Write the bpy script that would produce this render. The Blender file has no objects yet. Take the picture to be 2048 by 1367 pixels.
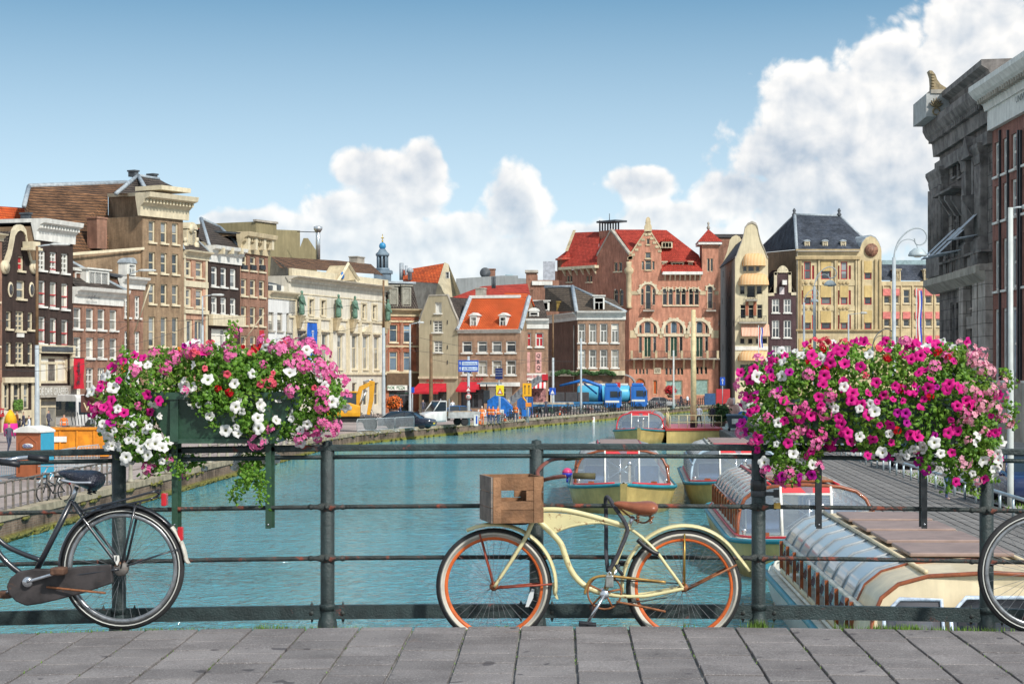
import bpy, bmesh, math, random
from mathutils import Vector, Matrix
R = math.radians
random.seed(7)
scn = bpy.context.scene
COL = scn.collection

# ------------------------------------------------------------------ camera
FP, UC, VC, ZC = 3800.0, 1115.0, 750.0, 1.36      # focal length and principal point in photo pixels, eye height
cam_d = bpy.data.cameras.new('camera')
cam = bpy.data.objects.new('camera', cam_d); COL.objects.link(cam)
cam.location = (0, 0, ZC); cam.rotation_euler = (R(90), 0, 0)
cam_d.sensor_width = 36; cam_d.lens = FP / 2048 * 36
cam_d.shift_x = -(UC - 1024) / 2048; cam_d.shift_y = (VC - 683.5) / 2048
cam_d.clip_start = .1; cam_d.clip_end = 9000
scn.camera = cam
scn.view_settings.view_transform = 'Standard'; scn.view_settings.look = 'None'
scn.view_settings.exposure = 1.02; scn.view_settings.gamma = 1

# ------------------------------------------------------------------ node helper
class NT:
    def __init__(s, tree): s.t = tree; s.n = tree.nodes; s.l = tree.links
    def node(s, typ, **kw):
        n = s.n.new(typ)
        for k, v in kw.items(): setattr(n, k, v)
        return n
    def put(s, sock, v):
        if hasattr(v, 'links') or hasattr(v, 'is_output'): s.l.new(v, sock)
        else:
            try: sock.default_value = v
            except Exception: sock.default_value = (*v, 1)
    def math(s, op, a, b=0.0, c=None, clamp=False):
        n = s.node('ShaderNodeMath', operation=op, use_clamp=clamp)
        s.put(n.inputs[0], a); s.put(n.inputs[1], b)
        if c is not None: s.put(n.inputs[2], c)
        return n.outputs[0]
    def mix(s, f, a, b, blend='MIX'):
        n = s.node('ShaderNodeMix', data_type='RGBA', blend_type=blend)
        s.put(n.inputs[0], f); s.put(n.inputs[6], a); s.put(n.inputs[7], b)
        return n.outputs[2]
    def ramp(s, f, lo, hi, a=0.0, b=1.0, smooth=True):
        n = s.node('ShaderNodeMapRange', interpolation_type='SMOOTHSTEP' if smooth else 'LINEAR')
        s.put(n.inputs[0], f)
        for i, v in enumerate((lo, hi, a, b)): s.put(n.inputs[i + 1], v)
        return n.outputs[0]
    def noise(s, vec, scale, detail=4, rough=.55, dist=0.0, col=False):
        n = s.node('ShaderNodeTexNoise')
        if vec is not None: s.l.new(vec, n.inputs['Vector'])
        n.inputs['Scale'].default_value = scale; n.inputs['Detail'].default_value = detail
        n.inputs['Roughness'].default_value = rough; n.inputs['Distortion'].default_value = dist
        return n.outputs['Color' if col else 'Fac']
    def sep(s, v):
        n = s.node('ShaderNodeSeparateXYZ'); s.l.new(v, n.inputs[0]); return n.outputs
    def comb(s, x, y, z):
        n = s.node('ShaderNodeCombineXYZ')
        for i, v in enumerate((x, y, z)): s.put(n.inputs[i], v)
        return n.outputs[0]
    def vmath(s, op, a, b):
        n = s.node('ShaderNodeVectorMath', operation=op); s.put(n.inputs[0], a); s.put(n.inputs[1], b); return n.outputs[0]

# ------------------------------------------------------------------ sun and sky
SUN_EL, SUN_AZ = R(40), R(142)                     # azimuth clockwise from the view direction: behind, to the right
sun_dir = Vector((math.sin(SUN_AZ) * math.cos(SUN_EL), math.cos(SUN_AZ) * math.cos(SUN_EL), math.sin(SUN_EL)))
sd = bpy.data.lights.new('sun', 'SUN'); sd.energy = 2.3; sd.angle = R(4); sd.color = (1, .955, .89)
sun = bpy.data.objects.new('sun', sd); COL.objects.link(sun)
sun.rotation_euler = (-sun_dir).to_track_quat('-Z', 'Y').to_euler()

def build_world():
    w = bpy.data.worlds.new('World'); scn.world = w; w.use_nodes = True
    w.node_tree.nodes.clear(); N = NT(w.node_tree)
    tc = N.node('ShaderNodeTexCoord').outputs['Generated']
    x, y, z = N.sep(tc)
    # clear sky: the blue deepens quickly above the horizon
    zz = N.math('MULTIPLY', N.math('MAXIMUM', z, 0.0), 3.6)
    sv = N.comb(x, y, N.math('ADD', zz, .03))
    nv = N.node('ShaderNodeVectorMath', operation='NORMALIZE'); N.l.new(sv, nv.inputs[0])
    sky = N.node('ShaderNodeTexSky', sky_type='NISHITA', sun_disc=False)
    sky.sun_elevation = SUN_EL; sky.sun_rotation = SUN_AZ
    sky.air_density = 1.0; sky.dust_density = .6; sky.ozone_density = 1.2
    N.l.new(nv.outputs[0], sky.inputs[0])
    blue = N.mix(1.0, sky.outputs[0], (.74, 1.08, .98, 1), 'MULTIPLY')
    # clouds, in azimuth / elevation
    A = N.math('ARCTAN2', x, y); E = N.math('ARCSINE', z)
    P = N.comb(A, E, 0.0)
    def n2d(vec, scale, detail, rough=.55, dist=0.0):
        n = N.node('ShaderNodeTexNoise', noise_dimensions='2D'); N.l.new(vec, n.inputs['Vector'])
        for k, q in (('Scale', scale), ('Detail', detail), ('Roughness', rough), ('Distortion', dist)): n.inputs[k].default_value = q
        return n.outputs['Fac']
    def field(off):
        q = N.vmath('ADD', P, off)
        n1 = n2d(q, 30, 6, .56, .25)
        vo = N.node('ShaderNodeTexVoronoi', feature='F1', voronoi_dimensions='2D'); N.l.new(q, vo.inputs['Vector'])
        vo.inputs['Scale'].default_value = 58; vo.inputs['Detail'].default_value = 2; vo.inputs['Roughness'].default_value = .5
        return N.math('ADD', n1, N.math('MULTIPLY', vo.outputs['Distance'], -.30))
    f0 = field((0, 0, 0)); f1 = field((.0035, .0065, 0))
    g0 = n2d(P, 12, 3); g1 = n2d(N.vmath('ADD', P, (.010, .020, 0)), 12, 3)
    blobs = [(1840, 330, 330, 210), (1990, 110, 190, 150), (1780, 150, 120, 75), (1680, 200, 110, 70), (1610, 230, 95, 100), (1560, 310, 100, 80), (1650, 430, 260, 85), (1930, 420, 260, 110),
             (1480, 395, 120, 55), (800, 395, 120, 95), (850, 345, 55, 60), (735, 345, 85, 60), (700, 430, 110, 60), (800, 490, 190, 75), (1030, 420, 72, 85), (1045, 510, 110, 60),
             (1285, 372, 85, 45), (1340, 440, 130, 50), (480, 455, 90, 34), (930, 470, 90, 60), (1180, 480, 120, 45), (600, 480, 170, 60), (300, 520, 260, 60), (1420, 500, 160, 60), (1130, 540, 300, 50)]
    m = None
    for u, v, a, b in blobs:
        da = N.math('MULTIPLY', N.math('SUBTRACT', A, math.atan((u - UC) / FP)), FP / a)
        de = N.math('MULTIPLY', N.math('SUBTRACT', E, math.atan((VC - v) / FP)), FP / b)
        r = N.math('SQRT', N.math('ADD', N.math('MULTIPLY', da, da), N.math('MULTIPLY', de, de)))
        s_ = N.math('SUBTRACT', 1.0, r)
        m = s_ if m is None else N.math('SMOOTH_MAX', m, s_, .25)
    # scattered cloud over the unseen sky, thickened to add fill light
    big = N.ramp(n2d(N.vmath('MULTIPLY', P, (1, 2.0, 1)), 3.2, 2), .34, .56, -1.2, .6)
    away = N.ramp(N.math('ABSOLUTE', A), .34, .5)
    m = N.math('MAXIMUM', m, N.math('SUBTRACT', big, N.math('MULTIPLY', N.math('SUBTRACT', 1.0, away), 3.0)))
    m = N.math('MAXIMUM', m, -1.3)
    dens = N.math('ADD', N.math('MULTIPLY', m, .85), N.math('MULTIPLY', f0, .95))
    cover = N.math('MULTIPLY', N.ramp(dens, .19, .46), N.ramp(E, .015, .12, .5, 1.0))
    # thin veil
    st = n2d(N.vmath('MULTIPLY', P, (7, 46, 1)), 1.0, 4, .6)
    veil = N.math('MULTIPLY', N.ramp(st, .46, .72), N.ramp(E, .21, .03, .0, .5))
    haze = N.ramp(E, .205, .03, 0.03, .98, smooth=False)
    shade = N.math('ADD', N.math('ADD', N.math('MULTIPLY', N.math('SUBTRACT', f0, f1), 1.15), N.math('MULTIPLY', N.math('SUBTRACT', g0, g1), 1.3)), .90)
    deep = N.math('MULTIPLY', N.ramp(m, .12, .62), .42)                      # thick hearts go grey
    lit = N.math('SUBTRACT', shade, deep, clamp=True)
    cl = N.mix(lit, (.25, .295, .35, 1), (.525, .515, .50, 1))
    bg_b = N.node('ShaderNodeBackground'); N.l.new(blue, bg_b.inputs[0]); bg_b.inputs[1].default_value = .108
    bg_v = N.node('ShaderNodeBackground'); bg_v.inputs[0].default_value = (.385, .445, .475, 1); bg_v.inputs[1].default_value = 1.0
    bg_c = N.node('ShaderNodeBackground'); N.l.new(cl, bg_c.inputs[0]); bg_c.inputs[1].default_value = 1.0
    m1 = N.node('ShaderNodeMixShader'); N.l.new(N.math('MAXIMUM', veil, haze), m1.inputs[0]); N.l.new(bg_b.outputs[0], m1.inputs[1]); N.l.new(bg_v.outputs[0], m1.inputs[2])
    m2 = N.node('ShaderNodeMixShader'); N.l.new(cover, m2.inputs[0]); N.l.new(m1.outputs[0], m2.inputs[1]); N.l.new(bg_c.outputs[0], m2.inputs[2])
    w.cycles.sampling_method = 'MANUAL'; w.cycles.sample_map_resolution = 256
    out = N.node('ShaderNodeOutputWorld'); N.l.new(m2.outputs[0], out.inputs[0])
build_world()

# ------------------------------------------------------------------ materials
MATS = {}
def _new(name):
    m = bpy.data.materials.new(name); m.use_nodes = True
    N = NT(m.node_tree); b = N.n['Principled BSDF']
    MATS[name] = m
    return m, N, b
def _c4(c): return (c[0], c[1], c[2], 1)
def _mul(c, f): return (min(c[0] * f, 1), min(c[1] * f, 1), min(c[2] * f, 1), 1)
def mat(name, col, rough=.65, var=.22, scale=2.5, metal=0.0, bump=0.0, bscale=40, spec=.4, rnd=0.0, rust=None, rust_amt=.6, rust_scale=9, coat=0.0):
    if name in MATS: return MATS[name]
    m, N, b = _new(name)
    co = N.node('ShaderNodeTexCoord').outputs['Object']
    n1 = N.noise(co, scale, 6, .62)
    c = N.mix(N.ramp(n1, .3, .7), _mul(col, 1 - var), _mul(col, 1 + var))
    if rnd:
        oi = N.node('ShaderNodeObjectInfo').outputs['Random']
        h = N.node('ShaderNodeHueSaturation'); N.put(h.inputs['Value'], N.math('ADD', N.math('MULTIPLY', oi, 2 * rnd), 1 - rnd)); N.l.new(c, h.inputs['Color']); c = h.outputs[0]
    if scale <= 2:
        sf = N.ramp(N.noise(N.vmath('MULTIPLY', co, (2.6, 2.6, .30)), 1.0, 5, .65), .3, .72, .84, 1.07); c = N.mix(1.0, c, N.comb(sf, sf, sf), 'MULTIPLY')
    b.inputs['Roughness'].default_value = rough
    if rust:
        rn = N.noise(co, rust_scale, 8, .7, .6); rf = N.ramp(rn, rust_amt - .05, rust_amt + .07)
        c = N.mix(rf, c, _c4(rust)); N.l.new(N.ramp(rf, 0, 1, rough, .85), b.inputs['Roughness'])
    N.l.new(c, b.inputs['Base Color'])
    b.inputs['Metallic'].default_value = metal
    b.inputs['Specular IOR Level'].default_value = spec
    b.inputs['Coat Weight'].default_value = coat
    if bump:
        bp = N.node('ShaderNodeBump'); bp.inputs['Strength'].default_value = bump; bp.inputs['Distance'].default_value = .02
        N.l.new(N.noise(co, bscale, 5, .6), bp.inputs['Height']); N.l.new(bp.outputs[0], b.inputs['Normal'])
    return m
def brick(name, c1, c2, mortar=(.42, .38, .33), bw=.24, bh=.075, ms=.012, rough=.85, stain=.35, offset=.5, bumpd=.01, moss=None, pan=False):
    if name in MATS: return MATS[name]
    m, N, b = _new(name)
    co = N.node('ShaderNodeTexCoord').outputs['Object']
    x, y, z = N.sep(co)
    v = N.comb(N.math('ADD', x, y), z, 0.0)
    t = N.node('ShaderNodeTexBrick', offset=offset); N.l.new(v, t.inputs['Vector'])
    t.inputs['Scale'].default_value = 1; t.inputs['Brick Width'].default_value = bw; t.inputs['Row Height'].default_value = bh
    t.inputs['Mortar Size'].default_value = ms; t.inputs['Bias'].default_value = 0
    t.inputs['Color1'].default_value = _c4(c1); t.inputs['Color2'].default_value = _c4(c2); t.inputs['Mortar'].default_value = _c4(mortar)
    n1 = N.noise(co, .55, 6, .65); n2 = N.noise(N.vmath('MULTIPLY', co, (2.2, 2.2, .5)), 1.2, 5, .6)
    f = N.math('ADD', N.ramp(n1, .3, .72, 1 - stain, 1 + stain * .7), N.ramp(n2, .35, .7, -.20, .17))
    c = N.mix(1.0, t.outputs['Color'], N.comb(f, f, f), 'MULTIPLY')
    if pan:
        pw = N.math('ABSOLUTE', N.math('SINE', N.math('MULTIPLY', N.math('ADD', x, y), math.pi / bw))); q = N.math('ADD', .62, N.math('MULTIPLY', pw, .55)); c = N.mix(1.0, c, N.comb(q, q, q), 'MULTIPLY')
    if moss:
        c = N.mix(N.math('MULTIPLY', N.ramp(z, moss[1], moss[0]), N.ramp(N.noise(co, 3.5, 6, .7), .25, .52)), c, (.26, .25, .03, 1))
    N.l.new(c, b.inputs['Base Color']); b.inputs['Roughness'].default_value = rough; b.inputs['Specular IOR Level'].default_value = .25
    bp = N.node('ShaderNodeBump'); bp.inputs['Strength'].default_value = .6; bp.inputs['Distance'].default_value = bumpd
    N.l.new(N.math('SUBTRACT', 1.0, t.outputs['Fac']), bp.inputs['Height']); N.l.new(bp.outputs[0], b.inputs['Normal'])
    return m
def glass(name, c1=(.03, .04, .05), c2=(.16, .17, .17), rough=.06):
    """window seen from outside: a dark room or a drawn curtain behind reflecting glass"""
    if name in MATS: return MATS[name]
    m, N, b = _new(name)
    oi = N.node('ShaderNodeObjectInfo').outputs['Random']
    co = N.node('ShaderNodeTexCoord').outputs['Object']
    k = N.math('ADD', N.math('MULTIPLY', N.ramp(oi, .35, .95), .75), N.math('MULTIPLY', N.ramp(N.noise(co, .9, 3), .4, .6), .3))
    x, y, z = N.sep(co); r2 = N.math('FRACT', N.math('MULTIPLY', oi, 17.3)); r3 = N.math('FRACT', N.math('MULTIPLY', oi, 71.7))
    blind = N.math('MULTIPLY', N.math('GREATER_THAN', z, N.math('ADD', N.math('MULTIPLY', r2, 3.2), .5)), N.math('GREATER_THAN', r3, .35))
    drape = N.math('MULTIPLY', N.math('GREATER_THAN', N.math('ABSOLUTE', x), N.math('ADD', N.math('MULTIPLY', r3, .5), .25)), N.math('GREATER_THAN', r2, .5))
    cc = N.mix(k, _c4(c1), _c4(c2)); cc = N.mix(N.math('MULTIPLY', N.math('MAXIMUM', blind, drape), .75), cc, _mul(c2, 2.1))
    N.l.new(cc, b.inputs['Base Color'])
    b.inputs['Roughness'].default_value = rough; b.inputs['Specular IOR Level'].default_value = .7
    bp = N.node('ShaderNodeBump'); bp.inputs['Strength'].default_value = .05; bp.inputs['Distance'].default_value = .05
    N.l.new(N.noise(co, 1.4, 2), bp.inputs['Height']); N.l.new(bp.outputs[0], b.inputs['Normal'])
    return m
def clear(name, tint=(.85, .92, .95), amt=.62, rough=.03):
    """thin see-through glazing"""
    if name in MATS: return MATS[name]
    m, N, b = _new(name)
    b.inputs['Base Color'].default_value = (.25, .3, .36, 1); b.inputs['Roughness'].default_value = rough; b.inputs['Specular IOR Level'].default_value = .8
    tr = N.node('ShaderNodeBsdfTransparent'); tr.inputs[0].default_value = _c4(tint)
    mx = N.node('ShaderNodeMixShader'); mx.inputs[0].default_value = amt
    N.l.new(b.outputs[0], mx.inputs[1]); N.l.new(tr.outputs[0], mx.inputs[2]); N.l.new(mx.outputs[0], N.n['Material Output'].inputs[0])
    return m
def striped(name, c1, c2, axis=0, period=.3, rough=.8):
    if name in MATS: return MATS[name]
    m, N, b = _new(name)
    co = N.sep(N.node('ShaderNodeTexCoord').outputs['Object'])
    f = N.math('FRACT', N.math('DIVIDE', co[axis], period))
    N.l.new(N.mix(N.math('GREATER_THAN', f, .5), _c4(c1), _c4(c2)), b.inputs['Base Color']); b.inputs['Roughness'].default_value = rough
    return m

# ------------------------------------------------------------------ mesh builder
class MB:
    def __init__(s): s.v = []; s.f = []; s.m = []; s.sm = []; s.mats = []
    def mi(s, m):
        if m is None: return 0
        if m not in s.mats: s.mats.append(m)
        return s.mats.index(m)
    def add(s, vs, fs, m=None, smooth=False):
        o = len(s.v); k = s.mi(m)
        s.v.extend([tuple(p) for p in vs])
        for f in fs: s.f.append(tuple(i + o for i in f)); s.m.append(k); s.sm.append(smooth)
        return s
    def box(s, x0, x1, y0, y1, z0, z1, m=None):
        return s.add([(x0, y0, z0), (x1, y0, z0), (x1, y1, z0), (x0, y1, z0), (x0, y0, z1), (x1, y0, z1), (x1, y1, z1), (x0, y1, z1)],
                     [(0, 3, 2, 1), (4, 5, 6, 7), (0, 1, 5, 4), (1, 2, 6, 5), (2, 3, 7, 6), (3, 0, 4, 7)], m)
    def quad(s, a, b, c, d, m=None): return s.add([a, b, c, d], [(0, 1, 2, 3)], m)
    def poly(s, pts, m=None): return s.add(pts, [tuple(range(len(pts)))], m)
    def extr(s, pts, off, m=None, caps=True):
        """closed polygon (3D points) extruded by a vector"""
        n = len(pts); o = Vector(off)
        vs = [Vector(p) for p in pts] + [Vector(p) + o for p in pts]
        fs = [(i, (i + 1) % n, n + (i + 1) % n, n + i) for i in range(n)]
        if caps: fs += [tuple(range(n))[::-1], tuple(range(n, 2 * n))]
        return s.add(vs, fs, m)
    def xz(s, pts, y0, y1, m=None): return s.extr([(p[0], y0, p[1]) for p in pts], (0, y1 - y0, 0), m)
    def yz(s, pts, x0, x1, m=None): return s.extr([(x0, p[0], p[1]) for p in pts], (x1 - x0, 0, 0), m)
    def xy(s, pts, z0, z1, m=None): return s.extr([(p[0], p[1], z0) for p in pts], (0, 0, z1 - z0), m)
    def tube(s, path, r, n=8, m=None, closed=False, cap=True, sx=1.0, up=None):
        """round tube along a path; r is a number or a list; sx squeezes the profile sideways"""
        P = [Vector(p) for p in path]; k = len(P)
        rr = r if isinstance(r, (list, tuple)) else [r] * k
        rings = []; ref = Vector(up) if up else None
        for i in range(k):
            if closed: t = P[(i + 1) % k] - P[i - 1]
            else: t = P[min(i + 1, k - 1)] - P[max(i - 1, 0)]
            t = t.normalized() if t.length > 1e-9 else Vector((0, 0, 1))
            if ref is None or abs(ref.normalized().dot(t)) > .98: ref = Vector((0, 0, 1)) if abs(t.z) < .9 else Vector((0, 1, 0))
            a = (ref - t * ref.dot(t)).normalized(); b = t.cross(a)
            if up is None: ref = a
            rings.append([P[i] + a * (math.cos(2 * math.pi * j / n) * rr[i]) + b * (math.sin(2 * math.pi * j / n) * rr[i] * sx) for j in range(n)])
        vs = [p for q in rings for p in q]
        fs = []
        for i in range(k if closed else k - 1):
            i2 = (i + 1) % k
            for j in range(n):
                j2 = (j + 1) % n; fs.append((i * n + j, i * n + j2, i2 * n + j2, i2 * n + j))
        if cap and not closed: fs += [tuple(range(n))[::-1], tuple((k - 1) * n + j for j in range(n))]
        return s.add(vs, fs, m, n > 4)
    def cyl(s, p0, p1, r0, r1=None, n=12, m=None): return s.tube([p0, p1], [r0, r0 if r1 is None else r1], n, m)
    def lathe(s, prof, c=(0, 0, 0), n=16, m=None, axis='z'):
        vs = []; fs = []
        for (r, h) in prof:
            for j in range(n):
                a = 2 * math.pi * j / n; p = (r * math.cos(a), r * math.sin(a), h)
                if axis == 'y': p = (p[0], p[2], p[1])
                elif axis == 'x': p = (p[2], p[0], p[1])
                vs.append((p[0] + c[0], p[1] + c[1], p[2] + c[2]))
        k = len(prof)
        for i in range(k - 1):
            for j in range(n):
                j2 = (j + 1) % n; fs.append((i * n + j, i * n + j2, (i + 1) * n + j2, (i + 1) * n + j))
        fs += [tuple(range(n))[::-1], tuple((k - 1) * n + j for j in range(n))]
        return s.add(vs, fs, m, True)
    def loft(s, rings, m=None, smooth=True, closed=True, caps=True):
        n = len(rings[0]); vs = [p for r in rings for p in r]; fs = []
        for i in range(len(rings) - 1):
            for j in range(n if closed else n - 1):
                j2 = (j + 1) % n; fs.append((i * n + j, i * n + j2, (i + 1) * n + j2, (i + 1) * n + j))
        if caps: fs += [tuple(range(n))[::-1], tuple((len(rings) - 1) * n + j for j in range(n))]
        return s.add(vs, fs, m, smooth)
    def ball(s, c, rx, ry=None, rz=None, n=12, k=8, m=None):
        ry = rx if ry is None else ry; rz = rx if rz is None else rz
        rings = []
        for i in range(1, k):
            a = math.pi * i / k
            rings.append([(c[0] + rx * math.sin(a) * math.cos(2 * math.pi * j / n), c[1] + ry * math.sin(a) * math.sin(2 * math.pi * j / n), c[2] - rz * math.cos(a)) for j in range(n)])
        return s.loft(rings, m)
    def mesh(s, name, m=None):
        me = bpy.data.meshes.new(name); me.from_pydata(s.v, [], s.f)
        ms = s.mats if s.mats else ([m] if m else [])
        for x in ms: me.materials.append(x)
        me.polygons.foreach_set('material_index', s.m); me.polygons.foreach_set('use_smooth', s.sm)
        bm = bmesh.new(); bm.from_mesh(me); bmesh.ops.recalc_face_normals(bm, faces=bm.faces); bm.to_mesh(me); bm.free()
        me.update(); return me
    def obj(s, name, m=None, parent=None, loc=None): return link(name, s.mesh(name, m), parent, loc)
def link(name, data, parent=None, loc=None, rot=None, scale=None):
    o = bpy.data.objects.new(name, data); COL.objects.link(o)
    if parent: o.parent = parent
    if loc is not None: o.location = loc
    if rot is not None: o.rotation_euler = rot
    if scale is not None: o.scale = scale
    return o
def tag(o, label=None, cat=None, group=None, kind=None):
    if label: o['label'] = label
    if cat: o['category'] = cat
    if group: o['group'] = group
    if kind: o['kind'] = kind
    return o
def thing(name, label, cat, loc=(0, 0, 0), rz=0.0, group=None):
    return tag(link(name, None, None, loc, (0, 0, rz)), label, cat, group)
def kids(o): return [c for c in bpy.data.objects if c.parent == o]
def copy_tree(o, parent=None, _idx=None):
    if _idx is None:
        _idx = {}
        for c in bpy.data.objects:
            if c.parent: _idx.setdefault(c.parent.name, []).append(c)
    c = o.copy(); COL.objects.link(c); c.parent = parent
    for ch in _idx.get(o.name, []): copy_tree(ch, c, _idx)
    return c
def bevel(o, w=.01, seg=2):
    b = o.modifiers.new('bevel', 'BEVEL'); b.width = w; b.segments = seg; b.limit_method = 'ANGLE'; return o
def subsurf(o, n=2):
    b = o.modifiers.new('subsurf', 'SUBSURF'); b.levels = n; b.render_levels = n
    for p in o.data.polygons: p.use_smooth = True
    return o
def W(u, v, d): return Vector(((u - UC) * d / FP, d, ZC - (v - VC) * d / FP))
def arc(cx, cz, r, a0, a1, n, y=0.0, rz=None):
    return [(cx + r * math.cos(R(a0 + (a1 - a0) * i / n)), y, cz + (rz or r) * math.sin(R(a0 + (a1 - a0) * i / n))) for i in range(n + 1)]
def catmull(pts, n=6):
    P = [Vector(p) for p in pts]; out = []
    for i in range(len(P) - 1):
        p0, p1, p2, p3 = P[max(i - 1, 0)], P[i], P[i + 1], P[min(i + 2, len(P) - 1)]
        for j in range(n):
            t = j / n
            out.append(.5 * ((2 * p1) + (p2 - p0) * t + (2 * p0 - 5 * p1 + 4 * p2 - p3) * t * t + (3 * p1 - p0 - 3 * p2 + p3) * t ** 3))
    out.append(P[-1]); return out
def text_mesh(body, size, m, name='lettering', parent=None, loc=(0, 0, 0), rot=(R(90), 0, 0), ext=.004, width=None, align='CENTER'):
    cu = bpy.data.curves.new(name, 'FONT'); cu.body = body; cu.size = size; cu.extrude = ext; cu.align_x = align; cu.align_y = 'CENTER'
    cu.resolution_u = 2
    tmp = bpy.data.objects.new('tmp_text', cu); COL.objects.link(tmp)
    bpy.context.view_layer.update()
    me = bpy.data.meshes.new_from_object(tmp.evaluated_get(bpy.context.evaluated_depsgraph_get()))
    bpy.data.objects.remove(tmp); bpy.data.curves.remove(cu)
    if width and me.vertices:
        xs = [v.co.x for v in me.vertices]; k = width / max(max(xs) - min(xs), 1e-6)
        for v in me.vertices: v.co.x *= k
    me.materials.clear(); me.materials.append(m)
    return link(name, me, parent, loc, rot)

Z_WATER, Z_ST = ZC - 5.4, ZC - 4.5      # canal surface, street
# ================================================================== the setting
def water_mat():
    m, N, b = _new('canal_water')
    co = N.node('ShaderNodeTexCoord').outputs['Object']
    b.inputs['Base Color'].default_value = (.085, .31, .37, 1); b.inputs['Roughness'].default_value = .035
    b.inputs['IOR'].default_value = 1.33; b.inputs['Specular IOR Level'].default_value = 1.0
    n1 = N.noise(N.vmath('MULTIPLY', co, (1.2, 1.0, 1)), 1.7, 4, .62, 1.2)
    n2 = N.noise(N.vmath('MULTIPLY', co, (.5, .9, 1)), .8, 3, .5, .3)
    h = N.math('ADD', N.math('MULTIPLY', n1, .85), N.math('MULTIPLY', n2, .55))
    calm = N.ramp(N.noise(co, .05, 3, .5), .36, .62, .6, 1.0)
    y = N.sep(co)[1]
    far = N.ramp(y, 90, 190, 1.0, .14)
    bp = N.node('ShaderNodeBump'); bp.inputs['Distance'].default_value = 1.0
    N.l.new(N.math('MULTIPLY', calm, far), bp.inputs['Strength'])
    N.l.new(h, bp.inputs['Height']); N.l.new(bp.outputs[0], b.inputs['Normal'])
    return m
QUAY = [(-18.2, -60), (-18.0, 40), (-17.8, 62), (-17.3, 100), (-16.9, 134), (-15.6, 147), (-13.2, 158), (-7.0, 181), (-.8, 204), (6.4, 229), (19.5, 277), (26, 296)]
RQ = [(26, 296), (20, 220), (16.8, 140), (14.5, 70), (14.0, 40), (13.8, -60)]
w = MB().poly([(-19.5, -60, Z_WATER), (17.5, -60, Z_WATER), (22, 150, Z_WATER), (30, 300, Z_WATER), (18, 300, Z_WATER), (-19, 150, Z_WATER)])
tag(w.obj('canal_water', water_mat()), kind='structure')

cobble = brick('street_clinker', (.20, .135, .11), (.27, .20, .17), (.16, .14, .12), bw=.22, bh=.10, ms=.012, stain=.25)
def flat_brick(name, c1, c2, mo, bw, bh):
    if name in MATS: return MATS[name]
    m, N, b = _new(name); co = N.node('ShaderNodeTexCoord').outputs['Object']
    t = N.node('ShaderNodeTexBrick'); N.l.new(co, t.inputs['Vector']); t.inputs['Scale'].default_value = 1
    t.inputs['Brick Width'].default_value = bw; t.inputs['Row Height'].default_value = bh; t.inputs['Mortar Size'].default_value = .012
    t.inputs['Color1'].default_value = _c4(c1); t.inputs['Color2'].default_value = _c4(c2); t.inputs['Mortar'].default_value = _c4(mo)
    f = N.ramp(N.noise(co, .25, 6, .6), .3, .7, .75, 1.2)
    N.l.new(N.mix(1.0, t.outputs['Color'], N.comb(f, f, f), 'MULTIPLY'), b.inputs['Base Color']); b.inputs['Roughness'].default_value = .85
    return m
street_m = flat_brick('street_paving', (.30, .24, .215), (.38, .31, .28), (.22, .19, .17), .4, .2)
gpts = [(-3000, -60)] + QUAY + RQ[1:] + [(3000, -60), (3000, 7000), (-3000, 7000)]
tag(MB().poly([(x, y, Z_ST) for x, y in gpts]).obj('street', street_m), kind='structure')
# quay walls
quay_m = brick('quay_brick', (.17, .105, .07), (.24, .16, .11), (.21, .17, .13), bw=.24, bh=.08, ms=.014, stain=.55, moss=(Z_WATER + .06, Z_WATER + .34))
coping_m = mat('coping_stone', (.34, .29, .20), .85, .35, 1.6, bump=.4, bscale=12)
def quay(poly, name, label, flip=1):
    t = thing(name, label, 'quay')
    a = MB(); c = MB()
    for (p, q) in zip(poly[:-1], poly[1:]):
        p = Vector((*p, 0)); q = Vector((*q, 0)); n = Vector(((q - p).y, -(q - p).x, 0)).normalized() * flip
        a.quad(p + Vector((0, 0, Z_WATER - 1)), q + Vector((0, 0, Z_WATER - 1)), q + Vector((0, 0, Z_ST)), p + Vector((0, 0, Z_ST)))
        f = n * .06; g = -n * .5
        c.extr([p + f + Vector((0, 0, Z_ST - .18)), q + f + Vector((0, 0, Z_ST - .18)), q + g + Vector((0, 0, Z_ST - .18)), p + g + Vector((0, 0, Z_ST - .18))], (0, 0, .24))
    a.obj('wall', quay_m, t); c.obj('coping', coping_m, t)
    return t
quay(QUAY, 'quay_wall', 'long mossy brown brick quay wall curving away along the canal', 1)
quay(RQ, 'quay_wall', 'brick quay wall behind the grey timber dock', 1)
# moss on the waterline ledge and tufts on the wall
rng = random.Random(3)
moss_m = mat('moss', (.13, .125, .03), .95, .5, 6, bump=.6, bscale=30)
mm = MB()
for (p, q) in zip(QUAY[:-1], QUAY[1:]):
    L = math.dist(p, q)
    if q[1] < 35: continue
    k = int(L * (5 if q[1] < 112 else 1.2))
    for i in range(k):
        t = rng.random(); x = p[0] + (q[0] - p[0]) * t; y = p[1] + (q[1] - p[1]) * t
        r = rng.uniform(.10, .24)
        mm.ball((x + .03, y, Z_WATER + rng.uniform(.02, .16)), .09, r * 2.2, r * .42, 6, 4)
    for i in range(int(L * 1.3)):
        t = rng.random(); x = p[0] + (q[0] - p[0]) * t; y = p[1] + (q[1] - p[1]) * t
        if rng.random() < .55: mm.ball((x + .06, y, Z_ST - rng.uniform(.16, .3)), .07, rng.uniform(.1, .5), rng.uniform(.05, .11), 6, 4)
tag(mm.obj('moss', moss_m), 'yellow green moss along the foot of the quay wall', 'moss', kind='stuff')

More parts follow.
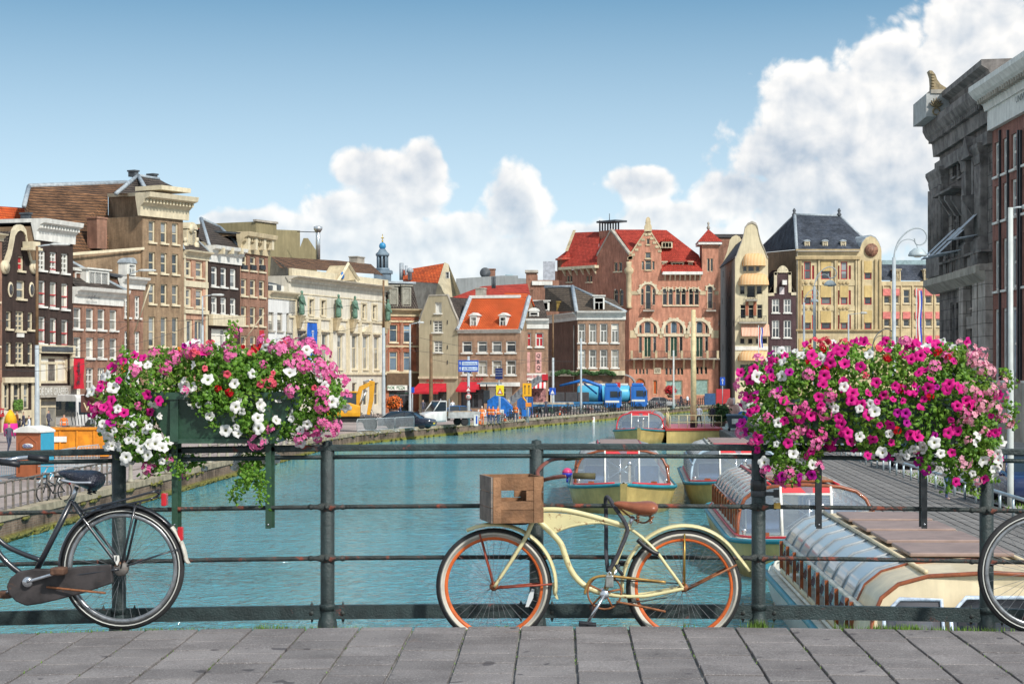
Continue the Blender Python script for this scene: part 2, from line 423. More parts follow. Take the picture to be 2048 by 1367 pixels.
# ---------------------------------------------------------------- bridge we stand on
D_EDGE, D_RAIL = 10.3, 10.75
def arch(x): return -.0043 * x * x
stone_m = mat('bridge_stone', (.22, .21, .20), .85, .3, 3, bump=.4)
b = MB(); NX = 24
xs = [-6 + 12 * i / NX for i in range(NX + 1)]
for x0, x1 in zip(xs[:-1], xs[1:]):
    for (y0, y1, z0, z1) in ((-8, D_EDGE - .02, -.012 * (D_EDGE + 8) - .012, -.016), (D_EDGE - .02, 11.05, -.165, -.165)):
        b.quad((x0, y0, arch(x0) + z0), (x1, y0, arch(x1) + z0), (x1, y1, arch(x1) + z1), (x0, y1, arch(x0) + z1))
    b.quad((x0, D_EDGE - .02, arch(x0) - .016), (x1, D_EDGE - .02, arch(x1) - .016), (x1, D_EDGE - .02, arch(x1) - .165), (x0, D_EDGE - .02, arch(x0) - .165))
    b.quad((x0, 11.05, arch(x0) - .165), (x1, 11.05, arch(x1) - .165), (x1, 11.05, -1.2), (x0, 11.05, -1.2))
b.obj('bridge_pavement', stone_m)['kind'] = 'structure'
def tile_mat():
    m, N, b = _new('paving_tile')
    g = N.node('ShaderNodeNewGeometry').outputs['Position']; oi = N.node('ShaderNodeObjectInfo').outputs['Random']
    base = N.mix(N.ramp(N.noise(g, 2.4, 6, .6), .3, .7), (.135, .122, .120, 1), (.215, .197, .192, 1))
    sp = N.noise(g, 105, 3, .75); base = N.mix(N.ramp(sp, .55, .66, 0, .7), base, (.40, .38, .37, 1))
    base = N.mix(N.ramp(sp, .44, .34, 0, .75), base, (.06, .055, .055, 1))
    spot = N.noise(N.vmath('MULTIPLY', g, (1, .8, 1)), 7.5, 2, .4); base = N.mix(N.ramp(spot, .695, .73, 0, .75), base, (.05, .045, .05, 1))
    rust = N.noise(g, 3.1, 4, .6); base = N.mix(N.ramp(rust, .68, .8, 0, .5), base, (.26, .12, .05, 1))
    h = N.node('ShaderNodeHueSaturation'); N.put(h.inputs['Value'], N.math('ADD', .86, N.math('MULTIPLY', oi, .28))); N.l.new(base, h.inputs['Color'])
    N.l.new(h.outputs[0], b.inputs['Base Color']); b.inputs['Roughness'].default_value = .8; b.inputs['Specular IOR Level'].default_value = .3
    bp = N.node('ShaderNodeBump'); bp.inputs['Strength'].default_value = .5; bp.inputs['Distance'].default_value = .004
    N.l.new(N.noise(g, 120, 5, .7), bp.inputs['Height']); N.l.new(bp.outputs[0], b.inputs['Normal'])
    return m
def round_box(hx, hy, hz, e):
    a = MB()
    r = [(-hx, -hy), (hx, -hy), (hx, hy), (-hx, hy)]
    i = [(-hx + e, -hy + e), (hx - e, -hy + e), (hx - e, hy - e), (-hx + e, hy - e)]
    return a.loft([[(x, y, -hz) for x, y in r], [(x, y, -e) for x, y in r], [(x, y, 0) for x, y in i]], smooth=False)
tile_me = round_box(.1380, .1375, .05, .0025).mesh('paving_tile', tile_mat())
PIT = .29; X0 = .0895; rng = random.Random(11)
pave = bpy.data.objects['bridge_pavement']
for ci in range(-14, 14):
    x = X0 + PIT * (ci + .5); stag = (.0, .62, .3, .8, .18, .5)[ci % 6]
    for ri in range(10):
        y1 = D_EDGE - (ri + stag - 1) * PIT
        y0 = y1 - PIT
        cut = y1 > D_EDGE
        yy1 = min(y1, D_EDGE)
        if yy1 - y0 < .05: continue
        o = link('paving_tile', tile_me, pave, (x + rng.uniform(-.002, .002), (y0 + yy1) / 2, arch(x) - .012 * (D_EDGE - (y0 + yy1) / 2) + rng.uniform(-.0025, .0025)),
                 (.012 + rng.uniform(-.004, .004), .0086 * x + rng.uniform(-.004, .004), rng.uniform(-.006, .006)))
        if cut: o.scale = (1, (yy1 - y0) / PIT, 1)
# mortar moss / weeds on the pavement edge and in joints
weed_m = mat('weed_green', (.11, .20, .025), .8, .4, 9)
g = MB()
def blade(x, y, z, h, lean, r):
    a = rng.uniform(0, 6.28); dx, dy = math.cos(a), math.sin(a); w_ = r
    g.add([(x - dy * w_, y + dx * w_, z), (x + dy * w_, y - dx * w_, z), (x + dx * lean, y + dy * lean, z + h)], [(0, 1, 2)])
for (u, wd, n, hh) in ((540, 50, 90, .02), (610, 30, 40, .012), (480, 120, 80, .009), (300, 40, 60, .012), (180, 80, 60, .01), (1517, 26, 160, .03), (1765, 60, 120, .02), (1815, 35, 90, .025),
                       (1900, 90, 120, .018), (1690, 30, 30, .03), (1010, 30, 25, .01), (1372, 20, 20, .02), (1985, 40, 60, .015), (700, 60, 40, .008), (60, 90, 40, .008), (380, 60, 50, .012)):
    for i in range(n):
        x = ((u + rng.gauss(0, wd * .45)) - UC) * D_EDGE / FP
        blade(x, D_EDGE - rng.uniform(-.015, .02), arch(x) - .012, hh * rng.uniform(.5, 1.7) + .012, rng.uniform(.0, .02), rng.uniform(.002, .005))
for ci in range(-11, 11):
    x = X0 + PIT * ci
    for i in range(26): blade(x + rng.uniform(-.006, .006), D_EDGE - rng.random() ** 2 * 1.5, arch(x) - .020, rng.uniform(.008, .016), .006, .003)
tag(g.obj('weeds', weed_m), 'short green weeds along the joints and edge of the paving', 'weeds', kind='stuff')

# ---------------------------------------------------------------- bridge railing
rail_m = mat('railing_paint', (.020, .034, .034), .5, .35, 14, rust=(.30, .045, .022), rust_amt=.66, rust_scale=7.5, bump=.35, bscale=90, spec=.5)
rail2_m = mat('railing_paint_worn', (.026, .034, .032), .55, .4, 16, rust=(.24, .06, .035), rust_amt=.585, rust_scale=9, bump=.5, bscale=80, spec=.45)
RAILT = thing('bridge_railing', 'dark green iron bridge railing with chipped red spots across the view', 'railing', (0, D_RAIL, 0))
PX = [(u - UC) * D_RAIL / FP for u in (-640, -180, 238, 655, 1073, 1517, 1973, 2430)]
ZR = [(.955, .017, .030), (.905, .0125, .016), (.625, .0125, .016), (.336, .0125, .016)]
post = MB(); post.lathe([(.058, -.165), (.058, -.06), (.052, -.02), (.042, .0), (.040, .03), (.040, .935), (.030, .945), (.028, .99), (.0, .998)], n=18)
post_me = post.mesh('post', rail_m)
col = MB(); pts = []
for i in range(25):
    a = math.pi * 2 * i / 24; pts.append(a)
n = 16; rings = []
for x, r in ((-.105, .012), (-.09, .017), (-.075, .012), (-.055, .014), (-.03, .022), (0, .025), (.03, .022), (.055, .014), (.075, .012), (.09, .017), (.105, .012)):
    rings.append([(x, -.036 + .012 * math.cos(2 * math.pi * j / n), r * math.sin(2 * math.pi * j / n)) for j in range(n)])
col.loft(rings); col.ball((0, -.052, 0), .013, .010, .013, 8, 6)
collar_me = col.mesh('rail_collar', rail2_m)
bt = MB(); bt.lathe([(0, -.062), (.013, -.03), (.011, .04), (.0, .066)], n=6); bt.ball((0, -.018, 0), .014, .012, .014, 8, 6)
bolt_me = bt.mesh('bolt', rail2_m)
for x in PX:
    link('post', post_me, RAILT, (x, 0, arch(x)))
    for k in (2, 3): link('rail_collar', collar_me, RAILT, (x, 0, arch(x) + ZR[k][0]))
    for s_ in (-1, 1): link('bolt', bolt_me, RAILT, (x + s_ * .088, 0, arch(x) + .025))
    sd_ = MB().lathe([(.046, -.030), (.047, 0), (.044, .004)], (0, 0, .07), 14); sd_.obj('saddle_ring', rail_m, RAILT, (x, 0, arch(x)))
for x0, x1 in zip(PX[:-1], PX[1:]):
    for zi, (z, rz, ry) in enumerate(ZR):
        k = 6; r = MB()
        pth = [(x0 + (x1 - x0) * i / k, 0, arch(x0 + (x1 - x0) * i / k) + z) for i in range(k + 1)]
        if zi == 0:
            for (pa, pb) in zip(pth[:-1], pth[1:]):
                r.loft([[(p[0], y, p[2] + zz) for y, zz in ((-.03, -.012), (-.026, -.017), (.026, -.017), (.03, -.012), (.03, .012), (.024, .019), (-.024, .019), (-.03, .012))] for p in (pa, pb)], smooth=False, caps=False)
        else: r.tube([(p[0], -.034 if zi > 1 else -.012, p[2]) for p in pth], rz, 8, up=(0, 0, 1))
        r.obj('rail', rail_m if zi < 2 else rail2_m, RAILT)
    r = MB(); r.loft([[(x, y, arch(x) + zz) for y, zz in ((-.020, -.010), (.020, -.010), (.020, .068), (-.020, .068))] for x in [x0 + (x1 - x0) * i / 4 for i in range(5)]], smooth=False, caps=False)
    r.obj('bottom_beam', rail_m, RAILT)
# clamp, bracket and brass padlock on the post beside the right planter
cl = thing('lock_bracket', 'black steel clamp with a side hook round the railing post', 'bracket', (PX[5], D_RAIL, 0))
blk = mat('black_steel', (.018, .02, .022), .35, .3, 20, spec=.5)
MB().lathe([(.043, 0), (.046, .004), (.046, .055), (.043, .06)], (0, 0, .71), 18).obj('sleeve', blk, cl)
MB().lathe([(.043, 0), (.045, .004), (.045, .03), (.043, .034)], (0, 0, .675), 18).obj('strap', mat('dull_steel', (.05, .055, .06), .4, .3), cl)
MB().box(.04, .10, -.016, .016, .680, .702).box(.085, .115, -.02, .02, .67, .715).obj('hook', blk, cl)
lk = thing('padlock', 'small brass padlock hanging from the steel clamp on the railing', 'padlock', (PX[5] + .1, D_RAIL - .045, .62))
bevel(MB().box(-.019, .019, -.008, .008, -.012, .022).obj('lock_body', mat('brass', (.42, .27, .07), .35, .2, 20, metal=.8), lk), .003)
MB().tube(arc(0, .022, .012, 0, 180, 8), .0035, 6).obj('shackle', mat('steel', (.45, .47, .48), .3, .15, metal=.9), lk)
# ================================================================== building kit
CREAM = mat('cream_paint', (.62, .54, .38), .6, .12, 1.5)
WHITE = mat('white_paint', (.70, .69, .64), .55, .10, 1.5)
REDP = mat('red_paint', (.42, .03, .035), .5, .12)
STONE = mat('sandstone', (.50, .41, .26), .8, .22, .8)
GREYST = mat('grey_stone', (.36, .33, .28), .85, .25, .8)
DKGREEN = mat('dark_green_paint', (.012, .06, .035), .4, .2)
DKGREY = mat('dark_lead', (.07, .08, .09), .6, .3)
LEAD = mat('lead_flashing', (.30, .34, .37), .5, .25)
IRON = mat('wrought_iron', (.02, .025, .03), .5, .3)
GL = glass('window_glass'); GLC = glass('window_curtained', (.10, .10, .09), (.42, .40, .34)); GLD = glass('window_dark', (.012, .014, .018), (.05, .05, .055))
GLB = glass('window_blue', (.03, .05, .07), (.14, .20, .26))
ORT = brick('orange_roof_tile', (.62, .105, .022), (.70, .15, .035), (.30, .045, .016), bw=.30, bh=.24, ms=.05, offset=0, stain=.25, bumpd=.05, pan=True)
REDT = brick('red_roof_tile', (.38, .045, .03), (.44, .06, .04), (.24, .028, .016), bw=.32, bh=.26, ms=.05, offset=0, stain=.18, bumpd=.05, pan=True)
BRT = brick('brown_roof_tile', (.17, .085, .04), (.25, .125, .06), (.06, .035, .022), bw=.34, bh=.30, ms=.06, offset=0, stain=.4, bumpd=.06, pan=True)
DKT = brick('dark_roof_tile', (.075, .06, .05), (.115, .09, .075), (.03, .025, .022), bw=.30, bh=.26, ms=.05, offset=0, stain=.3, bumpd=.05, pan=True)
SLATE = brick('slate', (.045, .055, .075), (.07, .08, .10), (.03, .035, .045), bw=.3, bh=.3, ms=.02, stain=.45, bumpd=.02)
DKBRICK = brick('dark_house_brick', (.040, .024, .020), (.06, .034, .028), (.05, .04, .035), stain=.2)
BRN = brick('brown_brick', (.235, .14, .075), (.30, .19, .105), (.30, .24, .17), stain=.22)
REDB = brick('red_brown_brick', (.25, .10, .06), (.32, .14, .085), (.30, .22, .17), stain=.25)
MIDB = brick('mid_brick', (.30, .155, .09), (.38, .21, .13), (.36, .29, .22), stain=.22)
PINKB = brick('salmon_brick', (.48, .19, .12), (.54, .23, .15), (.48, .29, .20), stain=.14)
PINKS = brick('salmon_brick_shaded', (.38, .15, .10), (.44, .18, .12), (.36, .22, .16), stain=.2)  # salmon brick again, shade of the side walls put into the colour
ORB = brick('orange_brick', (.36, .09, .045), (.42, .12, .06), (.30, .18, .12), stain=.25)
PURP = brick('purple_brick', (.075, .04, .045), (.095, .055, .06), (.07, .05, .05), stain=.15)
BEIGE = mat('beige_render', (.42, .365, .25), .85, .12, .35)
CREAMW = mat('cream_render', (.60, .52, .345), .8, .10, .5)

_WC = {}
def window_meshes(w, h, style, fm, gm, fw, sill, arch):
    key = (round(w, 2), round(h, 2), style, fm.name, gm.name, fw, sill, arch)
    if key in _WC: return _WC[key]
    a = MB(); x0, x1 = -w / 2, w / 2
    d0, d1 = -.03, .10
    zt = h - (w / 2 if arch else 0)
    a.box(x0, x0 + fw, d0, d1, 0, zt).box(x1 - fw, x1, d0, d1, 0, zt).box(x0 + fw, x1 - fw, d0, d1, 0, fw)
    if arch:
        n = 10; r1 = w / 2; r0 = r1 - fw
        for i in range(n):
            p, q = math.pi * i / n, math.pi * (i + 1) / n
            a.xz([(r0 * math.cos(p), zt + r0 * math.sin(p)), (r1 * math.cos(p), zt + r1 * math.sin(p)), (r1 * math.cos(q), zt + r1 * math.sin(q)), (r0 * math.cos(q), zt + r0 * math.sin(q))], d0, d1)
    else: a.box(x0 + fw, x1 - fw, d0, d1, h - fw, h)
    b = fw * .45; m0, m1 = .02, .09
    def hb(z): a.box(x0 + fw, x1 - fw, m0, m1, z - b, z + b)
    def vb(x, z0, z1): a.box(x - b, x + b, m0, m1, z0, z1)
    if style == 'sash': hb(h * .5)
    elif style == 'cross': hb(h * .62); vb(0, fw, h * .62 - b)
    elif style == 'full': hb(h * .55); vb(0, fw, h * .55 - b); vb(0, h * .55 + b, h - fw)
    elif style == 'six':
        for k in (1, 2, 3): hb(h * k / 4)
        lo = fw
        for k in (1, 2, 3, 4):
            hi = h * k / 4 - b if k < 4 else h - fw
            vb(0, lo, hi); lo = h * k / 4 + b
    elif style == 'transom': hb(h * .7)
    elif style == 'pair': vb(0, fw, zt)
    elif style == 'three':
        for k in (-1, 1): vb(k * w / 6, fw, h - fw)
    elif style == 'shop':
        hb(h * .75); n = max(2, int(w / 1.2))
        for k in range(1, n): vb(x0 + w * k / n, fw, h * .75 - b)
    f = a.mesh('window', fm)
    g = MB(); 
    if arch:
        pts = [(x0 + fw, .08, fw), (x1 - fw, .08, fw)] + [((w / 2 - fw) * math.cos(math.pi * i / 10), .08, zt + (w / 2 - fw) * math.sin(math.pi * i / 10)) for i in range(11)]
        g.poly(pts)
    else: g.quad((x0 + fw, .08, fw), (x1 - fw, .08, fw), (x1 - fw, .08, h - fw), (x0 + fw, .08, h - fw))
    p = g.mesh('pane', gm)
    s = MB().box(x0 - .12, x1 + .12, -.16, -.002, -.16, -.004).mesh('sill', fm) if sill else None
    _WC[key] = (f, p, s); return _WC[key]

class Bld:
    def __init__(s, name, label, P0, P1, depth=10, cat='building', parent=None, z0=Z_ST, group=None):
        s.O = Vector(((P0[0] - UC) * P0[1] / FP, P0[1], z0)); Q = Vector(((P1[0] - UC) * P1[1] / FP, P1[1], z0))
        s.ex = (Q - s.O).normalized(); s.ey = Vector((-s.ex.y, s.ex.x, 0)); s.L = (Q - s.O).length; s.z0 = z0; s.D = depth
        s.rz = math.atan2(s.ex.y, s.ex.x)
        s.P0, s.P1 = P0, P1
        if parent is None:
            s.root = thing(name, label, cat, s.O, s.rz, group); s.rel = Vector((0, 0, 0)); s.rr = 0.0
        else:
            s.root = parent.root
            rot = Matrix.Rotation(-parent.rz, 3, 'Z'); s.rel = rot @ (s.O - parent.O); s.rr = s.rz - parent.rz
        s.holes = []; s.fills = []; s.par = parent
    def P(s, u, v, y=0.0):
        dr = Vector(((u - UC) / FP, 1, -(v - VC) / FP)); c = Vector((0, 0, ZC))
        t = (s.O + s.ey * y - c).dot(s.ey) / dr.dot(s.ey); p = c + dr * t - s.O
        return Vector((p.dot(s.ex), y, p.z))
    def S(s, u): return s.P(u, VC).x
    def Z(s, v, u=None, y=0.0): return s.P(s.P0[0] if u is None else u, v, y).z
    def link(s, name, me, loc=(0, 0, 0), rz=0.0, parent=None):
        if parent: return link(name, me, parent, loc, (0, 0, rz))
        return link(name, me, s.root, s.rel + Matrix.Rotation(s.rr, 3, 'Z') @ Vector(loc), (0, 0, s.rr + rz))
    def part(s, name, mb, m=None): return s.link(name, mb.mesh(name, m))
    # windows ---------------------------------------------------------------
    def win(s, u, vt, vb, wpx, style='sash', fm=None, gm=None, fw=.12, sill=True, arch=False, y=0.0, zt=None, zb=None, hole=True, name='window', x=None, w=None):
        fm = fm or CREAM; gm = gm or GL
        xc = s.S(u) if x is None else x
        ww = w or abs(s.S(u + wpx / 2) - s.S(u - wpx / 2))
        zt = s.P(u, vt, y).z if zt is None else zt; zb = s.P(u, vb, y).z if zb is None else zb
        f, p, sl = window_meshes(ww, zt - zb, style, fm, gm, fw, sill, arch)
        o = s.link(name, f, (xc, y + .16 if hole else y - .02, zb))
        link('pane', p, o)
        if sl: link('sill', sl, o, (0, -.16 if hole else 0, 0))
        if hole:
            s.holes.append((xc - ww / 2, xc + ww / 2, zb, zt))
            if arch: s.fills.append((xc, ww / 2, zt - ww / 2))
        return o
    def row(s, us, vt, vb, wpx, **k):
        zt = s.Z(vt, us[0]); zb = s.Z(vb, us[0]); ww = abs(s.S(us[0] + wpx / 2) - s.S(us[0] - wpx / 2))
        return [s.win(u, vt, vb, wpx, zt=zt, zb=zb, w=ww, **k) for u in us]
    # walls -----------------------------------------------------------------
    def wall(s, m, top, zb=-.3, sides=True, back=True, name='wall', x0=0.0, x1=None, side_m=None):
        """front sheet with real openings under a top line [(s,z)...], reveals, sides and back"""
        x1 = s.L if x1 is None else x1
        if not isinstance(top, (list, tuple)): top = [(x0, top), (x1, top)]
        a = MB()
        xs = sorted({x0, x1} | {round(t[0], 4) for t in top if x0 < t[0] < x1} | {round(min(max(h[k], x0), x1), 4) for h in s.holes for k in (0, 1)})
        def tz(x, side):
            for (p, q) in zip(top[:-1], top[1:]):
                if q[0] - p[0] < 1e-6: continue
                if (p[0] - 1e-4 <= x <= q[0] + 1e-4) and ((side > 0 and x < q[0] - 1e-4) or (side < 0 and x > p[0] + 1e-4)):
                    return p[1] + (q[1] - p[1]) * (x - p[0]) / (q[0] - p[0])
            return top[-1][1] if side < 0 else top[0][1]
        for xa, xb in zip(xs[:-1], xs[1:]):
            if xb - xa < 1e-4: continue
            mid = (xa + xb) / 2; ta, tb = tz(xa, 1), tz(xb, -1)
            hs = sorted([h for h in s.holes if h[0] - 1e-3 < mid < h[1] + 1e-3], key=lambda h: h[2])
            z = zb
            for h in hs:
                if h[2] > z: a.quad((xa, 0, z), (xb, 0, z), (xb, 0, h[2]), (xa, 0, h[2]), m)
                z = max(z, h[3])
            if min(ta, tb) > z: a.quad((xa, 0, z), (xb, 0, z), (xb, 0, tb), (xa, 0, ta), m)
            elif max(ta, tb) > z + 1e-3:
                if ta > tb: xm = xa + (xb - xa) * (ta - z) / (ta - tb); a.poly([(xa, 0, z), (xm, 0, z), (xa, 0, ta)], m)
                else: xm = xa + (xb - xa) * (z - ta) / (tb - ta); a.poly([(xm, 0, z), (xb, 0, z), (xb, 0, tb)], m)
        for (a0, a1, b0, b1) in s.holes:
            e = .27
            a.quad((a0, 0, b0), (a0, e, b0), (a0, e, b1), (a0, 0, b1), m).quad((a1, 0, b0), (a1, e, b0), (a1, e, b1), (a1, 0, b1), m)
            a.quad((a0, 0, b0), (a1, 0, b0), (a1, e, b0), (a0, e, b0), m).quad((a0, 0, b1), (a1, 0, b1), (a1, e, b1), (a0, e, b1), m)
        for (xc, r, zc) in s.fills:
            n = 8
            for sg in (-1, 1):
                pts = [(xc + sg * r, .0, zc + r)] + [(xc + sg * r * math.cos(math.pi / 2 * i / n), 0, zc + r * math.sin(math.pi / 2 * i / n)) for i in range(n + 1)]
                a.extr(pts, (0, .03, 0), m)
        sm_ = side_m or m
        if sides:
            a.quad((x0, 0, zb), (x0, s.D, zb), (x0, s.D, top[0][1]), (x0, 0, top[0][1]), sm_)
            a.quad((x1, 0, zb), (x1, s.D, zb), (x1, s.D, top[-1][1]), (x1, 0, top[-1][1]), sm_)
        if back: a.poly([(x0, s.D, zb)] + [(x1, s.D, zb)] + [(p[0], s.D, p[1]) for p in top[::-1]], sm_)
        return s.part(name, a)
    def topline(s, pts): return [(s.P(u, v).x, s.P(u, v).z) for u, v in pts]
    # trim --------------------------------------------------------------------
    def cornice(s, vt, vb, proj=.55, m=None, u=None, dent=False, x0=-.1, x1=None, name='cornice', side=0.0):
        x1 = s.L + .1 if x1 is None else x1
        zt, zb = s.Z(vt, u), s.Z(vb, u); h = zt - zb; m = m or CREAM
        a = MB()
        prof = [(-.004, zb), (-.18 * proj, zb), (-.22 * proj, zb + .42 * h), (-.45 * proj, zb + .55 * h), (-.55 * proj, zb + .72 * h), (-.92 * proj, zb + .80 * h), (-proj, zt - .03), (-proj, zt), (.3, zt), (.3, zt - .25 * h)]
        a.extr([(x0, p[0], p[1]) for p in prof], (x1 - x0, 0, 0), m)
        if side: a.box(x0 - .05, x0 + .12, .32, side, zb + .82 * h, zt - .005, m)
        o = s.part(name, a)
        if dent:
            me = MB().box(-.09, .09, -.60 * proj, -.24 * proj, 0, .14 * h).mesh('dentil', m); n = max(3, int((x1 - x0) / .42))
            dd = MB()
            for i in range(n): dd.box(x0 + (x1 - x0) * (i + .5) / n - .09, x0 + (x1 - x0) * (i + .5) / n + .09, -.66 * proj, -.44 * proj, zb + .56 * h, zb + .715 * h, m)
            s.part('dentils', dd)['kind'] = 'stuff'
        return o
    def band(s, vt, vb, proj=.08, m=None, u=None, x0=0.0, x1=None, name='band'):
        x1 = s.L if x1 is None else x1
        zt, zb = s.Z(vt, u), s.Z(vb, u)
        return s.part(name, MB().box(x0 + .003, x1 - .003, -proj, -.004, zb, zt), m or CREAM)
    def panel(s, u0, u1, vt, vb, m, proj=.1, name='panel', y=0.0):
        a = s.P(u0, vt, y); b = s.P(u1, vb, y); c = s.P((u0 + u1) / 2, vt, y); d = s.P((u0 + u1) / 2, vb, y)
        return s.part(name, MB().box(a.x, b.x, y - proj, y - .004, d.z, c.z), m)
    def px(s, pts): return [s.P(*p) for p in pts]
    # roofs -------------------------------------------------------------------
    def sheet(s, name, polys, m, t=.12):
        a = MB()
        for poly in polys: a.poly([s.P(*p) if not isinstance(p, Vector) else p for p in poly], m)
        return s.part(name, a)
    def roof_parallel(s, ze, zr, m, x0=-.1, x1=None, ov=.25, yr=None, gable=None):
        x1 = s.L + .1 if x1 is None else x1; yr = yr or s.D / 2
        a = MB(); a.extr([(x0, -ov, ze), (x0, yr, zr), (x0, s.D + ov, ze), (x0, s.D, ze - .2), (x0, yr, zr - .25), (x0, 0, ze - .15)], (x1 - x0, 0, 0), m)
        for x in (x0 + .15, x1 - .15): a.poly([(x, 0, ze - .3), (x, yr, zr - .1), (x, s.D, ze - .3)], gable or BRN)
        s.part('roof', a)
    def roof_perp(s, ze, zr, m, x0=0.0, x1=None, y0=.3, ov=.12, xc=None):
        x1 = s.L if x1 is None else x1; xc = (x0 + x1) / 2 if xc is None else xc
        a = MB(); a.extr([(x0 - ov, y0, ze), (xc, y0, zr), (x1 + ov, y0, ze), (x1, y0, ze - .2), (xc, y0, zr - .25), (x0, y0, ze - .2)], (0, s.D - y0, 0), m)
        s.part('roof', a)
    def roof_hip(s, ze, zr, m, inset=3.0, ov=.2, x0=0.0, x1=None, y0=0.0, y1=None, name='roof', ridge_trim=True):
        x1 = s.L if x1 is None else x1; y1 = s.D if y1 is None else y1
        A, B, C, D = (x0 - ov, y0 - ov, ze), (x1 + ov, y0 - ov, ze), (x1 + ov, y1 + ov, ze), (x0 - ov, y1 + ov, ze)
        if (x1 - x0) >= (y1 - y0): r0, r1 = (x0 + inset, (y0 + y1) / 2, zr), (x1 - inset, (y0 + y1) / 2, zr); fs = [(A, B, r1, r0), (B, C, r1), (C, D, r0, r1), (D, A, r0)]
        else: r0, r1 = ((x0 + x1) / 2, y0 + inset, zr), ((x0 + x1) / 2, y1 - inset, zr); fs = [(A, B, r0), (B, C, r1, r0), (C, D, r1), (D, A, r0, r1)]
        a = MB()
        for f in fs: a.poly(f, m)
        o = s.part(name, a)
        if ridge_trim:
            t = MB(); t.tube([r0, r1], .13, 6)
            for p, q in ((A, r0), (B, r1 if (x1 - x0) >= (y1 - y0) else r0), (C, r1), (D, r0 if (x1 - x0) >= (y1 - y0) else r1)): t.tube([p, q], .11, 6)
            s.part('ridge', t, LEAD)
        return o
    def dormer(s, u, vt, vb, wpx, y=.8, dep=2.5, style='cross', fm=None, gm=None, roof='flat', rm=None, body=None):
        fm = fm or WHITE
        p = s.P(u, vb, y); zt = s.P(u, vt, y).z; w = abs(s.P(u + wpx / 2, vb, y).x - s.P(u - wpx / 2, vb, y).x)
        a = MB(); x0, x1 = p.x - w / 2, p.x + w / 2; bm_ = body or fm
        a.box(x0, x1, y, y + dep, p.z, zt - .02, bm_)
        if roof == 'flat': a.box(x0 - .15, x1 + .15, y - .2, y + dep, zt, zt + .14, fm)
        elif roof == 'gable': a.xz([(x0 - .2, zt), (p.x, zt + w * .4), (x1 + .2, zt)], y - .15, y + dep, rm or fm)
        elif roof == 'round':
            a.xz([(p.x + (w / 2 + .1) * math.cos(R(i * 18)), zt + (w / 2) * .7 * math.sin(R(i * 18))) for i in range(11)], y - .12, y + dep, rm or LEAD)
        o = s.part('dormer', a)
        f, pm, sl = window_meshes(w * .86, (zt - p.z) * .86, style, fm, gm or GLB, .09, False, False)
        o2 = s.link('window', f, (p.x, y - .06, p.z + (zt - p.z) * .05)); link('pane', pm, o2, (0, -.02, 0))
        return o
    def chimney(s, u, vt, vb, wpx, y=3.0, m=None, dep=.8):
        p = s.P(u, vb, y); zt = s.P(u, vt, y).z; w = abs(s.P(u + wpx / 2, vb, y).x - s.P(u - wpx / 2, vb, y).x)
        a = MB(); a.box(p.x - w / 2, p.x + w / 2, y, y + dep, p.z, zt - .15).box(p.x - w / 2 - .08, p.x + w / 2 + .08, y - .08, y + dep + .08, zt - .15, zt)
        return s.part('chimney', a, m or REDB)
    def text(s, body, u, v, hpx, wpx, m, y=-.12, name='lettering'):
        p = s.P(u, v, y); h = hpx * (s.O + s.ex * p.x).y / FP; w = abs(s.P(u + wpx / 2, v, y).x - s.P(u - wpx / 2, v, y).x)
        t = text_mesh(body, h * 1.35, m, name, s.root, ext=.006, width=w)
        t.location = s.rel + Matrix.Rotation(s.rr, 3, 'Z') @ p; t.rotation_euler = (R(90), 0, s.rr)
        return t
    def awning(s, u0, u1, vt, vb, m, proj=1.6, name='awning', valance=.25):
        a = s.P(u0, vt); b = s.P(u1, vt); zb = s.P(u0, vb, -proj).z
        mb = MB(); mb.quad((a.x, -.03, a.z), (b.x, -.03, a.z), (b.x, -proj, zb), (a.x, -proj, zb)).quad((a.x, -proj, zb), (b.x, -proj, zb), (b.x, -proj, zb - valance), (a.x, -proj, zb - valance))
        mb.poly([(a.x, -.03, a.z), (a.x, -proj, zb), (a.x, -.03, zb)]).poly([(b.x, -.03, a.z), (b.x, -proj, zb), (b.x, -.03, zb)])
        return s.part(name, mb, m)
    def dome_awning(s, u, vt, vb, wpx, m, proj=1.5):
        p = s.P(u, vb); zt = s.P(u, vt).z; w = abs(s.S(u + wpx / 2) - s.S(u - wpx / 2)); h = zt - p.z
        rings = []
        for i in range(7):
            a = math.pi / 2 * i / 6
            rings.append([(p.x + (w / 2) * math.cos(math.pi * j / 10) * (.35 + .65 * math.cos(a) ** .6 if i else 1), -.03 - proj * math.cos(a) * math.sin(math.pi * j / 10) ** .7, p.z + h * math.sin(a)) for j in range(11)])
        return s.part('awning', MB().loft(rings, closed=False, caps=False), m)
    def balustrade(s, u0, u1, vt, vb, proj=1.0, m=None, n=None, slab=True, name='balcony'):
        a = s.P(u0, vb); b = s.P(u1, vb); zt = s.P((u0 + u1) / 2, vt).z; zb = s.P((u0 + u1) / 2, vb).z; m = m or IRON
        mb = MB(); n = n or max(4, int((b.x - a.x) / .22)); r = .02
        if slab: mb.box(a.x - .1, b.x + .1, -proj - .08, -.004, zb - .22, zb, GREYST)
        mb.box(a.x, b.x, -proj, -proj + .05, zt - .05, zt, m).box(a.x, b.x, -proj, -proj + .05, zb + .08, zb + .12, m)
        for i in range(n + 1):
            x = a.x + (b.x - a.x) * i / n; mb.box(x - r, x + r, -proj + .005, -proj + .045, zb + (0 if slab else .12), zt - .05, m)
        for x in (a.x, b.x - .05):
            mb.box(x, x + .05, -proj + .05, -.004, zt - .05, zt, m)
        return s.part(name, mb)

def LD(u): return 90.5 / (.31 - (u - UC) / FP)
def left(name, label, u0, u1, depth=12, **k): return Bld(name, label, (u0, LD(u0)), (u1, LD(u1)), depth, cat='house', **k)
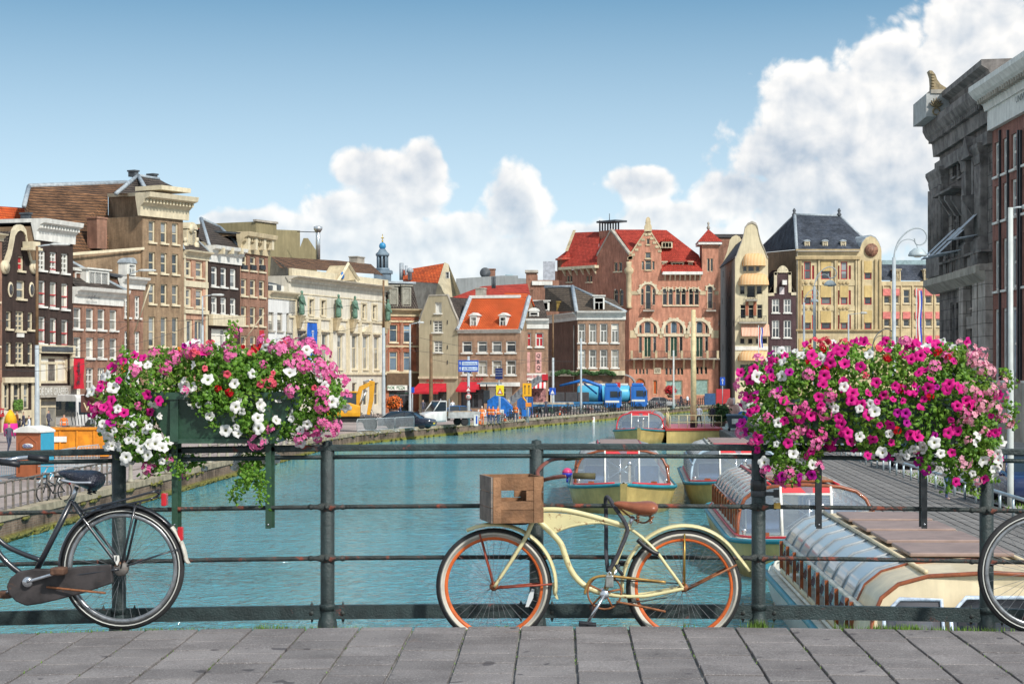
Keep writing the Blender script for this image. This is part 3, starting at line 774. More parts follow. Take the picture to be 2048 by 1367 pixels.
# ================================================================== houses along the far side of the street, left to right
# sliver at the frame edge
b = left('canal_house','red brown house cut off by the frame beside the dark neck gable house',-60,4)
b.row([-45,-25,-8],560,600,12); b.row([-45,-25,-8],640,690,12); b.wall(REDB,b.Z(470,0)); b.cornice(468,482,u=0)
b.roof_parallel(b.Z(468,0),b.Z(395,0),DKT)
b.panel(-60,3,817,834,REDP,.25,'shop_sign'); b.text('CAFE',-2,824,8,30,WHITE,-.3)
# dark neck-gabled house
b = left('canal_house','dark brown neck gable house with red shutter, oval windows and cream shopfront',4,70)
top = b.topline([(4,541),(13,528),(21,505),(26,478),(28,466),(33,458),(39,455),(45,458),(50,466),(52,482),(57,508),(63,528),(70,541)])
top[0] = (0,top[0][1]); top[-1] = (b.L,top[-1][1])
b.win(42,512,541,12,'sash',gm=REDP); b.win(42,561,597,17)
b.row([18,61],622,657,11); b.win(40,622,661,17,'six'); b.row([18,61],684,728,11); b.win(40,684,728,17,'six')
b.row([13,35,53],766,818,13,sill=False); b.row([13,53],838,860,13,sill=False); b.win(33,828,862,12,gm=GLD,sill=False,name='door')
b.wall(DKBRICK,top)
g = MB(); tp = [Vector((x,-.12,z)) for x,z in top]
for p,q in zip(tp[:-1],tp[1:]):
    g.extr([p + Vector((0,0,-.22)),q + Vector((0,0,-.22)),q + Vector((0,0,.25)),p + Vector((0,0,.25))],(0,.4,0))
for u in (8,66):
    c = b.P(u,534); g.lathe([(.55,0),(.55,.3)],(c.x,-.2,c.z),14,axis='y'); g.lathe([(.3,0),(.3,.12)],(c.x,-.3,c.z),12,axis='y')
b.part('gable_trim',g,CREAM)
for u in (20,62):
    c = b.P(u,579); o = MB().lathe([(.34,0),(.36,.08),(.26,.1)],(0,0,0),16,axis='y'); pa = b.link('oval_window',o.mesh('oval_window',CREAM),(c.x,-.1,c.z)); pa.scale = (1,1,1.75)
    link('pane',MB().lathe([(.25,0),(.25,.02)],(0,-.02,0),16,axis='y').mesh('pane',GLD),pa)
c = b.P(50,490); b.part('hoist_beam',MB().box(c.x - .5,c.x + .5,-1.1,-.1,c.z - .25,c.z + .25).box(c.x - .7,c.x + .7,-1.2,-.1,c.z - .45,c.z - .25),CREAM)
b.panel(33,47,664,674,WHITE,.08,'plaque'); b.panel(4,70,754,765,CREAM,.3,'shop_cornice')
b.roof_perp(b.Z(541,4),b.Z(462,40),DKT)
for u in (5,23.5,44,65): b.panel(u - 2.5,u + 2.5,765,866,CREAM,.06,'shopfront_pilaster')
b.panel(7,64,820,836,CREAM,.07,'shopfront_rail')
pl = MB(); rng = random.Random(5)
for i in range(60): c = b.P(rng.uniform(29,44),rng.uniform(800,818),-.25); pl.ball(c,rng.uniform(.08,.16),n=6,k=4)
b.part('window_box_plant',pl,mat('leafy_green',(.07,.15,.02),.8,.4,5))
# roofs behind it
bb = Bld('rear_house','orange tiled roof rising behind the dark gable house',(-20,172),(56,176),9,'house')
bb.wall(BRN,bb.Z(470,0)); bb.sheet('roof',[[(-24,474,0),(57,474,0),(57,416,2.5),(-24,411,2.5)]],ORT); bb.sheet('lower_roof',[[(-24,540,-4),(30,540,-4),(30,470,-.3),(-24,470,-.3)]],DKT); bb.part('verge',MB().tube(bb.px([(57,474,-.1),(57,414,2.4)]),.22,6),LEAD)
# dark house with big white cornice
b = left('canal_house','dark brown house with tall white cornice, red sashes and draper shopfront',70,146,6)
for (vt,vb,st) in ((501,540,'six'),(561,612,'sash'),(633,687,'sash')):
    for i,u in enumerate((84.5,107,130)):
        red = not (vt < 510 and i != 1)
        o = b.win(u,vt + i * 3,vb + i * 3,14,st,fm=WHITE,gm=GLC,fw=.13)
        if red:
            h = b.Z(vt,84.5) - b.Z(vb,84.5); rr_ = MB(); ww = .42 if True else 0
            for (x0,x1,z0,z1) in ((-.62,-.5,.13,h - .13),(.5,.62,.13,h - .13),(-.5,.5,h * .48,h * .53),(-.5,.5,.13,.22)):
                rr_.box(x0,x1,-.035,-.02 + .11,z0,z1)
            link('red_sash',rr_.mesh('red_sash',REDP),o)
b.win(108,712,766,60,'shop',fm=CREAM,gm=GLC,sill=False,fw=.2); b.win(108,797,858,56,'shop',fm=CREAM,gm=GLC,sill=False,fw=.2)
b.wall(DKBRICK,b.Z(452,70),side_m=BRN)
b.cornice(437,480,1.0,WHITE,u=72,dent=True,side=5.8); b.panel(72,144,690,706,CREAM,.35,'shop_cornice'); b.panel(76,138,693,703,DKGREY,.4,'name_board')
b.panel(72,144,771,794,GREYST,.45,'sign_board'); b.text('DE DRIE GRAEFJES',108,783,15,58,WHITE,-.47)
for u in (73,142): b.panel(u - 2.5,u + 2.5,707,862,CREAM,.3,'shop_pilaster')
for u in (96,120): c = b.P(u,495,-.8); 
b.chimney(60,425,440,6,6,DKGREY)
b.part('roof',MB().box(.2,b.L - .2,.2,5.8,b.Z(446,70),b.Z(444,70)),DKGREY)
# low house with white dormer
b = left('canal_house','low brick house with white frieze, wide white dormer and red banner',146,243,11)
for vt,vb,st in ((617,659,'sash'),(676,717,'sash'),(737,793,'six')): b.row([155,180,203,227],vt - 2,vb - 2,16,style=st,fm=WHITE,gm=GLC)
b.row([165,195,225],812,862,22,style='shop',fm=WHITE,sill=False)
b.wall(REDB,b.Z(600,146)); b.cornice(573,606,.9,WHITE,u=146); b.text('egidius',188,594,7,22,DKGREY,-.55)
zb,zm = b.Z(574,146),b.Z(515,146,4)
b.sheet('roof',[[Vector((-.1,-.5,zb)),Vector((b.L + .1,-.5,zb)),Vector((b.L - 3.5,4,zm)),Vector((0,4,zm))],[Vector((b.L + .1,-.5,zb)),Vector((b.L + .1,11,zb)),Vector((b.L - 3.5,8,zm)),Vector((b.L - 3.5,4,zm))],[Vector((0,4,zm)),Vector((b.L - 3.5,4,zm)),Vector((b.L - 3.5,8,zm)),Vector((0,8,zm))]],DKT)
t = MB(); t.tube([(b.L + .1,-.5,zb),(b.L - 3.5,4,zm),(0,4,zm)],.16,6); b.part('ridge',t,LEAD)
b.dormer(196,540,573,46,.3,4,'three',WHITE,GLB)
b.dormer(160,542,573,24,.9,4,'none',WHITE,REDB,body=REDB)
bn = thing('banner','tall red banner with black script hanging on the low brick house','banner',(0,0,0))
def banner(t,B,u0,u1,vt,vb,m,y=-1.0):
    a,c = B.P(u0,vt,y),B.P(u1,vb,y); o = MB(); n = 8
    R_ = Matrix.Rotation(B.rz,3,'Z'); w = B.O
    rows = [[w + R_ @ Vector((a.x + (c.x - a.x) * i / 3,y + .05 * math.sin(j * .9 + i),a.z + (c.z - a.z) * j / n)) for i in range(4)] for j in range(n + 1)]
    o.loft(rows,closed=False,caps=False); o.obj('cloth',m,t)
    p = MB(); p.cyl(w + R_ @ Vector((a.x - .1,y,a.z + .03)),w + R_ @ Vector((c.x + .1,y,a.z + .03)),.03,n=6); p.cyl(w + R_ @ Vector((a.x,y,a.z)),w + R_ @ Vector((a.x,-.02,a.z)),.03,n=6); p.obj('pole',IRON,t)
    return lambda u,v: w + R_ @ B.P(u,v,y - .12)
f = banner(bn,b,148,168,716,777,mat('banner_red',(.52,.01,.03),.7,.1))
for i,ch in enumerate('sampling'):
    tt = text_mesh(ch,.75,IRON,'lettering',bn,f(158.5,726 + i * 5.6),(R(90),R(90),b.rz))
# narrow brick house with white band and round lead dormer
b = left('canal_house','narrow red brick house with white cornice and round lead dormer',243,287,12)
for vt,vb in ((590,634),(662,716),(735,790)): b.row([254.5,275],vt,vb,11,style='six',fm=WHITE)
b.wall(REDB,b.Z(560,243)); b.cornice(552,576,.7,WHITE,u=243); b.dormer(263,526,551,16,.4,4,'cross',WHITE,GLB,'round')
b.roof_parallel(b.Z(553,243),b.Z(522,243),DKGREY)
b.panel(243,267,723,748,mat('orange_board',(.6,.16,.01),.6),.3,'sign_board')
# tall brown house with huge tiled roof behind
b = Bld('canal_house','tallest brown brick house with bracketed cream cornice and huge tiled roof',(285,171.3),(366,175.9),16,'house')
for vt,vb in ((442,484),(504,545),(567,607),(633,693),(715,775)): b.row([304,328,350.5],vt,vb,13)
b.row([303,340],800,850,25,style='shop',sill=False)
b.wall(BRN,b.Z(432,285)); b.cornice(386,432,1.5,CREAM,u=285,dent=True,x0=-.6,x1=b.L + .5)
b.sheet('roof',[[(232,387,3),(276,351,6),(318,358,6),(358,386,3)],[(358,386,3),(318,358,6),(330,365,12),(362,380,14)],[(232,387,3),(276,351,6),(268,356,12),(222,385,14)]],DKT)
t = MB(); t.tube(b.px([(232,387,3),(276,351,6)]),.2,6).tube(b.px([(276,351,6),(318,358,6)]),.16,6).tube(b.px([(276,351,6),(296,387,1.2)]),.2,6); b.part('ridge',t,LEAD)
b.chimney(273,340,353,8,6,DKGREY); b.chimney(311,347,358,8,6.5,DKGREY)
# side wing: brick return wall and the long tiled roof running left
b.sheet('side_wall',[[(217,390,8),(287,388,.05),(287,500,.05),(217,500,8)]],BRN); b.sheet('side_wall',[[(143,512,2),(290,497,.1),(290,580,.1),(143,580,2)]],BRN)
b.sheet('eaves_board',[[(215,387,7.9),(282,385,-.1),(282,392,-.1),(215,394,7.9)]],CREAM); b.sheet('eaves_board',[[(143,505,1.5),(289,494,-.2),(289,499,-.2),(143,511,1.5)]],CREAM)
b.sheet('wing_roof',[[(48,412,7),(58,373,13),(254,366,13),(230,388,9),(216,392,8),(217,500,3),(143,506,2),(120,500,3),(60,500,4)]],BRT)
t = MB(); t.tube(b.px([(58,373,13),(254,366,13)]),.28,6).tube(b.px([(48,412,7),(58,373,13)]),.22,6); b.part('wing_ridge',t,LEAD)
b.chimney(204,434,497,20,2.2,REDB,1.2)
sk = MB(); p = b.P(152,392,11.3); sk.box(p.x - .3,p.x + .3,11.2,12.4,p.z - .5,p.z + .5); b.part('skylight',sk,LEAD)
sk = MB(); p = b.P(137,403,10.3); sk.box(p.x - .5,p.x + .45,10.2,11.6,p.z - .5,p.z + .3); b.part('roof_hatch',sk,DKGREY)
cr = MB(); p = b.P(345,378,-.5); cr.box(p.x - 2.2,p.x + 1.7,-1.2,2,p.z - .25,p.z + .15); b.part('roof_hood',cr,CREAM)
# pink and cream narrow house
b = left('canal_house','narrow pink and cream house with scrolled white dormer',367,415,12)
for vt,vb,st in ((520,553,'sash'),(576,613,'sash'),(638,690,'pair')): b.row([376,399],vt,vb,15 if vt < 630 else 20,style=st,fw=.18)
b.row([378,400],790,850,16,sill=False)
b.wall(brick('pink_brick',(.46,.21,.13),(.52,.26,.17),(.46,.34,.25)),b.Z(510,367)); b.cornice(499,516,.7,CREAM,u=367); b.band(560,572,.12,CREAM,u=367); b.band(618,626,.2,CREAM,u=367)
for u in (369,412.5): b.panel(u - 1.8,u + 1.8,516,690,CREAM,.07,'pilaster')
b.dormer(383,458,498,19,.3,4,'pair',CREAM,GLB,'round',CREAM)
t = MB()
for sg,u in ((-1,372),(1,394)): p = b.P(u,492,.2); t.lathe([(.42,0),(.42,.2)],(p.x,.15,p.z),12,axis='y'); p = b.P(u - sg * -1,480,.2); t.lathe([(.26,0),(.26,.2)],(p.x,.15,p.z),12,axis='y')
p = b.P(383,448,.2); t.lathe([(.4,0),(.4,.2)],(p.x,.1,p.z - .45),14,axis='y'); b.part('scrolls',t,CREAM)
b.roof_hip(b.Z(499,367),b.Z(436,367,5),DKT,3)
# black-brown house with white cornice
b = left('canal_house','black brown house with deep white cornice and bay of glass below',417,480,12)
b.row([429,447.5,466.5],533,572,12.5,style='transom',fm=WHITE,fw=.16); b.row([429,447.5,466.5],593,627,12.5,style='cross',fm=WHITE,fw=.16)
b.win(448,658,706,50,'shop',fm=WHITE,gm=GLC,sill=False); b.row([430,466],790,848,18,sill=False)
b.wall(DKBRICK,b.Z(505,417)); b.cornice(490,523,.9,WHITE,u=417); b.panel(417,480,630,652,CREAM,.5,'balcony_front'); b.panel(417,480,706,712,CREAM,.3,'band')
for u in (431,449,468): b.panel(u - 2,u + 2,496,508,CREAM,.95,'bracket')
zb = b.Z(491,417)
b.sheet('roof',[[(402,437,5),(418,491,.3),(481,497,-.3),(440,455,5)],[(402,437,5),(396,475,.5),(418,491,.3)],[(402,437,5),(440,455,5),(475,490,9)]],DKT)
t = MB()
for q in (((402,437,5),(418,491,.3)),((402,437,5),(440,455,5)),((440,455,5),(478,492,.2))): t.tube(b.px(q),.2,6)
b.part('ridge',t,LEAD)
for u in (430,448,466):
    p = b.P(u,607,-.06)
# red-brown house with ornate cornice
b = left('canal_house','tall red brown house with ornate bracketed cream cornice',479,536,13)
for vt,vb in ((511,539),(557,591),(612,650),(671,705),(730,770)): b.row([488,506,524],vt,vb,12,gm=GLD,fw=.16)
b.row([490,520],792,846,20,sill=False)
b.wall(REDB,b.Z(500,479)); b.cornice(463,505,1.1,STONE,u=479,dent=True)
for u in (484,499,516,532): b.panel(u - 2.2,u + 2.2,476,500,CREAM,.8,'bracket')
for u in (488,506,524): b.panel(u - 5,u + 5,530,539,IRON,.14,'window_grille')
b.roof_parallel(b.Z(465,479),b.Z(452,479),DKGREY)
r = Bld('rear_house','orange tiled roof peeping up behind the black brown house',(424,205),(488,212),9,'house'); r.wall(BEIGE,r.Z(470,424)); r.roof_parallel(r.Z(470,424),r.Z(449,424),ORT,yr=4)
# small white house
b = left('canal_house','low white plastered house with brown sash windows',537,590,10)
b.row([542.5,560,578],624,661,11,gm=GLC,fm=GREYST); b.row([542.5,560,578],689,730,11,gm=GLC,fm=GREYST); b.row([545,575],760,835,18,style='shop',sill=False)
b.wall(mat('white_render',(.66,.66,.64),.7,.06,.4),b.Z(590,537)); b.cornice(581,596,.7,CREAM,u=537)
b.sheet('attic_wall',[[(537,568,.6),(588,574,.6),(588,586,.6),(537,582,.6)]],WHITE)
for u in (541,558,575): c = b.P(u,575,.55); b.part('attic_vent',MB().box(c.x - .45,c.x + .45,.5,.62,c.z - .25,c.z + .25),DKGREY)
b.sheet('roof',[[(537,568,.6),(588,574,.6),(580,557,6),(537,555,6)]],DKGREY)
# classical theatre front
b = Bld('theatre','cream classical theatre with green statues, pediment and tall windows',(578,LD(578)),(771,LD(771)),24)
US = [598,622,646,676.5,706,727.5,748.5]; UL = [601,625,649.5,680,709,731,753]
zt,zb = b.Z(596,598),b.Z(628,598)
zt2,zb2 = b.Z(664,601),b.Z(737,601)
for u in US: b.win(u,0,0,9,zt=zt,zb=zb,w=1.15,fm=CREAM,gm=GLD,fw=.1)
for u in UL: b.win(u,0,0,9,zt=zt2,zb=zb2,w=1.45,style='cross',fm=CREAM,gm=GL,fw=.12)
zt3,zb3 = b.Z(766,601),b.Z(815,601)
for u in UL: b.win(u,0,0,9,zt=zt3,zb=zb3,w=1.3,fm=CREAM,gm=GLD,fw=.1,sill=False)
TH = mat('theatre_cream',(.62,.58,.49),.75,.12,.7)
b.wall(TH,b.Z(551,578)); b.cornice(551,563,1.1,TH,u=578,dent=True); b.band(536,550.5,.35,CREAM,u=578,name='parapet')
b.band(631,635,.18,CREAM,u=578); b.band(744,749,.25,CREAM,u=578); b.band(584,586,.08,CREAM,u=578)
L = b.L
for u in US: x = b.S(u); b.part('window_surround',MB().box(x - .85,x + .85,-.12,-.005,zt,zt + .22).box(x - .85,x - .6,-.1,-.005,zb,zt).box(x + .6,x + .85,-.1,-.005,zb,zt),CREAM)
for i,u in enumerate(UL):
    x = b.S(u); a = MB(); a.box(x - 1.05,x + 1.05,-.3,-.005,zt2 + .15,zt2 + .35)
    if i in (1,3,5): a.xz([(x - 1.15,zt2 + .36),(x + 1.15,zt2 + .36),(x,zt2 + 1.0)],-.35,-.005)
    b.part('window_hood',a,CREAM)
for u in (589,612,637,661,695,719,740,766): x = b.S(u); b.part('pilaster',MB().box(x - .35,x + .35,-.16,-.005,b.Z(744,601),b.Z(636,601)),CREAM)
p0,p1,pk = b.P(665,563),b.P(703,563),b.P(684,531)
a = MB(); a.xz([(p0.x,p0.z),(p1.x,p1.z + .25),(pk.x,pk.z)],-.7,1.5); b.part('pediment',a,STONE)
a = MB(); a.tube([(p0.x - .3,-.75,p0.z),(pk.x,-.75,pk.z + .2),(p1.x + .3,-.75,p1.z + .2)],.22,4); b.part('pediment_moulding',a,CREAM)
c = b.P(684,551,-.75); b.part('crest',MB().lathe([(.35,0),(.45,.1),(.2,.2)],(c.x,-.9,c.z),10,axis='y'),mat('crest_blue',(.04,.16,.42),.5))
COP = mat('verdigris_statue',(.10,.19,.14),.7,.4,3,bump=.4)
for u in (593,667,700,766.5):
    x = b.S(u); z = b.Z(632,598) + .05; a = MB()
    a.loft([[(x + r * math.cos(t * math.pi / 5),-.62 + r * .8 * math.sin(t * math.pi / 5),z + h) for t in range(10)] for r,h in ((.42,0),(.40,.5),(.34,1.1),(.40,1.5),(.46,1.85),(.30,2.1),(.12,2.18),(.10,2.25),(.19,2.38),(.2,2.52),(.12,2.66))])
    a.tube([(x - .4,-.65,z + 1.85),(x - .5,-.8,z + 1.4),(x - .15,-1.05,z + 1.3)],.1,6).tube([(x + .4,-.65,z + 1.85),(x + .52,-.75,z + 1.35),(x + .45,-.9,z + 1.0)],.1,6)
    st = b.part('statue',a,COP); subsurf(st,1)
    c = MB(); c.loft([[(x + sx * w,y,z + h) for sx,y in ((-1,-.005),(1,-.005),(1,-.2 - w * .9),(-1,-.2 - w * .9))] for w,h in ((.7,0),(.62,-.15),(.55,-.3),(.35,-1.0),(.25,-1.4))],smooth=False); b.part('console',c,STONE)
b.sheet('roof',[[(542,513,6),(678,521,14),(742,528,14),(752,548,3),(560,535,1.5)],[(742,528,14),(768,552,12),(752,548,3)]],BRT)
b.sheet('gable_side',[[(542,513,6),(577,537,.6),(577,640,.6),(537,585,6)]],GREYST); b.chimney(722,513,530,14,13.5,GREYST,1.2)
bn = thing('banner','blue vertical exhibition banner on the cream theatre','banner')
f = banner(bn,b,615,634,645,733,mat('banner_blue',(.01,.10,.45),.6,.35,.8),-1.3)
for i,ch in enumerate('EXPOSITIE'): text_mesh(ch,.72,WHITE,'lettering',bn,f(625.5,663 + i * 6.2),(R(90),R(90),b.rz))
a = MB(); q = f(625,723); a.lathe([(.0,.1),(.3,.2),(.34,.5),(.2,.75),(0,.8)],(q.x,q.y,q.z - .4),10); a.obj('emblem',WHITE,bn)
# olive block with flue behind
b = Bld('rear_building','windowless olive rendered block behind the theatre',(512,232),(634,244),12); OL = mat('olive_render',(.26,.22,.12),.85,.15,.4)
b.wall(OL,b.topline([(512,443),(553,443),(553.2,459),(600,461),(600.2,494),(607,476),(616,476),(632,500)]))
b.part('parapet',MB().box(b.S(510),b.S(554),-.2,.3,b.Z(445,530),b.Z(441,530)),GREYST)
fl = thing('steel_flue','tall shiny steel flue pipe behind the theatre roof','flue',W(636,520,236)); h = 68 * 236 / FP
MB().cyl((0,0,0),(0,0,h),.28,n=12).lathe([(.3,h - .8),(.55,h - .4),(.55,h - .1),(.2,h)],n=12).obj('pipe',mat('bright_steel',(.55,.57,.58),.3,.2,metal=.8),fl); MB().cyl((0,0,h * .82),(-2.6,0,h * .84),.05,n=6).obj('stay',IRON,fl)
# distant church spire
sp = thing('church_tower','distant blue grey church spire with blue crown and cross','tower',(W(765,750,420).x,420,0)); z = lambda v: ZC - (v - VC) * 420 / FP; k = 420 / FP
SP = mat('spire_stone',(.16,.22,.27),.7,.3,.5)
MB().box(-16 * k,16 * k,-16 * k,16 * k,Z_ST,z(545)).obj('shaft',SP,sp)
MB().box(-19 * k,19 * k,-19 * k,19 * k,z(547),z(541)).lathe([(14 * k,z(541)),(14 * k,z(536))],n=8).lathe([(13 * k,z(512)),(14 * k,z(508)),(9 * k,z(503)),(6 * k,z(498))],n=8).obj('gallery',SP,sp)
for i in range(8): a = math.pi / 4 * i; MB().cyl((10 * k * math.cos(a),10 * k * math.sin(a),z(541)),(10 * k * math.cos(a),10 * k * math.sin(a),z(511)),2 * k,n=6).obj('column',SP,sp)
MB().lathe([(5 * k,z(541)),(5 * k,z(510))],n=8).obj('core',DKGREY,sp)
MB().ball((0,0,z(492)),7 * k,7 * k,7.5 * k,12,8).obj('crown',mat('crown_blue',(.03,.22,.42),.4,.3),sp)
MB().cyl((0,0,z(485)),(0,0,z(468)),.7 * k,n=6).box(-3 * k,3 * k,-.4 * k,.4 * k,z(477),z(475)).ball((0,0,z(482)),2 * k,n=8,k=6).obj('cross',mat('gilding',(.55,.38,.08),.3,metal=.8),sp)
# ================================================================== houses that close the view
AWR = mat('awning_red',(.48,.015,.03),.8,.12,1)
BLIND = mat('sun_blind',(.54,.40,.17),.8,.12,.8)
# orange brick shop with mansard
b = Bld('corner_house','orange brick house with pizza shop below and glazed mansard',(771,226),(838,228),12,'house')
b.row([787,815],649,684,16,style='transom',fm=CREAM,gm=GLB,fw=.1); b.row([787,815],703,741,16,style='transom',fm=CREAM,gm=GLB,fw=.1)
b.win(800,774,822,44,'shop',fm=DKGREEN,gm=GLD,sill=False)
b.wall(ORB,b.Z(620,771),side_m=REDB)
for u in (771,800,832): b.panel(u,u + 5,640,745,REDB,.12,'brick_pier')
for v in (690,640,742): b.band(v,v + 4,.15,STONE,u=771)
for u in (787,815):
    for v in (649,703):
        p = b.P(u,v); b.part('brick_arch',MB().tube([(p.x + 1.0 * math.cos(R(a)),-.03,p.z - .3 + .95 * math.sin(R(a))) for a in range(15,166,15)],.14,4),ORB)
b.cornice(617,632,.8,STONE,u=771)
b.panel(771,838,746,770,mat('shop_wood',(.10,.06,.03),.6),.35,'shop_cornice'); b.panel(773,812,770,780,WHITE,.4,'sign_board'); b.text('WOK  PIZZA',792,775,7,36,mat('sign_green',(.02,.14,.05),.5),-.45)
zt = b.Z(566,771,1.0); zb = b.Z(618,771)
a = MB(); a.extr([(.2,-.1,zb),(b.L - .1,-.1,zb),(b.L - .3,1.2,zt),(.3,1.2,zt)],(0,9,0)); b.part('mansard',a,DKT)
b.part('mansard_cap',MB().box(0,b.L,.9,10,zt,zt + .25),LEAD)
for u in (787,813): b.dormer(u,572,615,19,.15,2,'transom',mat('grey_frame',(.30,.29,.24),.6),GLB)
# tall rear roof
r = Bld('rear_house','rear house with bright orange roof and grey gable wall',(806,262),(906,255),10,'house')
r.sheet('roof',[[(806,562,1),(806,540,5),(889,526,5),(876,566,0)]],ORT); r.sheet('gable',[[(889,524,5),(897,528,5),(922,590,0),(922,640,0),(860,640,0),(876,566,0)]],BEIGE)
r.sheet('wall',[[(800,640,.5),(876,640,.1),(876,566,.1),(806,562,.9)]],GREYST)
p = r.P(894,557,-.1); f,pm,sl = window_meshes(.7,.9,'sash',WHITE,GL,.1,False,False); o = r.link('window',f,(p.x + .2,-.2,p.z)); link('pane',pm,o)
p = r.P(803,560,3); r.part('flue',MB().cyl((p.x,3,p.z),(p.x,3,p.z + 2.4),.3,n=10).cyl((p.x + 1,3,p.z),(p.x + 1,3,p.z + 2.0),.2,n=10),LEAD)
p = r.P(820,560,1); r.part('vent',MB().lathe([(.3,0),(.3,1.0),(.5,1.1),(.45,1.5),(.2,1.7)],(p.x,1,p.z),10),LEAD)
# beige neck house
b = Bld('canal_house','plain beige rendered gable house with red awning',(838,226),(916,224),12,'house')
b.win(876.5,604,626,13,'none',fm=WHITE,gm=WHITE); b.win(875,641,664,19,'six',fm=WHITE,gm=GL); b.win(875.5,681,704,18,'six',fm=WHITE)
b.win(868,776,818,50,'shop',fm=DKGREY,gm=GLD,sill=False)
tl = b.topline([(838,655),(843,632),(850,612),(858,592),(895,591),(906,620),(915,640),(916,655)]); tl[0] = (0,tl[0][1]); tl[-1] = (b.L,tl[-1][1])
b.wall(BEIGE,tl); g = MB()
for p,q in zip(tl[:-1],tl[1:]): g.extr([(p[0],-.06,p[1]),(q[0],-.06,q[1]),(q[0],-.06,q[1] + .18),(p[0],-.06,p[1] + .18)],(0,.4,0))
b.part('coping',g,GREYST); b.roof_perp(tl[0][1],b.Z(592,870),DKT,y0=.4)
b.awning(838,893,766,783,AWR,2.2); b.panel(838,916,752,757,CREAM,.25,'shop_cornice'); b.text('SNACK HOUSE',870,761,6,34,AWR,-.15)
for u in (862,895): 
    for v in (640,690,720): b.part('wall_anchor',MB().box(b.S(u) - .04,b.S(u) + .04,-.06,-.005,b.Z(v + 8,u),b.Z(v,u)),IRON)
# orange-roofed house
b = Bld('canal_house','brick house with steep orange tiled roof and two white dormers',(917,224),(1040,222),10,'house')
b.row([934,964.5,993.5,1021.7],682,705,20,style='transom',fm=WHITE,gm=GL,fw=.14); b.row([934,964.5,993.5,1021.7],720,749,20,style='cross',fm=WHITE,gm=GLC,fw=.14)
b.win(945,778,816,46,'shop',fm=DKGREY,gm=GLD,sill=False); b.win(1000,774,816,48,'shop',fm=WHITE,gm=GLC,sill=False)
b.wall(MIDB,b.Z(662,917)); b.cornice(659,666,.5,WHITE,u=917)
ze,zr = b.Z(659,917),b.Z(596,917,4.5); b.roof_parallel(ze,zr,ORT,yr=4.5)
b.part('ridge',MB().box(-.1,b.L - 1.3,4.3,4.8,zr - .05,zr + .3),WHITE); b.part('verge',MB().tube([(b.L + .1,-.2,ze),(b.L - .2,4.5,zr + .1)],.28,4),LEAD); b.part('verge',MB().tube([(-.1,-.2,ze),(0,4.5,zr + .1)],.28,4),LEAD)
for u in (947,1006): b.dormer(u,631,657,15,.35,3,'cross',WHITE,GL,'gable',WHITE)
b.awning(922,962,763,779,AWR,2.0); b.text('SNACKBAR',945,758,6,44,AWR,-.15); b.panel(965,1040,764,772,WHITE,.9,'shop_canopy')
b.chimney(959,575,602,16,5,GREYST,1.2); b.part('chimney_pots',MB().cyl((b.S(957),5.6,zr + 1.2),(b.S(957),5.6,zr + 2.6),.15,n=8).cyl((b.S(961),5.6,zr + 1.2),(b.S(961),5.6,zr + 2.6),.15,n=8),DKGREY)
# red roofs behind
r = Bld('rear_house','long dark red roof behind the orange roofed house',(900,240),(1062,248),8,'house'); r.sheet('roof',[[(900,596,0),(965,572,5),(1055,567,5),(1062,596,0)]],REDT); r.sheet('wall',[[(900,596,.1),(1062,596,.1),(1062,640,.1),(900,640,.1)]],GREYST)
r = Bld('rear_house','orange roof wedge between the red roofs',(985,236),(1056,238),6,'house'); r.sheet('roof',[[(985,606,0),(1012,585,3),(1056,586,3),(1056,602,0)],[(985,606,0),(1056,602,0),(1056,640,.1),(985,640,.1)]],ORT)
r = Bld('rear_building','flat grey office block on the skyline behind the red roofs',(912,300),(1075,300),12); r.wall(mat('grey_block',(.27,.29,.29),.8,.12,.3),r.topline([(912,557),(1003,551),(1003.2,551),(1036,551),(1036.2,556),(1075,558)]))
r.chimney(980,537,555,20,2,REDB,2); r.part('satellite_dish',MB().lathe([(.0,0),(.5,.08),(.85,.28),(.87,.3)],(r.S(970),.5,r.Z(545,970)),14,axis='y'),DKGREY)
r.part('roof_hut',MB().box(r.S(1010),r.S(1025),1,4,r.Z(556,1015),r.Z(548,1015)),mat('pale_blue_metal',(.35,.47,.52),.5))
r = Bld('rear_building','brick chimney stack and white roof terraces behind the corner house',(1052,285),(1118,285),10); r.wall(REDB,r.topline([(1052,542),(1074,542),(1074.2,560),(1118,560)])); r.part('terrace',MB().box(r.S(1064),r.S(1105),-.3,3,r.Z(570,1070),r.Z(562,1070)),WHITE)
r.part('stack_cap',MB().box(r.S(1050),r.S(1076),-.3,3,r.Z(545,1060),r.Z(540,1060)),GREYST); r.part('hut',MB().box(r.S(1086),r.S(1110),.5,6,r.Z(565,1090),r.Z(522,1090)),mat('pale_grey_clad',(.36,.38,.42),.7))
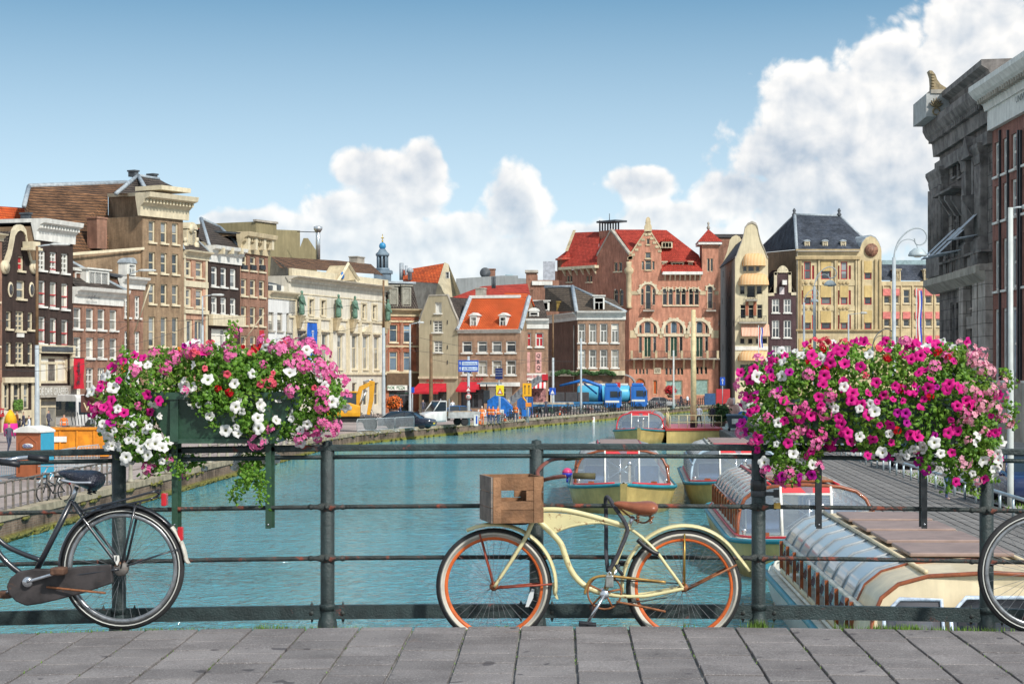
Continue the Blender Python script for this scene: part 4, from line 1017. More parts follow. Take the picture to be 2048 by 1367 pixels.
# narrow house with pink shop panels
b = Bld('canal_house','narrow brick house with pink lettered panels and white neck dormer',(1041,225),(1096,225),9,'house')
o = b.row([1054.5,1079],665,693,16,style='cross',fm=WHITE,gm=REDP); b.wall(MIDB,b.Z(655,1041)); b.cornice(637,657,.6,WHITE,u=1041)
PKP = mat('pink_panel',(.60,.33,.30),.7)
for u,tx in ((1054,''),(1077,'Q & Q')):
    b.panel(u - 6,u + 6,704,744,PKP,.08)
    for i,ch in enumerate(tx.split()): b.text(ch,u,711 + i * 12,8,7,IRON,-.14)
zb = b.Z(638,1041); b.sheet('roof',[[(1040,638,-.4),(1096,638,-.4),(1086,600,4),(1046,604,4)],[(1036,602,4),(1046,604,4),(1040,638,-.4)]],DKT); b.dormer(1068,622,642,20,.3,3,'cross',WHITE,WHITE,'round',WHITE)
b.awning(1056,1092,762,772,striped('red_white_awning',(.55,.03,.04),(.7,.68,.66),0,.5),1.6); b.panel(1043,1092,746,760,WHITE,.2,'fascia'); b.text('VLAAMSE FRITES',1062,753,6,34,AWR,-.26); b.panel(1084,1096,748,760,AWR,.5,'sign_board')
b.panel(1045,1092,776,812,mat('shop_goods',(.25,.12,.12),.7,.9,3),.1,'window_display')
# hip-roofed brick corner house: front and shaded side
b = Bld('corner_house','broad brick corner house with hipped brown roof and white cornice',(1155,250),(1250,250),16,'house')
b.row([1163.5,1185.5,1207.5,1230],647,685,15,style='cross',fm=WHITE,gm=GLC,fw=.14); b.row([1163.5,1185.5,1207.5,1230],699,735,15,style='cross',fm=WHITE,gm=GLC,fw=.14)
b.row([1175,1222],765,808,34,style='shop',fm=WHITE,gm=GLD,sill=False)
b.wall(MIDB,b.Z(636,1155),sides=False); b.part('return_wall',MB().quad((b.L,0,-.3),(b.L,14,-.3),(b.L,14,b.Z(636,1155)),(b.L,0,b.Z(636,1155))),MIDB); b.cornice(622,639,.9,WHITE,u=1155)
b.panel(1152,1250,741,750,CREAM,.5,'shop_cornice')
s = Bld('','',(1096,266),(1155,250),10,parent=b); s.wall(brick('mid_brick_shaded',(.16,.07,.045),(.20,.09,.06),(.18,.12,.09),stain=.25),s.Z(638,1155),back=False,sides=False); s.cornice(624,640,.7,WHITE,u=1155); s.panel(1100,1152,741,752,CREAM,.4,'shop_cornice')  # side brick darkened in its colour to paint in the shade
s.part('downpipe',MB().cyl((s.S(1150),-.15,0),(s.S(1150),-.15,s.Z(650,1150)),.09,n=8),GREYST)
b.sheet('roof',[[(1153,623,-.6),(1252,623,-.6),(1145,573,9)],[(1153,623,-.6),(1145,573,9),(1090,574,16),(1090,622,12)],[(1145,573,9),(1252,623,-.6),(1230,600,12)]],brick('brown_pantile',(.13,.10,.07),(.18,.14,.10),(.06,.045,.035),bw=.36,bh=.3,ms=.06,offset=0,stain=.2,bumpd=.05))
t = MB(); t.tube(b.px([(1153,623,-.6),(1145,573,9)]),.28,6).tube(b.px([(1145,573,9),(1252,623,-.6)]),.2,6).tube(b.px([(1145,573,9),(1090,574,16)]),.2,6); b.part('ridge',t,LEAD)
b.dormer(1198,592,622,22,.3,4,'cross',WHITE,GL,'flat'); b.dormer(1080,602,621,38,9,4,'three',WHITE,GLB,'flat'); b.chimney(1119,602,622,12,7,mat('mossy_brick',(.22,.15,.04),.9,.5,2),1); b.chimney(1061,578,600,10,9,REDB,1)
gr = MB(); rng = random.Random(9)
for i in range(260):
    u = rng.uniform(1104,1230); q = b.P(u,745 + 2.5 * math.sin(u * .16) + rng.uniform(-2.5,2.5),-.7); gr.ball(q,rng.uniform(.12,.28),n=5,k=4)
tag(gr.obj('garland',mat('garland_green',(.03,.07,.02),.9,.5,3)),'long green leaf garland over the shopfront of the corner house','garland',kind='stuff').location = b.O
# ---------------------------------------------------------------- salmon brick building with gables and tower
b = Bld('brick_palace','salmon brick building with red roofs, arched windows, gable and corner tower',(1258,296),(1437,296),15)
k = 296 / FP
def X5(x): return 1080 + x / 4.558
def Y5(y): return 420 + y / 4.558
z5 = lambda y: b.Z(Y5(y),1300)
def w5(x,yt,yb,w,**kw): return b.win(X5(x),Y5(yt),Y5(yb),w / 4.558,**kw)
# openings
w5(985,260,315,28,style='none',fm=STONE,gm=GLD,fw=.1); w5(985,385,440,50,fm=STONE,gm=GL,fw=.1,style='none')
for x in (938,1034): w5(x,465,545,22,fm=STONE,gm=GL,fw=.08,style='none',sill=False)
w5(986,458,545,56,fm=STONE,gm=GL,fw=.08,style='transom')
for x in (1137,1190,1257,1308,1377,1427): w5(x,715,865,42,fm=CREAM,gm=GLD,fw=.09,style='transom',arch=True,sill=False)
w5(985,680,905,50,fm=CREAM,gm=GLD,fw=.1,style='transom',arch=True,sill=False)
for x in (932,1037): w5(x,715,865,28,fm=CREAM,gm=GLD,fw=.09,style='transom',arch=True,sill=False)
w5(1550,690,900,48,fm=CREAM,gm=GLD,fw=.1,style='transom',arch=True,sill=False)
for x in (1535,1565): w5(x,440,560,24,fm=CREAM,gm=GLD,fw=.08,style='none',sill=False)
for xc in (980,1220,1453):
    w5(xc,1012,1125,60,fm=CREAM,gm=GLB,fw=.11,style='none',arch=True,sill=False); w5(xc,1150,1340,66,fm=CREAM,gm=mat('green_door',(.012,.05,.03),.4),fw=.11,style='pair',sill=False,name='balcony_door')
    for sg in (-1,1): w5(xc + sg * 65,1045,1125,26,fm=CREAM,gm=GLD,fw=.08,style='none',sill=False); w5(xc + sg * 65,1150,1300,30,fm=CREAM,gm=GLD,fw=.08,style='none',sill=False)
XB = lambda u: b.S(u)
for u in (1273,1280,1287,1294): b.win(u,737,748,4,'none',fm=STONE,gm=GLD,fw=.05,sill=False)
for u in (1333,1341,1349,1357,1364): b.win(u,735,749,5,'none',fm=STONE,gm=GLD,fw=.05,sill=False)
for u in (1395,1403,1412): b.win(u,733,748,5,'none',fm=STONE,gm=GLD,fw=.05,sill=False)
b.win(1280,756,802,22,'none',fm=STONE,gm=mat('orange_door',(.45,.09,.015),.5,.2),fw=.12,arch=True,sill=False,name='gate_door'); b.win(1310,760,788,8,'none',fm=STONE,gm=MATS['orange_door'],fw=.1,sill=False,name='gate_door')
b.win(1348,760,790,34,'none',fm=STONE,gm=mat('pale_green_glass',(.24,.36,.32),.15),fw=.15,sill=False); b.win(1402,758,790,30,'none',fm=STONE,gm=MATS['pale_green_glass'],fw=.15,sill=False)
TL = b.topline([(1258,510),(1263,507),(1296,457),(1322,499),(1324,548),(1404,548),(1404.2,489),(1437,489)]); TL[0] = (0,TL[0][1]); TL[-1] = (b.L,TL[-1][1])
TL = [(x + i * .001,z) for i,(x,z) in enumerate(TL)]
b.wall(PINKB,TL,sides=False,back=False)
# stone dressings
for (xa,xb_,ya_,yb_) in ((820,895,772,738),(1075,1110,772,738),(1460,1510,772,738),(1590,1628,772,738),(820,880,1165,1095),(1090,1118,1165,1095),(1320,1355,1165,1095),(1560,1628,1165,1095)):
    b.part('stone_band',MB().box(XB(X5(xa)),XB(X5(xb_)),-.08,-.005,z5(ya_),z5(yb_)),STONE)
def ring(xc,yc,r,w,n=16,name='arch_surround',m=None,leg=0.0):
    x,z = XB(X5(xc)),z5(yc); r0 = r / 4.558 * k; r1 = (r + w) / 4.558 * k; a = MB()
    for i in range(n):
        p,q = math.pi * i / n,math.pi * (i + 1) / n; e = .18 if i % 3 == 0 else 0.0
        a.xz([(x + r0 * math.cos(p),z + r0 * math.sin(p)),(x + (r1 + e) * math.cos(p),z + (r1 + e) * math.sin(p)),(x + (r1 + e) * math.cos(q),z + (r1 + e) * math.sin(q)),(x + r0 * math.cos(q),z + r0 * math.sin(q))],-.16,-.005)
    if leg:
        for sg in (-1,1): a.box(min(x + sg * r0,x + sg * r1),max(x + sg * r0,x + sg * r1),-.16,-.005,z - leg / 4.558 * k,z)
    b.part(name,a,m or CREAM)
for xc in (980,1220,1453): ring(xc,1098,88,26,leg=30)
ring(985,745,70,20,leg=20)
for x in (1137,1190,1257,1308,1377,1427): ring(x,738,22,10,10)
ring(1550,722,28,14,12,leg=10)
for xc,hw in ((980,95),(1220,95),(1453,95)): b.part('transom_bar',MB().box(XB(X5(xc - hw)),XB(X5(xc + hw)),-.10,-.005,z5(1150),z5(1127)),CREAM)
b.part('sill_band',MB().box(XB(X5(1120)),XB(X5(1450)),-.2,-.005,z5(876),z5(866)),CREAM)
# crow-stepped gable edge, corner column
g = MB()
for (p,q) in zip(TL[0:3],TL[1:4]):
    g.extr([(p[0],-.1,p[1]),(q[0],-.1,q[1]),(q[0],-.1,q[1] + .35),(p[0],-.1,p[1] + .35)],(0,.6,0))
    for i in range(5):
        t = (i + .5) / 5; x = p[0] + (q[0] - p[0]) * t; z = p[1] + (q[1] - p[1]) * t; g.box(x - .28,x + .28,-.09,-.004,z - .75,z - .35)
ap = b.P(1296,456); g.loft([[(ap.x + sx * w,y,ap.z + h) for sx,y in ((-1,-.35),(1,-.35),(1,.35),(-1,.35))] for w,h in ((.6,-.5),(.55,.3),(.35,.7),(.42,.8),(.3,1.5),(.1,1.7))],smooth=False)
b.part('gable_coping',g,STONE)
cc = b.P(1258,590); c = MB(); c.lathe([(.55,-2.0),(.35,-1.6),(.45,0),(.42,.2),(.42,3.2),(.7,3.5),(.75,4.0),(.4,4.4),(.45,5.2)],(0,.1,cc.z),12); b.part('corner_column',c,STONE)
# eaves, roof, dormers
e0,e1 = b.P(1325,548),b.P(1405,548)
a = MB().box(e0.x,e1.x,-.9,0,e0.z - .1,e0.z + .35,WHITE)
for i in range(8): x = e0.x + (e1.x - e0.x) * (i + .5) / 8; a.yz([(-.75,e0.z - .1),(-.004,e0.z - .1),(-.004,e0.z - 1.0)],x - .1,x + .1,CREAM)
b.part('eaves',a)
b.sheet('roof',[[(1324,546,-.8),(1406,546,-.8),(1398,510,3),(1333,460,7.5),(1300,459,7.5),(1310,480,5)],[(1333,460,7.5),(1398,510,3),(1404,545,0),(1404,545,12)],[(1262,505,.2),(1296,457,.3),(1296,460,8),(1231,459,8)],[(1296,457,.3),(1322,499,.3),(1320,480,7),(1296,460,8)]],REDT)
b.sheet('valley_roof',[[(1231,459,8),(1300,459,8),(1262,507,.8),(1250,505,1.2)]],REDT)
b.dormer(1334,483,496,22,2.6,3,'three',CREAM,GL,'gable',REDT)
for u,w_ in ((1329,9),(1355,26),(1381,9)): b.dormer(u,524,537,w_,.7,3,'three' if w_ > 12 else 'none',CREAM,GL,'flat')
b.sheet('dormer_roof',[[(1322,536,.2),(1330,514,3.5),(1384,516,3.5),(1394,526,.2),(1372,523,.2),(1340,523,.2)]],REDT)
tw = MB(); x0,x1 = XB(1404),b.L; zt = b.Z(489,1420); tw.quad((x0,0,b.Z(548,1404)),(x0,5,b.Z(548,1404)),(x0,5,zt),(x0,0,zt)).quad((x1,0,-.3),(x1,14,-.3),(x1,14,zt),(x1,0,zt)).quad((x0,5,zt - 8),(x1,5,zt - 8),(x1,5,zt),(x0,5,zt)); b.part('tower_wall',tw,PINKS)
b.part('tower_eaves',MB().box(x0 - .6,x1 + .5,-.6,5.5,zt,zt + .4),WHITE)
a = MB(); cx,cy,az = (x0 + x1) / 2 - .1,2.4,b.Z(458,1404,2.4); q = [(x0 - .7,-.7,zt + .4),(x1 + .6,-.7,zt + .4),(x1 + .6,5.6,zt + .4),(x0 - .7,5.6,zt + .4)]
for i in range(4): a.poly([q[i],q[(i + 1) % 4],(cx,cy,az)])
b.part('tower_roof',a,REDT); b.part('finial',MB().lathe([(.15,0),(.3,.3),(.1,.7),(.22,1.0),(0,1.3)],(cx,cy,az - .1),8),GREYST)
# balconies
b.balustrade(1262,1437,702,716,1.3); br = MB()
for i in range(9): x = b.L * (i + .5) / 9; br.yz([(-1.2,0),(-.004,0),(-.004,-1.5),(-.25,-1.2)],x - .15,x + .15)
b.link('brackets',br.mesh('brackets',STONE),(0,0,b.Z(719,1300))); 
for i in range(8): x = b.L * i / 7 if i else .2; b.part('balcony_pier',MB().box(min(x,b.L - .4),min(x,b.L - .4) + .35,-1.45,-1.0,b.Z(717,1300),b.Z(701,1300)),STONE)
b.balustrade(1287,1307,606,620,.8); b.balustrade(1413,1430,606,620,.8)
b.panel(1308,1322,735,747,CREAM,.1,'name_plaque'); b.text('LEVENS',1315,739,3.2,11,IRON,-.14); b.text('VERZEK',1315,743,3.2,11,IRON,-.14)
# left, shaded side
s = Bld('','',(1108,309),(1258,296),12,parent=b)
Y = lambda y: Y5(y)
for x in (690,740): s.win(X5(x),Y(720),Y(875),9,'transom',fm=CREAM,gm=GLD,fw=.1,arch=True,sill=False)
for x in (690,733): s.win(X5(x),Y(475),Y(560),7,'none',fm=CREAM,gm=GLD,fw=.1)
for x in (255,283,432,462): s.win(X5(x),Y(597),Y(655),5,'none',fm=CREAM,gm=GLD,fw=.08)
TL2 = s.topline([(1108,542),(1122,542),(1194,535),(1194.3,512),(1222,462),(1258,510)]); TL2[0] = (0,TL2[0][1]); TL2[-1] = (s.L,TL2[-1][1])
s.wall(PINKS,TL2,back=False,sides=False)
g = MB()
for (p,q) in zip(TL2[3:5],TL2[4:6]): g.extr([(p[0],-.1,p[1]),(q[0],-.1,q[1]),(q[0],-.1,q[1] + .35),(p[0],-.1,p[1] + .35)],(0,.6,0))
s.part('gable_coping',g,GREYST)
s.sheet('roof',[[(1120,537,-.8),(1194,531,-.5),(1200,463,6),(1146,465,6),(1132,505,2)],[(1194,512,.3),(1222,462,.3),(1232,459,5),(1200,480,5)]],REDT)
s.sheet('ridge_coping',[[(1130,502,.2),(1146,460,5),(1152,460,5),(1136,502,.2)]],STONE)
a = MB(); e0,e1 = s.P(1120,537,-.5),s.P(1193,532,-.5); a.extr([(e0.x,-.9,e0.z - .25),(e0.x,0,e0.z - .25),(e0.x,0,e0.z + .2),(e0.x,-.9,e0.z + .2)],(e1.x - e0.x,0,0))
for i in range(6): x = e0.x + (e1.x - e0.x) * (i + .5) / 6; a.yz([(-.75,e0.z - .25),(-.004,e0.z - .25),(-.004,e0.z - 1.2)],x - .12,x + .12)
s.part('eaves',a,CREAM)
# turret on the far left corner and the big ridge chimney
a = MB(); p = s.P(1122,519,-.3); 
for i in range(6): t0,t1 = R(60 * i),R(60 * i + 60); a.poly([(p.x - .6 + 1.6 * math.cos(t0),1 + 1.6 * math.sin(t0),p.z),(p.x - .6 + 1.6 * math.cos(t1),1 + 1.6 * math.sin(t1),p.z),(p.x + .2,1,s.Z(499,1125))])
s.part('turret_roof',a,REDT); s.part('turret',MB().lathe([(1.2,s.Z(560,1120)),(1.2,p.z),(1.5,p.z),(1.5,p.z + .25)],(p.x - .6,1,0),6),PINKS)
a = MB(); p = s.P(1210,466,5); q = s.P(1198,470,5); zc_ = s.Z(441,1212,5); a.box(q.x,s.P(1230,466,5).x,5,7,q.z - 2,zc_ - 1.6); b5 = s.part('chimney',a,PINKS)
a = MB(); a.box(q.x - .3,s.P(1231,466,5).x + .3,4.7,7.3,zc_ - .3,zc_)
for i in range(5): x = q.x + i * .62; a.box(x,x + .18,5,5.2,zc_ - 1.6,zc_ - .3).box(x,x + .18,6.8,7,zc_ - 1.6,zc_ - .3)
a.cyl((p.x,6,zc_),(p.x,6,zc_ + 1.2),.06,n=6).tube([(q.x - .3,6,zc_ - .2),(q.x - .9,6,zc_ + .2),(q.x - 1.3,6,zc_)],.08,5); s.part('chimney_canopy',a,DKGREY)
# ---------------------------------------------------------------- cream bell gable with striped awnings
b = Bld('canal_house','cream bell gable house with striped orange awnings and balconies',(1470,292),(1536,292),26,'house')
X6 = lambda x: 1420 + x / 4.557; Y6 = lambda y: 420 + y / 4.557
z6 = lambda y: b.Z(Y6(y),1500)
def w6(B,x,yt,yb,w,**kw): return B.win(X6(x),Y6(yt),Y6(yb),w / 4.557,**kw)
for x,w_ in ((318,40),(375,60),(435,40)): w6(b,x,508,560,w_,fm=CREAM,gm=GLD,fw=.1,style='none',sill=False)
for x,w_ in ((295,50),(375,80),(450,55)): w6(b,x,685,800 if w_ > 60 else 770,w_,fm=CREAM,gm=GLD,fw=.1,style='none',sill=False)
for x in (300,375,452): w6(b,x,860,990,52,fm=CREAM,gm=GLD,fw=.1,style='transom',sill=False)
for x in (295,367,440,500): w6(b,x,1165,1220,48,fm=CREAM,gm=GLD,fw=.1,style='none',sill=False)
w6(b,380,1400,1560,220,fm=CREAM,gm=GLD,style='shop',sill=False)
TL = b.topline([(X6(x),Y6(y)) for x,y in ((232,440),(240,425),(262,360),(290,290),(310,215),(318,165),(345,130),(383,113),(420,130),(436,165),(444,215),(462,285),(498,365),(520,425),(526,440))]); TL[0] = (0,TL[0][1]); TL[-1] = (b.L,TL[-1][1])
b.wall(CREAMW,TL,sides=False); g = MB()
for (p,q) in zip(TL[:-1],TL[1:]): g.extr([(p[0],-.12,p[1] - .1),(q[0],-.12,q[1] - .1),(q[0],-.12,q[1] + .22),(p[0],-.12,p[1] + .22)],(0,.5,0))
b.part('gable_coping',g,GREYST)
a = MB(); a.quad((0,0,-.3),(0,26,-.3),(0,26,TL[0][1]),(0,0,TL[0][1])); b.part('side_wall',a,mat('grey_render',(.30,.28,.25),.85,.15,.4))
rl = b.P(X6(40),Y6(240),20); b.part('roof',MB().extr([(-.2,.4,TL[0][1]),(b.L / 2,.4,b.Z(466,1500)),(b.L + .2,.4,TL[-1][1])],(0,26,0)),mat('dark_bitumen',(.06,.045,.045),.7))
sa = MB()
for x,y in ((120,585),(182,585),(112,828),(180,822),(84,1033),(146,1030),(215,1030),(118,1255),(178,1255)):
    dr = Vector(((X6(x) - UC) / FP,1,-(Y6(y) - VC) / FP)); t = b.O.x / dr.x; p = Vector((0,0,ZC)) + dr * t - b.O; sa.yz([(p.y - .45,p.z),(p.y,p.z + .55),(p.y + .45,p.z),(p.y,p.z - .55)],-.06,-.004)
b.part('wall_anchors',sa,IRON)
AWS = striped('striped_awning',(.60,.28,.09),(.68,.52,.30),0,.22)
b.dome_awning(X6(400),Y6(395),Y6(508),215 / 4.557,AWS,1.3); b.dome_awning(X6(397),Y6(575),Y6(683),280 / 4.557,AWS,1.6)
AWP = striped('pink_awning',(.55,.24,.15),(.66,.48,.36),0,.22)
for x in (325,405,495): b.awning(X6(x - 42),X6(x + 42),Y6(1040),Y6(1140),AWP,1.3,valance=.15)
b.dome_awning(X6(400),Y6(1280),Y6(1370),300 / 4.557,AWS,1.8)
b.balustrade(X6(335),X6(425),Y6(770),Y6(815),.7); b.balustrade(X6(265),X6(508),Y6(965),Y6(1020),.9); b.band(Y6(1240),Y6(1275),.15,WHITE,u=1500)
for x in (337,410): b.part('glazed_brick',MB().box(b.S(X6(x - 14)),b.S(X6(x + 14)),-.05,-.004,z6(960),z6(835)),ORB)
# little dark step-gable house
b = Bld('canal_house','small purple brown house with cream stepped gable',(1536,294),(1592,294),12,'house')
for yt,yb in ((810,935),(1003,1162),(1235,1390)):
    for x in (599,706): w6(b,x,yt,yb,68,fm=WHITE,gm=GL,style='full',fw=.15)
TL = b.topline([(X6(x),Y6(y)) for x,y in ((528,758),(584,756),(585,568),(612,566),(618,540),(640,515),(661,507),(684,515),(706,540),(712,566),(737,566),(738,752),(782,752))]); TL[0] = (0,TL[0][1]); TL[-1] = (b.L,TL[-1][1]); TL = [(x + i * .002,z) for i,(x,z) in enumerate(TL)]
b.wall(PURP,TL); g = MB()
for (p,q) in zip(TL[:-1],TL[1:]):
    p,q = Vector((p[0],0,p[1])),Vector((q[0],0,q[1])); d = (q - p); n = Vector((-d.z,0,d.x)).normalized() * .42
    g.extr([p + Vector((0,-.14,0)) + n * .1,q + Vector((0,-.14,0)) + n * .1,q + Vector((0,-.14,0)) - n,p + Vector((0,-.14,0)) - n],(0,.3,0))
b.part('gable_trim',g,CREAM); b.part('gable_shell',MB().xz([(b.S(X6(625)),z6(570)),(b.S(X6(700)),z6(570)),(b.S(X6(690)),z6(530)),(b.S(X6(661)),z6(512)),(b.S(X6(632)),z6(530))],-.2,-.004),CREAM)
b.panel(X6(633),X6(676),Y6(700),Y6(768),mat('pale_shutter',(.62,.55,.55),.7),.08,'shutter'); p = b.P(X6(678),Y6(660),-.8); b.part('hoist_beam',MB().box(p.x - .35,p.x + .35,-1.3,-.1,p.z - .35,p.z + .35),WHITE)
b.roof_perp(b.Z(586,1536),b.Z(540,1560),DKT)
# ochre stone block with slate roof
b = Bld('office_building','ochre stone block with slate hip roof, red windows and lowered sun blinds',(1592,300),(1763,300),38); z6 = lambda y: b.Z(Y6(y),1650)
OCH = mat('ochre_stone',(.55,.45,.27),.8,.2,.6); OCD = mat('ochre_stone_dark',(.42,.32,.17),.8,.2,.6)
RW = dict(fm=REDP,gm=GL,fw=.13,sill=False)
for (yt,yb) in ((470,630),(695,860),(920,1085)):
    for x,w_ in ((888,70),(1222,70),(1057,90),(1440,70)):
        if x == 1057: w6(b,x,yt,yb,90,style='none',**RW)
        elif x == 1440: w6(b,x,yt,yb,66,style='none',**RW)
        else:
            w6(b,x,yt,yb,62,style='sash',**RW)
            for sg in (-1,1): w6(b,x + sg * 52,yt + 35,yb,20,style='none',**RW)
    for x,w_ in ((888,74),(1222,74),(1057,94),(1440,70)):
        if yt == 470 and x in (888,1222): continue
        h = (100 if x != 1057 or yt == 695 else 85) if yt < 900 else 105
        b.part('sun_blind',MB().box(b.S(X6(x - w_ / 2)),b.S(X6(x + w_ / 2)),-.1,-.02,z6(yt + h),z6(yt - 6)),BLIND)
for x in (870,1240,1450): b.part('shop_blind',MB().box(b.S(X6(x - 60)),b.S(X6(x + 55)),-.1,-.02,z6(1280),z6(1170)),BLIND)
TL = [(0,z6(375)),(b.S(X6(1368)),z6(375)),(b.S(X6(1369)),z6(350)),(b.S(X6(1385)),z6(300)),(b.S(X6(1420)),z6(255)),(b.S(X6(1465)),z6(235)),(b.S(X6(1510)),z6(255)),(b.S(X6(1540)),z6(300)),(b.S(X6(1560)),z6(350)),(b.L,z6(375))]
b.wall(OCH,TL,side_m=BRN)
b.part('cornice',MB().box(-.1,b.S(X6(1366)),-.5,-.004,z6(450),z6(425)).box(-.1,b.S(X6(1366)),-.7,0,z6(372),z6(358)),OCD)
for x in (800,820,985,1135,1150,1325,1345,1385,1500,1540): b.part('pilaster',MB().box(b.S(X6(x)),b.S(X6(x + 14)),-.28,-.004,z6(1085),z6(450)),OCH if x % 2 else OCD)
for yt in (640,870): b.part('spandrel',MB().box(.2,b.S(X6(1360)),-.12,-.004,z6(yt + 48),z6(yt)),OCH)
for yt in (652,882):
    rs = MB()
    for x in (840,875,925,1040,1075,1185,1215,1250): p = b.S(X6(x)); rs.lathe([(.12,0),(.3,.06),(.3,.1)],(p,-.24,z6(yt + 12)),8,axis='y')
    b.part('rosettes',rs,OCD)['kind'] = 'stuff'
b.part('string_course',MB().box(-.1,b.L + .1,-.4,-.004,z6(1100),z6(1085)),OCD)
sg = MB(); c = (b.S(X6(1470)),z6(365)); sg.lathe([(1.05,0),(1.05,.12),(.9,.16)],(c[0],-.25,c[1]),18,axis='y'); b.part('medallion',sg,mat('medallion_brown',(.22,.11,.07),.6,.6,3))
c2 = b.P(X6(1460),Y6(240),.2); b.part('barrel_roof',MB().extr([(TL[i][0],.05,TL[i][1] + .18) for i in range(2,9)],(-2.5,7,0)),LEAD)
ze = z6(358)
b.sheet('roof',[[(X6(790),Y6(358),-.4),(X6(1366),Y6(358),-.4),(X6(1380),Y6(245),7),(X6(1180),Y6(52),9),(X6(772),Y6(42),9)],[(X6(790),Y6(358),-.4),(X6(772),Y6(42),9),(X6(480),Y6(325),30),(X6(505),Y6(385),26)],[(X6(1180),Y6(52),9),(X6(1380),Y6(245),7),(X6(1500),Y6(330),12)]],SLATE)
b.sheet('side_wall',[[(X6(505),Y6(388),25.5),(X6(786),Y6(362),0),(X6(786),Y6(760),0),(X6(505),Y6(760),25.5)]],BRN)
t = MB(); t.tube(b.px([(X6(790),Y6(358),-.4),(X6(772),Y6(42),9)]),.28,6).tube(b.px([(X6(772),Y6(42),9),(X6(1180),Y6(52),9)]),.22,6).tube(b.px([(X6(1180),Y6(52),9),(X6(1385),Y6(248),7)]),.2,6).tube(b.px([(X6(772),Y6(42),9),(X6(490),Y6(322),30)]),.2,6); b.part('ridge',t,LEAD)
for x in (768,1177): p = b.P(X6(x),Y6(45),9); b.part('finial',MB().lathe([(.3,0),(.4,.3),(.18,.6),(.3,.9),(.08,1.3)],(p.x,9,p.z - .2),8),DKGREY)
for x in (885,1050,1215): b.dormer(X6(x),Y6(285),Y6(340),11,.6,3,'cross',CREAM,GL,'round',LEAD)
b.panel(X6(790),X6(795),Y6(330),Y6(1300),GREYST,.35,'downpipe')
# long ochre block with pink blinds
b = Bld('office_building','long ochre building with rows of pink window blinds',(1763,318),(1900,318),14); z6 = lambda y: b.Z(Y6(y),1800)
PB = mat('pink_blind',(.60,.19,.17),.8)
us = [1773,1791,1813,1837,1857,1878]
for yt,yb in ((725,850),(935,1060),(1150,1270)):
    for u in us: b.win(u,Y6(yt),Y6(yb),13,'sash',fm=CREAM,gm=GL,fw=.12); 
    for i,u in enumerate(us):
        if not (yt == 1150 and i < 3) and not (yt == 725 and i == 2): b.part('pink_blind',MB().box(b.S(u - 7.5),b.S(u + 7.5),-.25,-.03,z6(yt + 55),z6(yt - 8)),PB)
b.wall(OCH,z6(660)); b.band(Y6(650),Y6(690),.2,OCH,u=1763,name='parapet')
for u in (1765,1781,1801,1824,1847,1868): b.panel(u,u + 3,Y6(690),Y6(1350),OCH,.2,'pilaster')
b.sheet('roof',[[(1763,Y6(640),.3),(1900,Y6(645),.3),(1900,Y6(500),3),(1763,Y6(495),3)]],SLATE)
for u in (1794,1855): b.dormer(u,Y6(545),Y6(650),15,.25,3,'cross',CREAM,GL,'flat',body=OCH)
b.part('roof_plant',MB().box(b.S(1775),b.S(1870),5,10,z6(495),z6(440)),mat('roof_plant_glass',(.28,.38,.40),.3)); 
# fill between the far blocks
r = Bld('rear_building','dark roofed rear block behind the bell gable house',(1425,330),(1500,330),14); r.wall(REDB,r.Z(475,1450)); r.roof_parallel(r.Z(475,1450),r.Z(462,1450),DKT)
# ================================================================== right bank, in shade
DST = brick('soot_stone', (.155, .14, .13), (.21, .19, .175), (.08, .073, .07), bw=1.6, bh=.8, ms=.03, stain=.65, bumpd=.04)
LST = brick('pale_stone', (.38, .34, .30), (.44, .39, .35), (.2, .18, .16), bw=1.9, bh=.9, ms=.03, stain=.3, bumpd=.04)
DS = mat('soot_stone_plain', (.175, .16, .15), .85, .5, .8, bump=.3, bscale=6)
b = Bld('stone_palace', 'soot dark stone building with fluted pilasters, heavy cornice and gilded finial', (1879, 151.5), (1986, 131), 20)
X7 = lambda x: 1760 + x / 3.253; Y7 = lambda y: 80 + y / 3.253; Y8 = lambda y: 460 + y / 3.253
L = b.L; zc1 = b.Z(Y7(560), 1905); zc0 = b.Z(Y7(700), 1905); zm = b.Z(Y8(345), 1905); zg = 0
W8 = lambda x, yt, yb, w, **k: b.win(X7(x), yt, yb, w / 3.253, **k)
for x in (485, 523, 565): b.win(X7(x), Y7(790), Y7(890), 8, 'none', fm=DS, gm=GLD, fw=.12)
for x in (480, 525, 570): b.win(X7(x), Y7(1060), Y7(1367) + 20, 8, 'transom', fm=DS, gm=GLD, fw=.15, sill=False)
for x in (470, 510, 548): b.win(X7(x), Y8(470), Y8(800), 8, 'none', fm=DS, gm=GLD, fw=.15, sill=False)
b.win(X7(640), Y7(760), Y7(880), 10, 'none', fm=DS, gm=GLD, fw=.15); b.win(X7(640), Y7(1120), Y7(1367) + 6, 11, 'transom', fm=DS, gm=GLD, fw=.15, sill=False)
b.win(X7(622), Y8(330), Y8(500), 16, 'three', fm=LST, gm=GLD, fw=.15); b.win(X7(625), Y8(650), Y8(800), 14, 'none', fm=LST, gm=GLD, fw=.15, sill=False)
b.wall(DST, zc0 + 2, zb=-.3, side_m=DST)
for xa, xb_ in ((560, 590), (650, 680), (690, 738)): b.part('pale_pier', MB().box(b.S(X7(xa)), b.S(X7(xb_)), -.55, -.005, -.3, b.Z(Y8(285), X7(640))), LST)
b.part('pale_lintel', MB().box(b.S(X7(560)), b.S(X7(736)), -.95, -.005, b.Z(Y8(285), X7(640)), b.Z(Y8(245), X7(640))), LST); b.part('pale_panel', MB().box(b.S(X7(592)), b.S(X7(650)), -.35, -.005, b.Z(Y8(640), X7(622)), b.Z(Y8(560), X7(622))), LST)
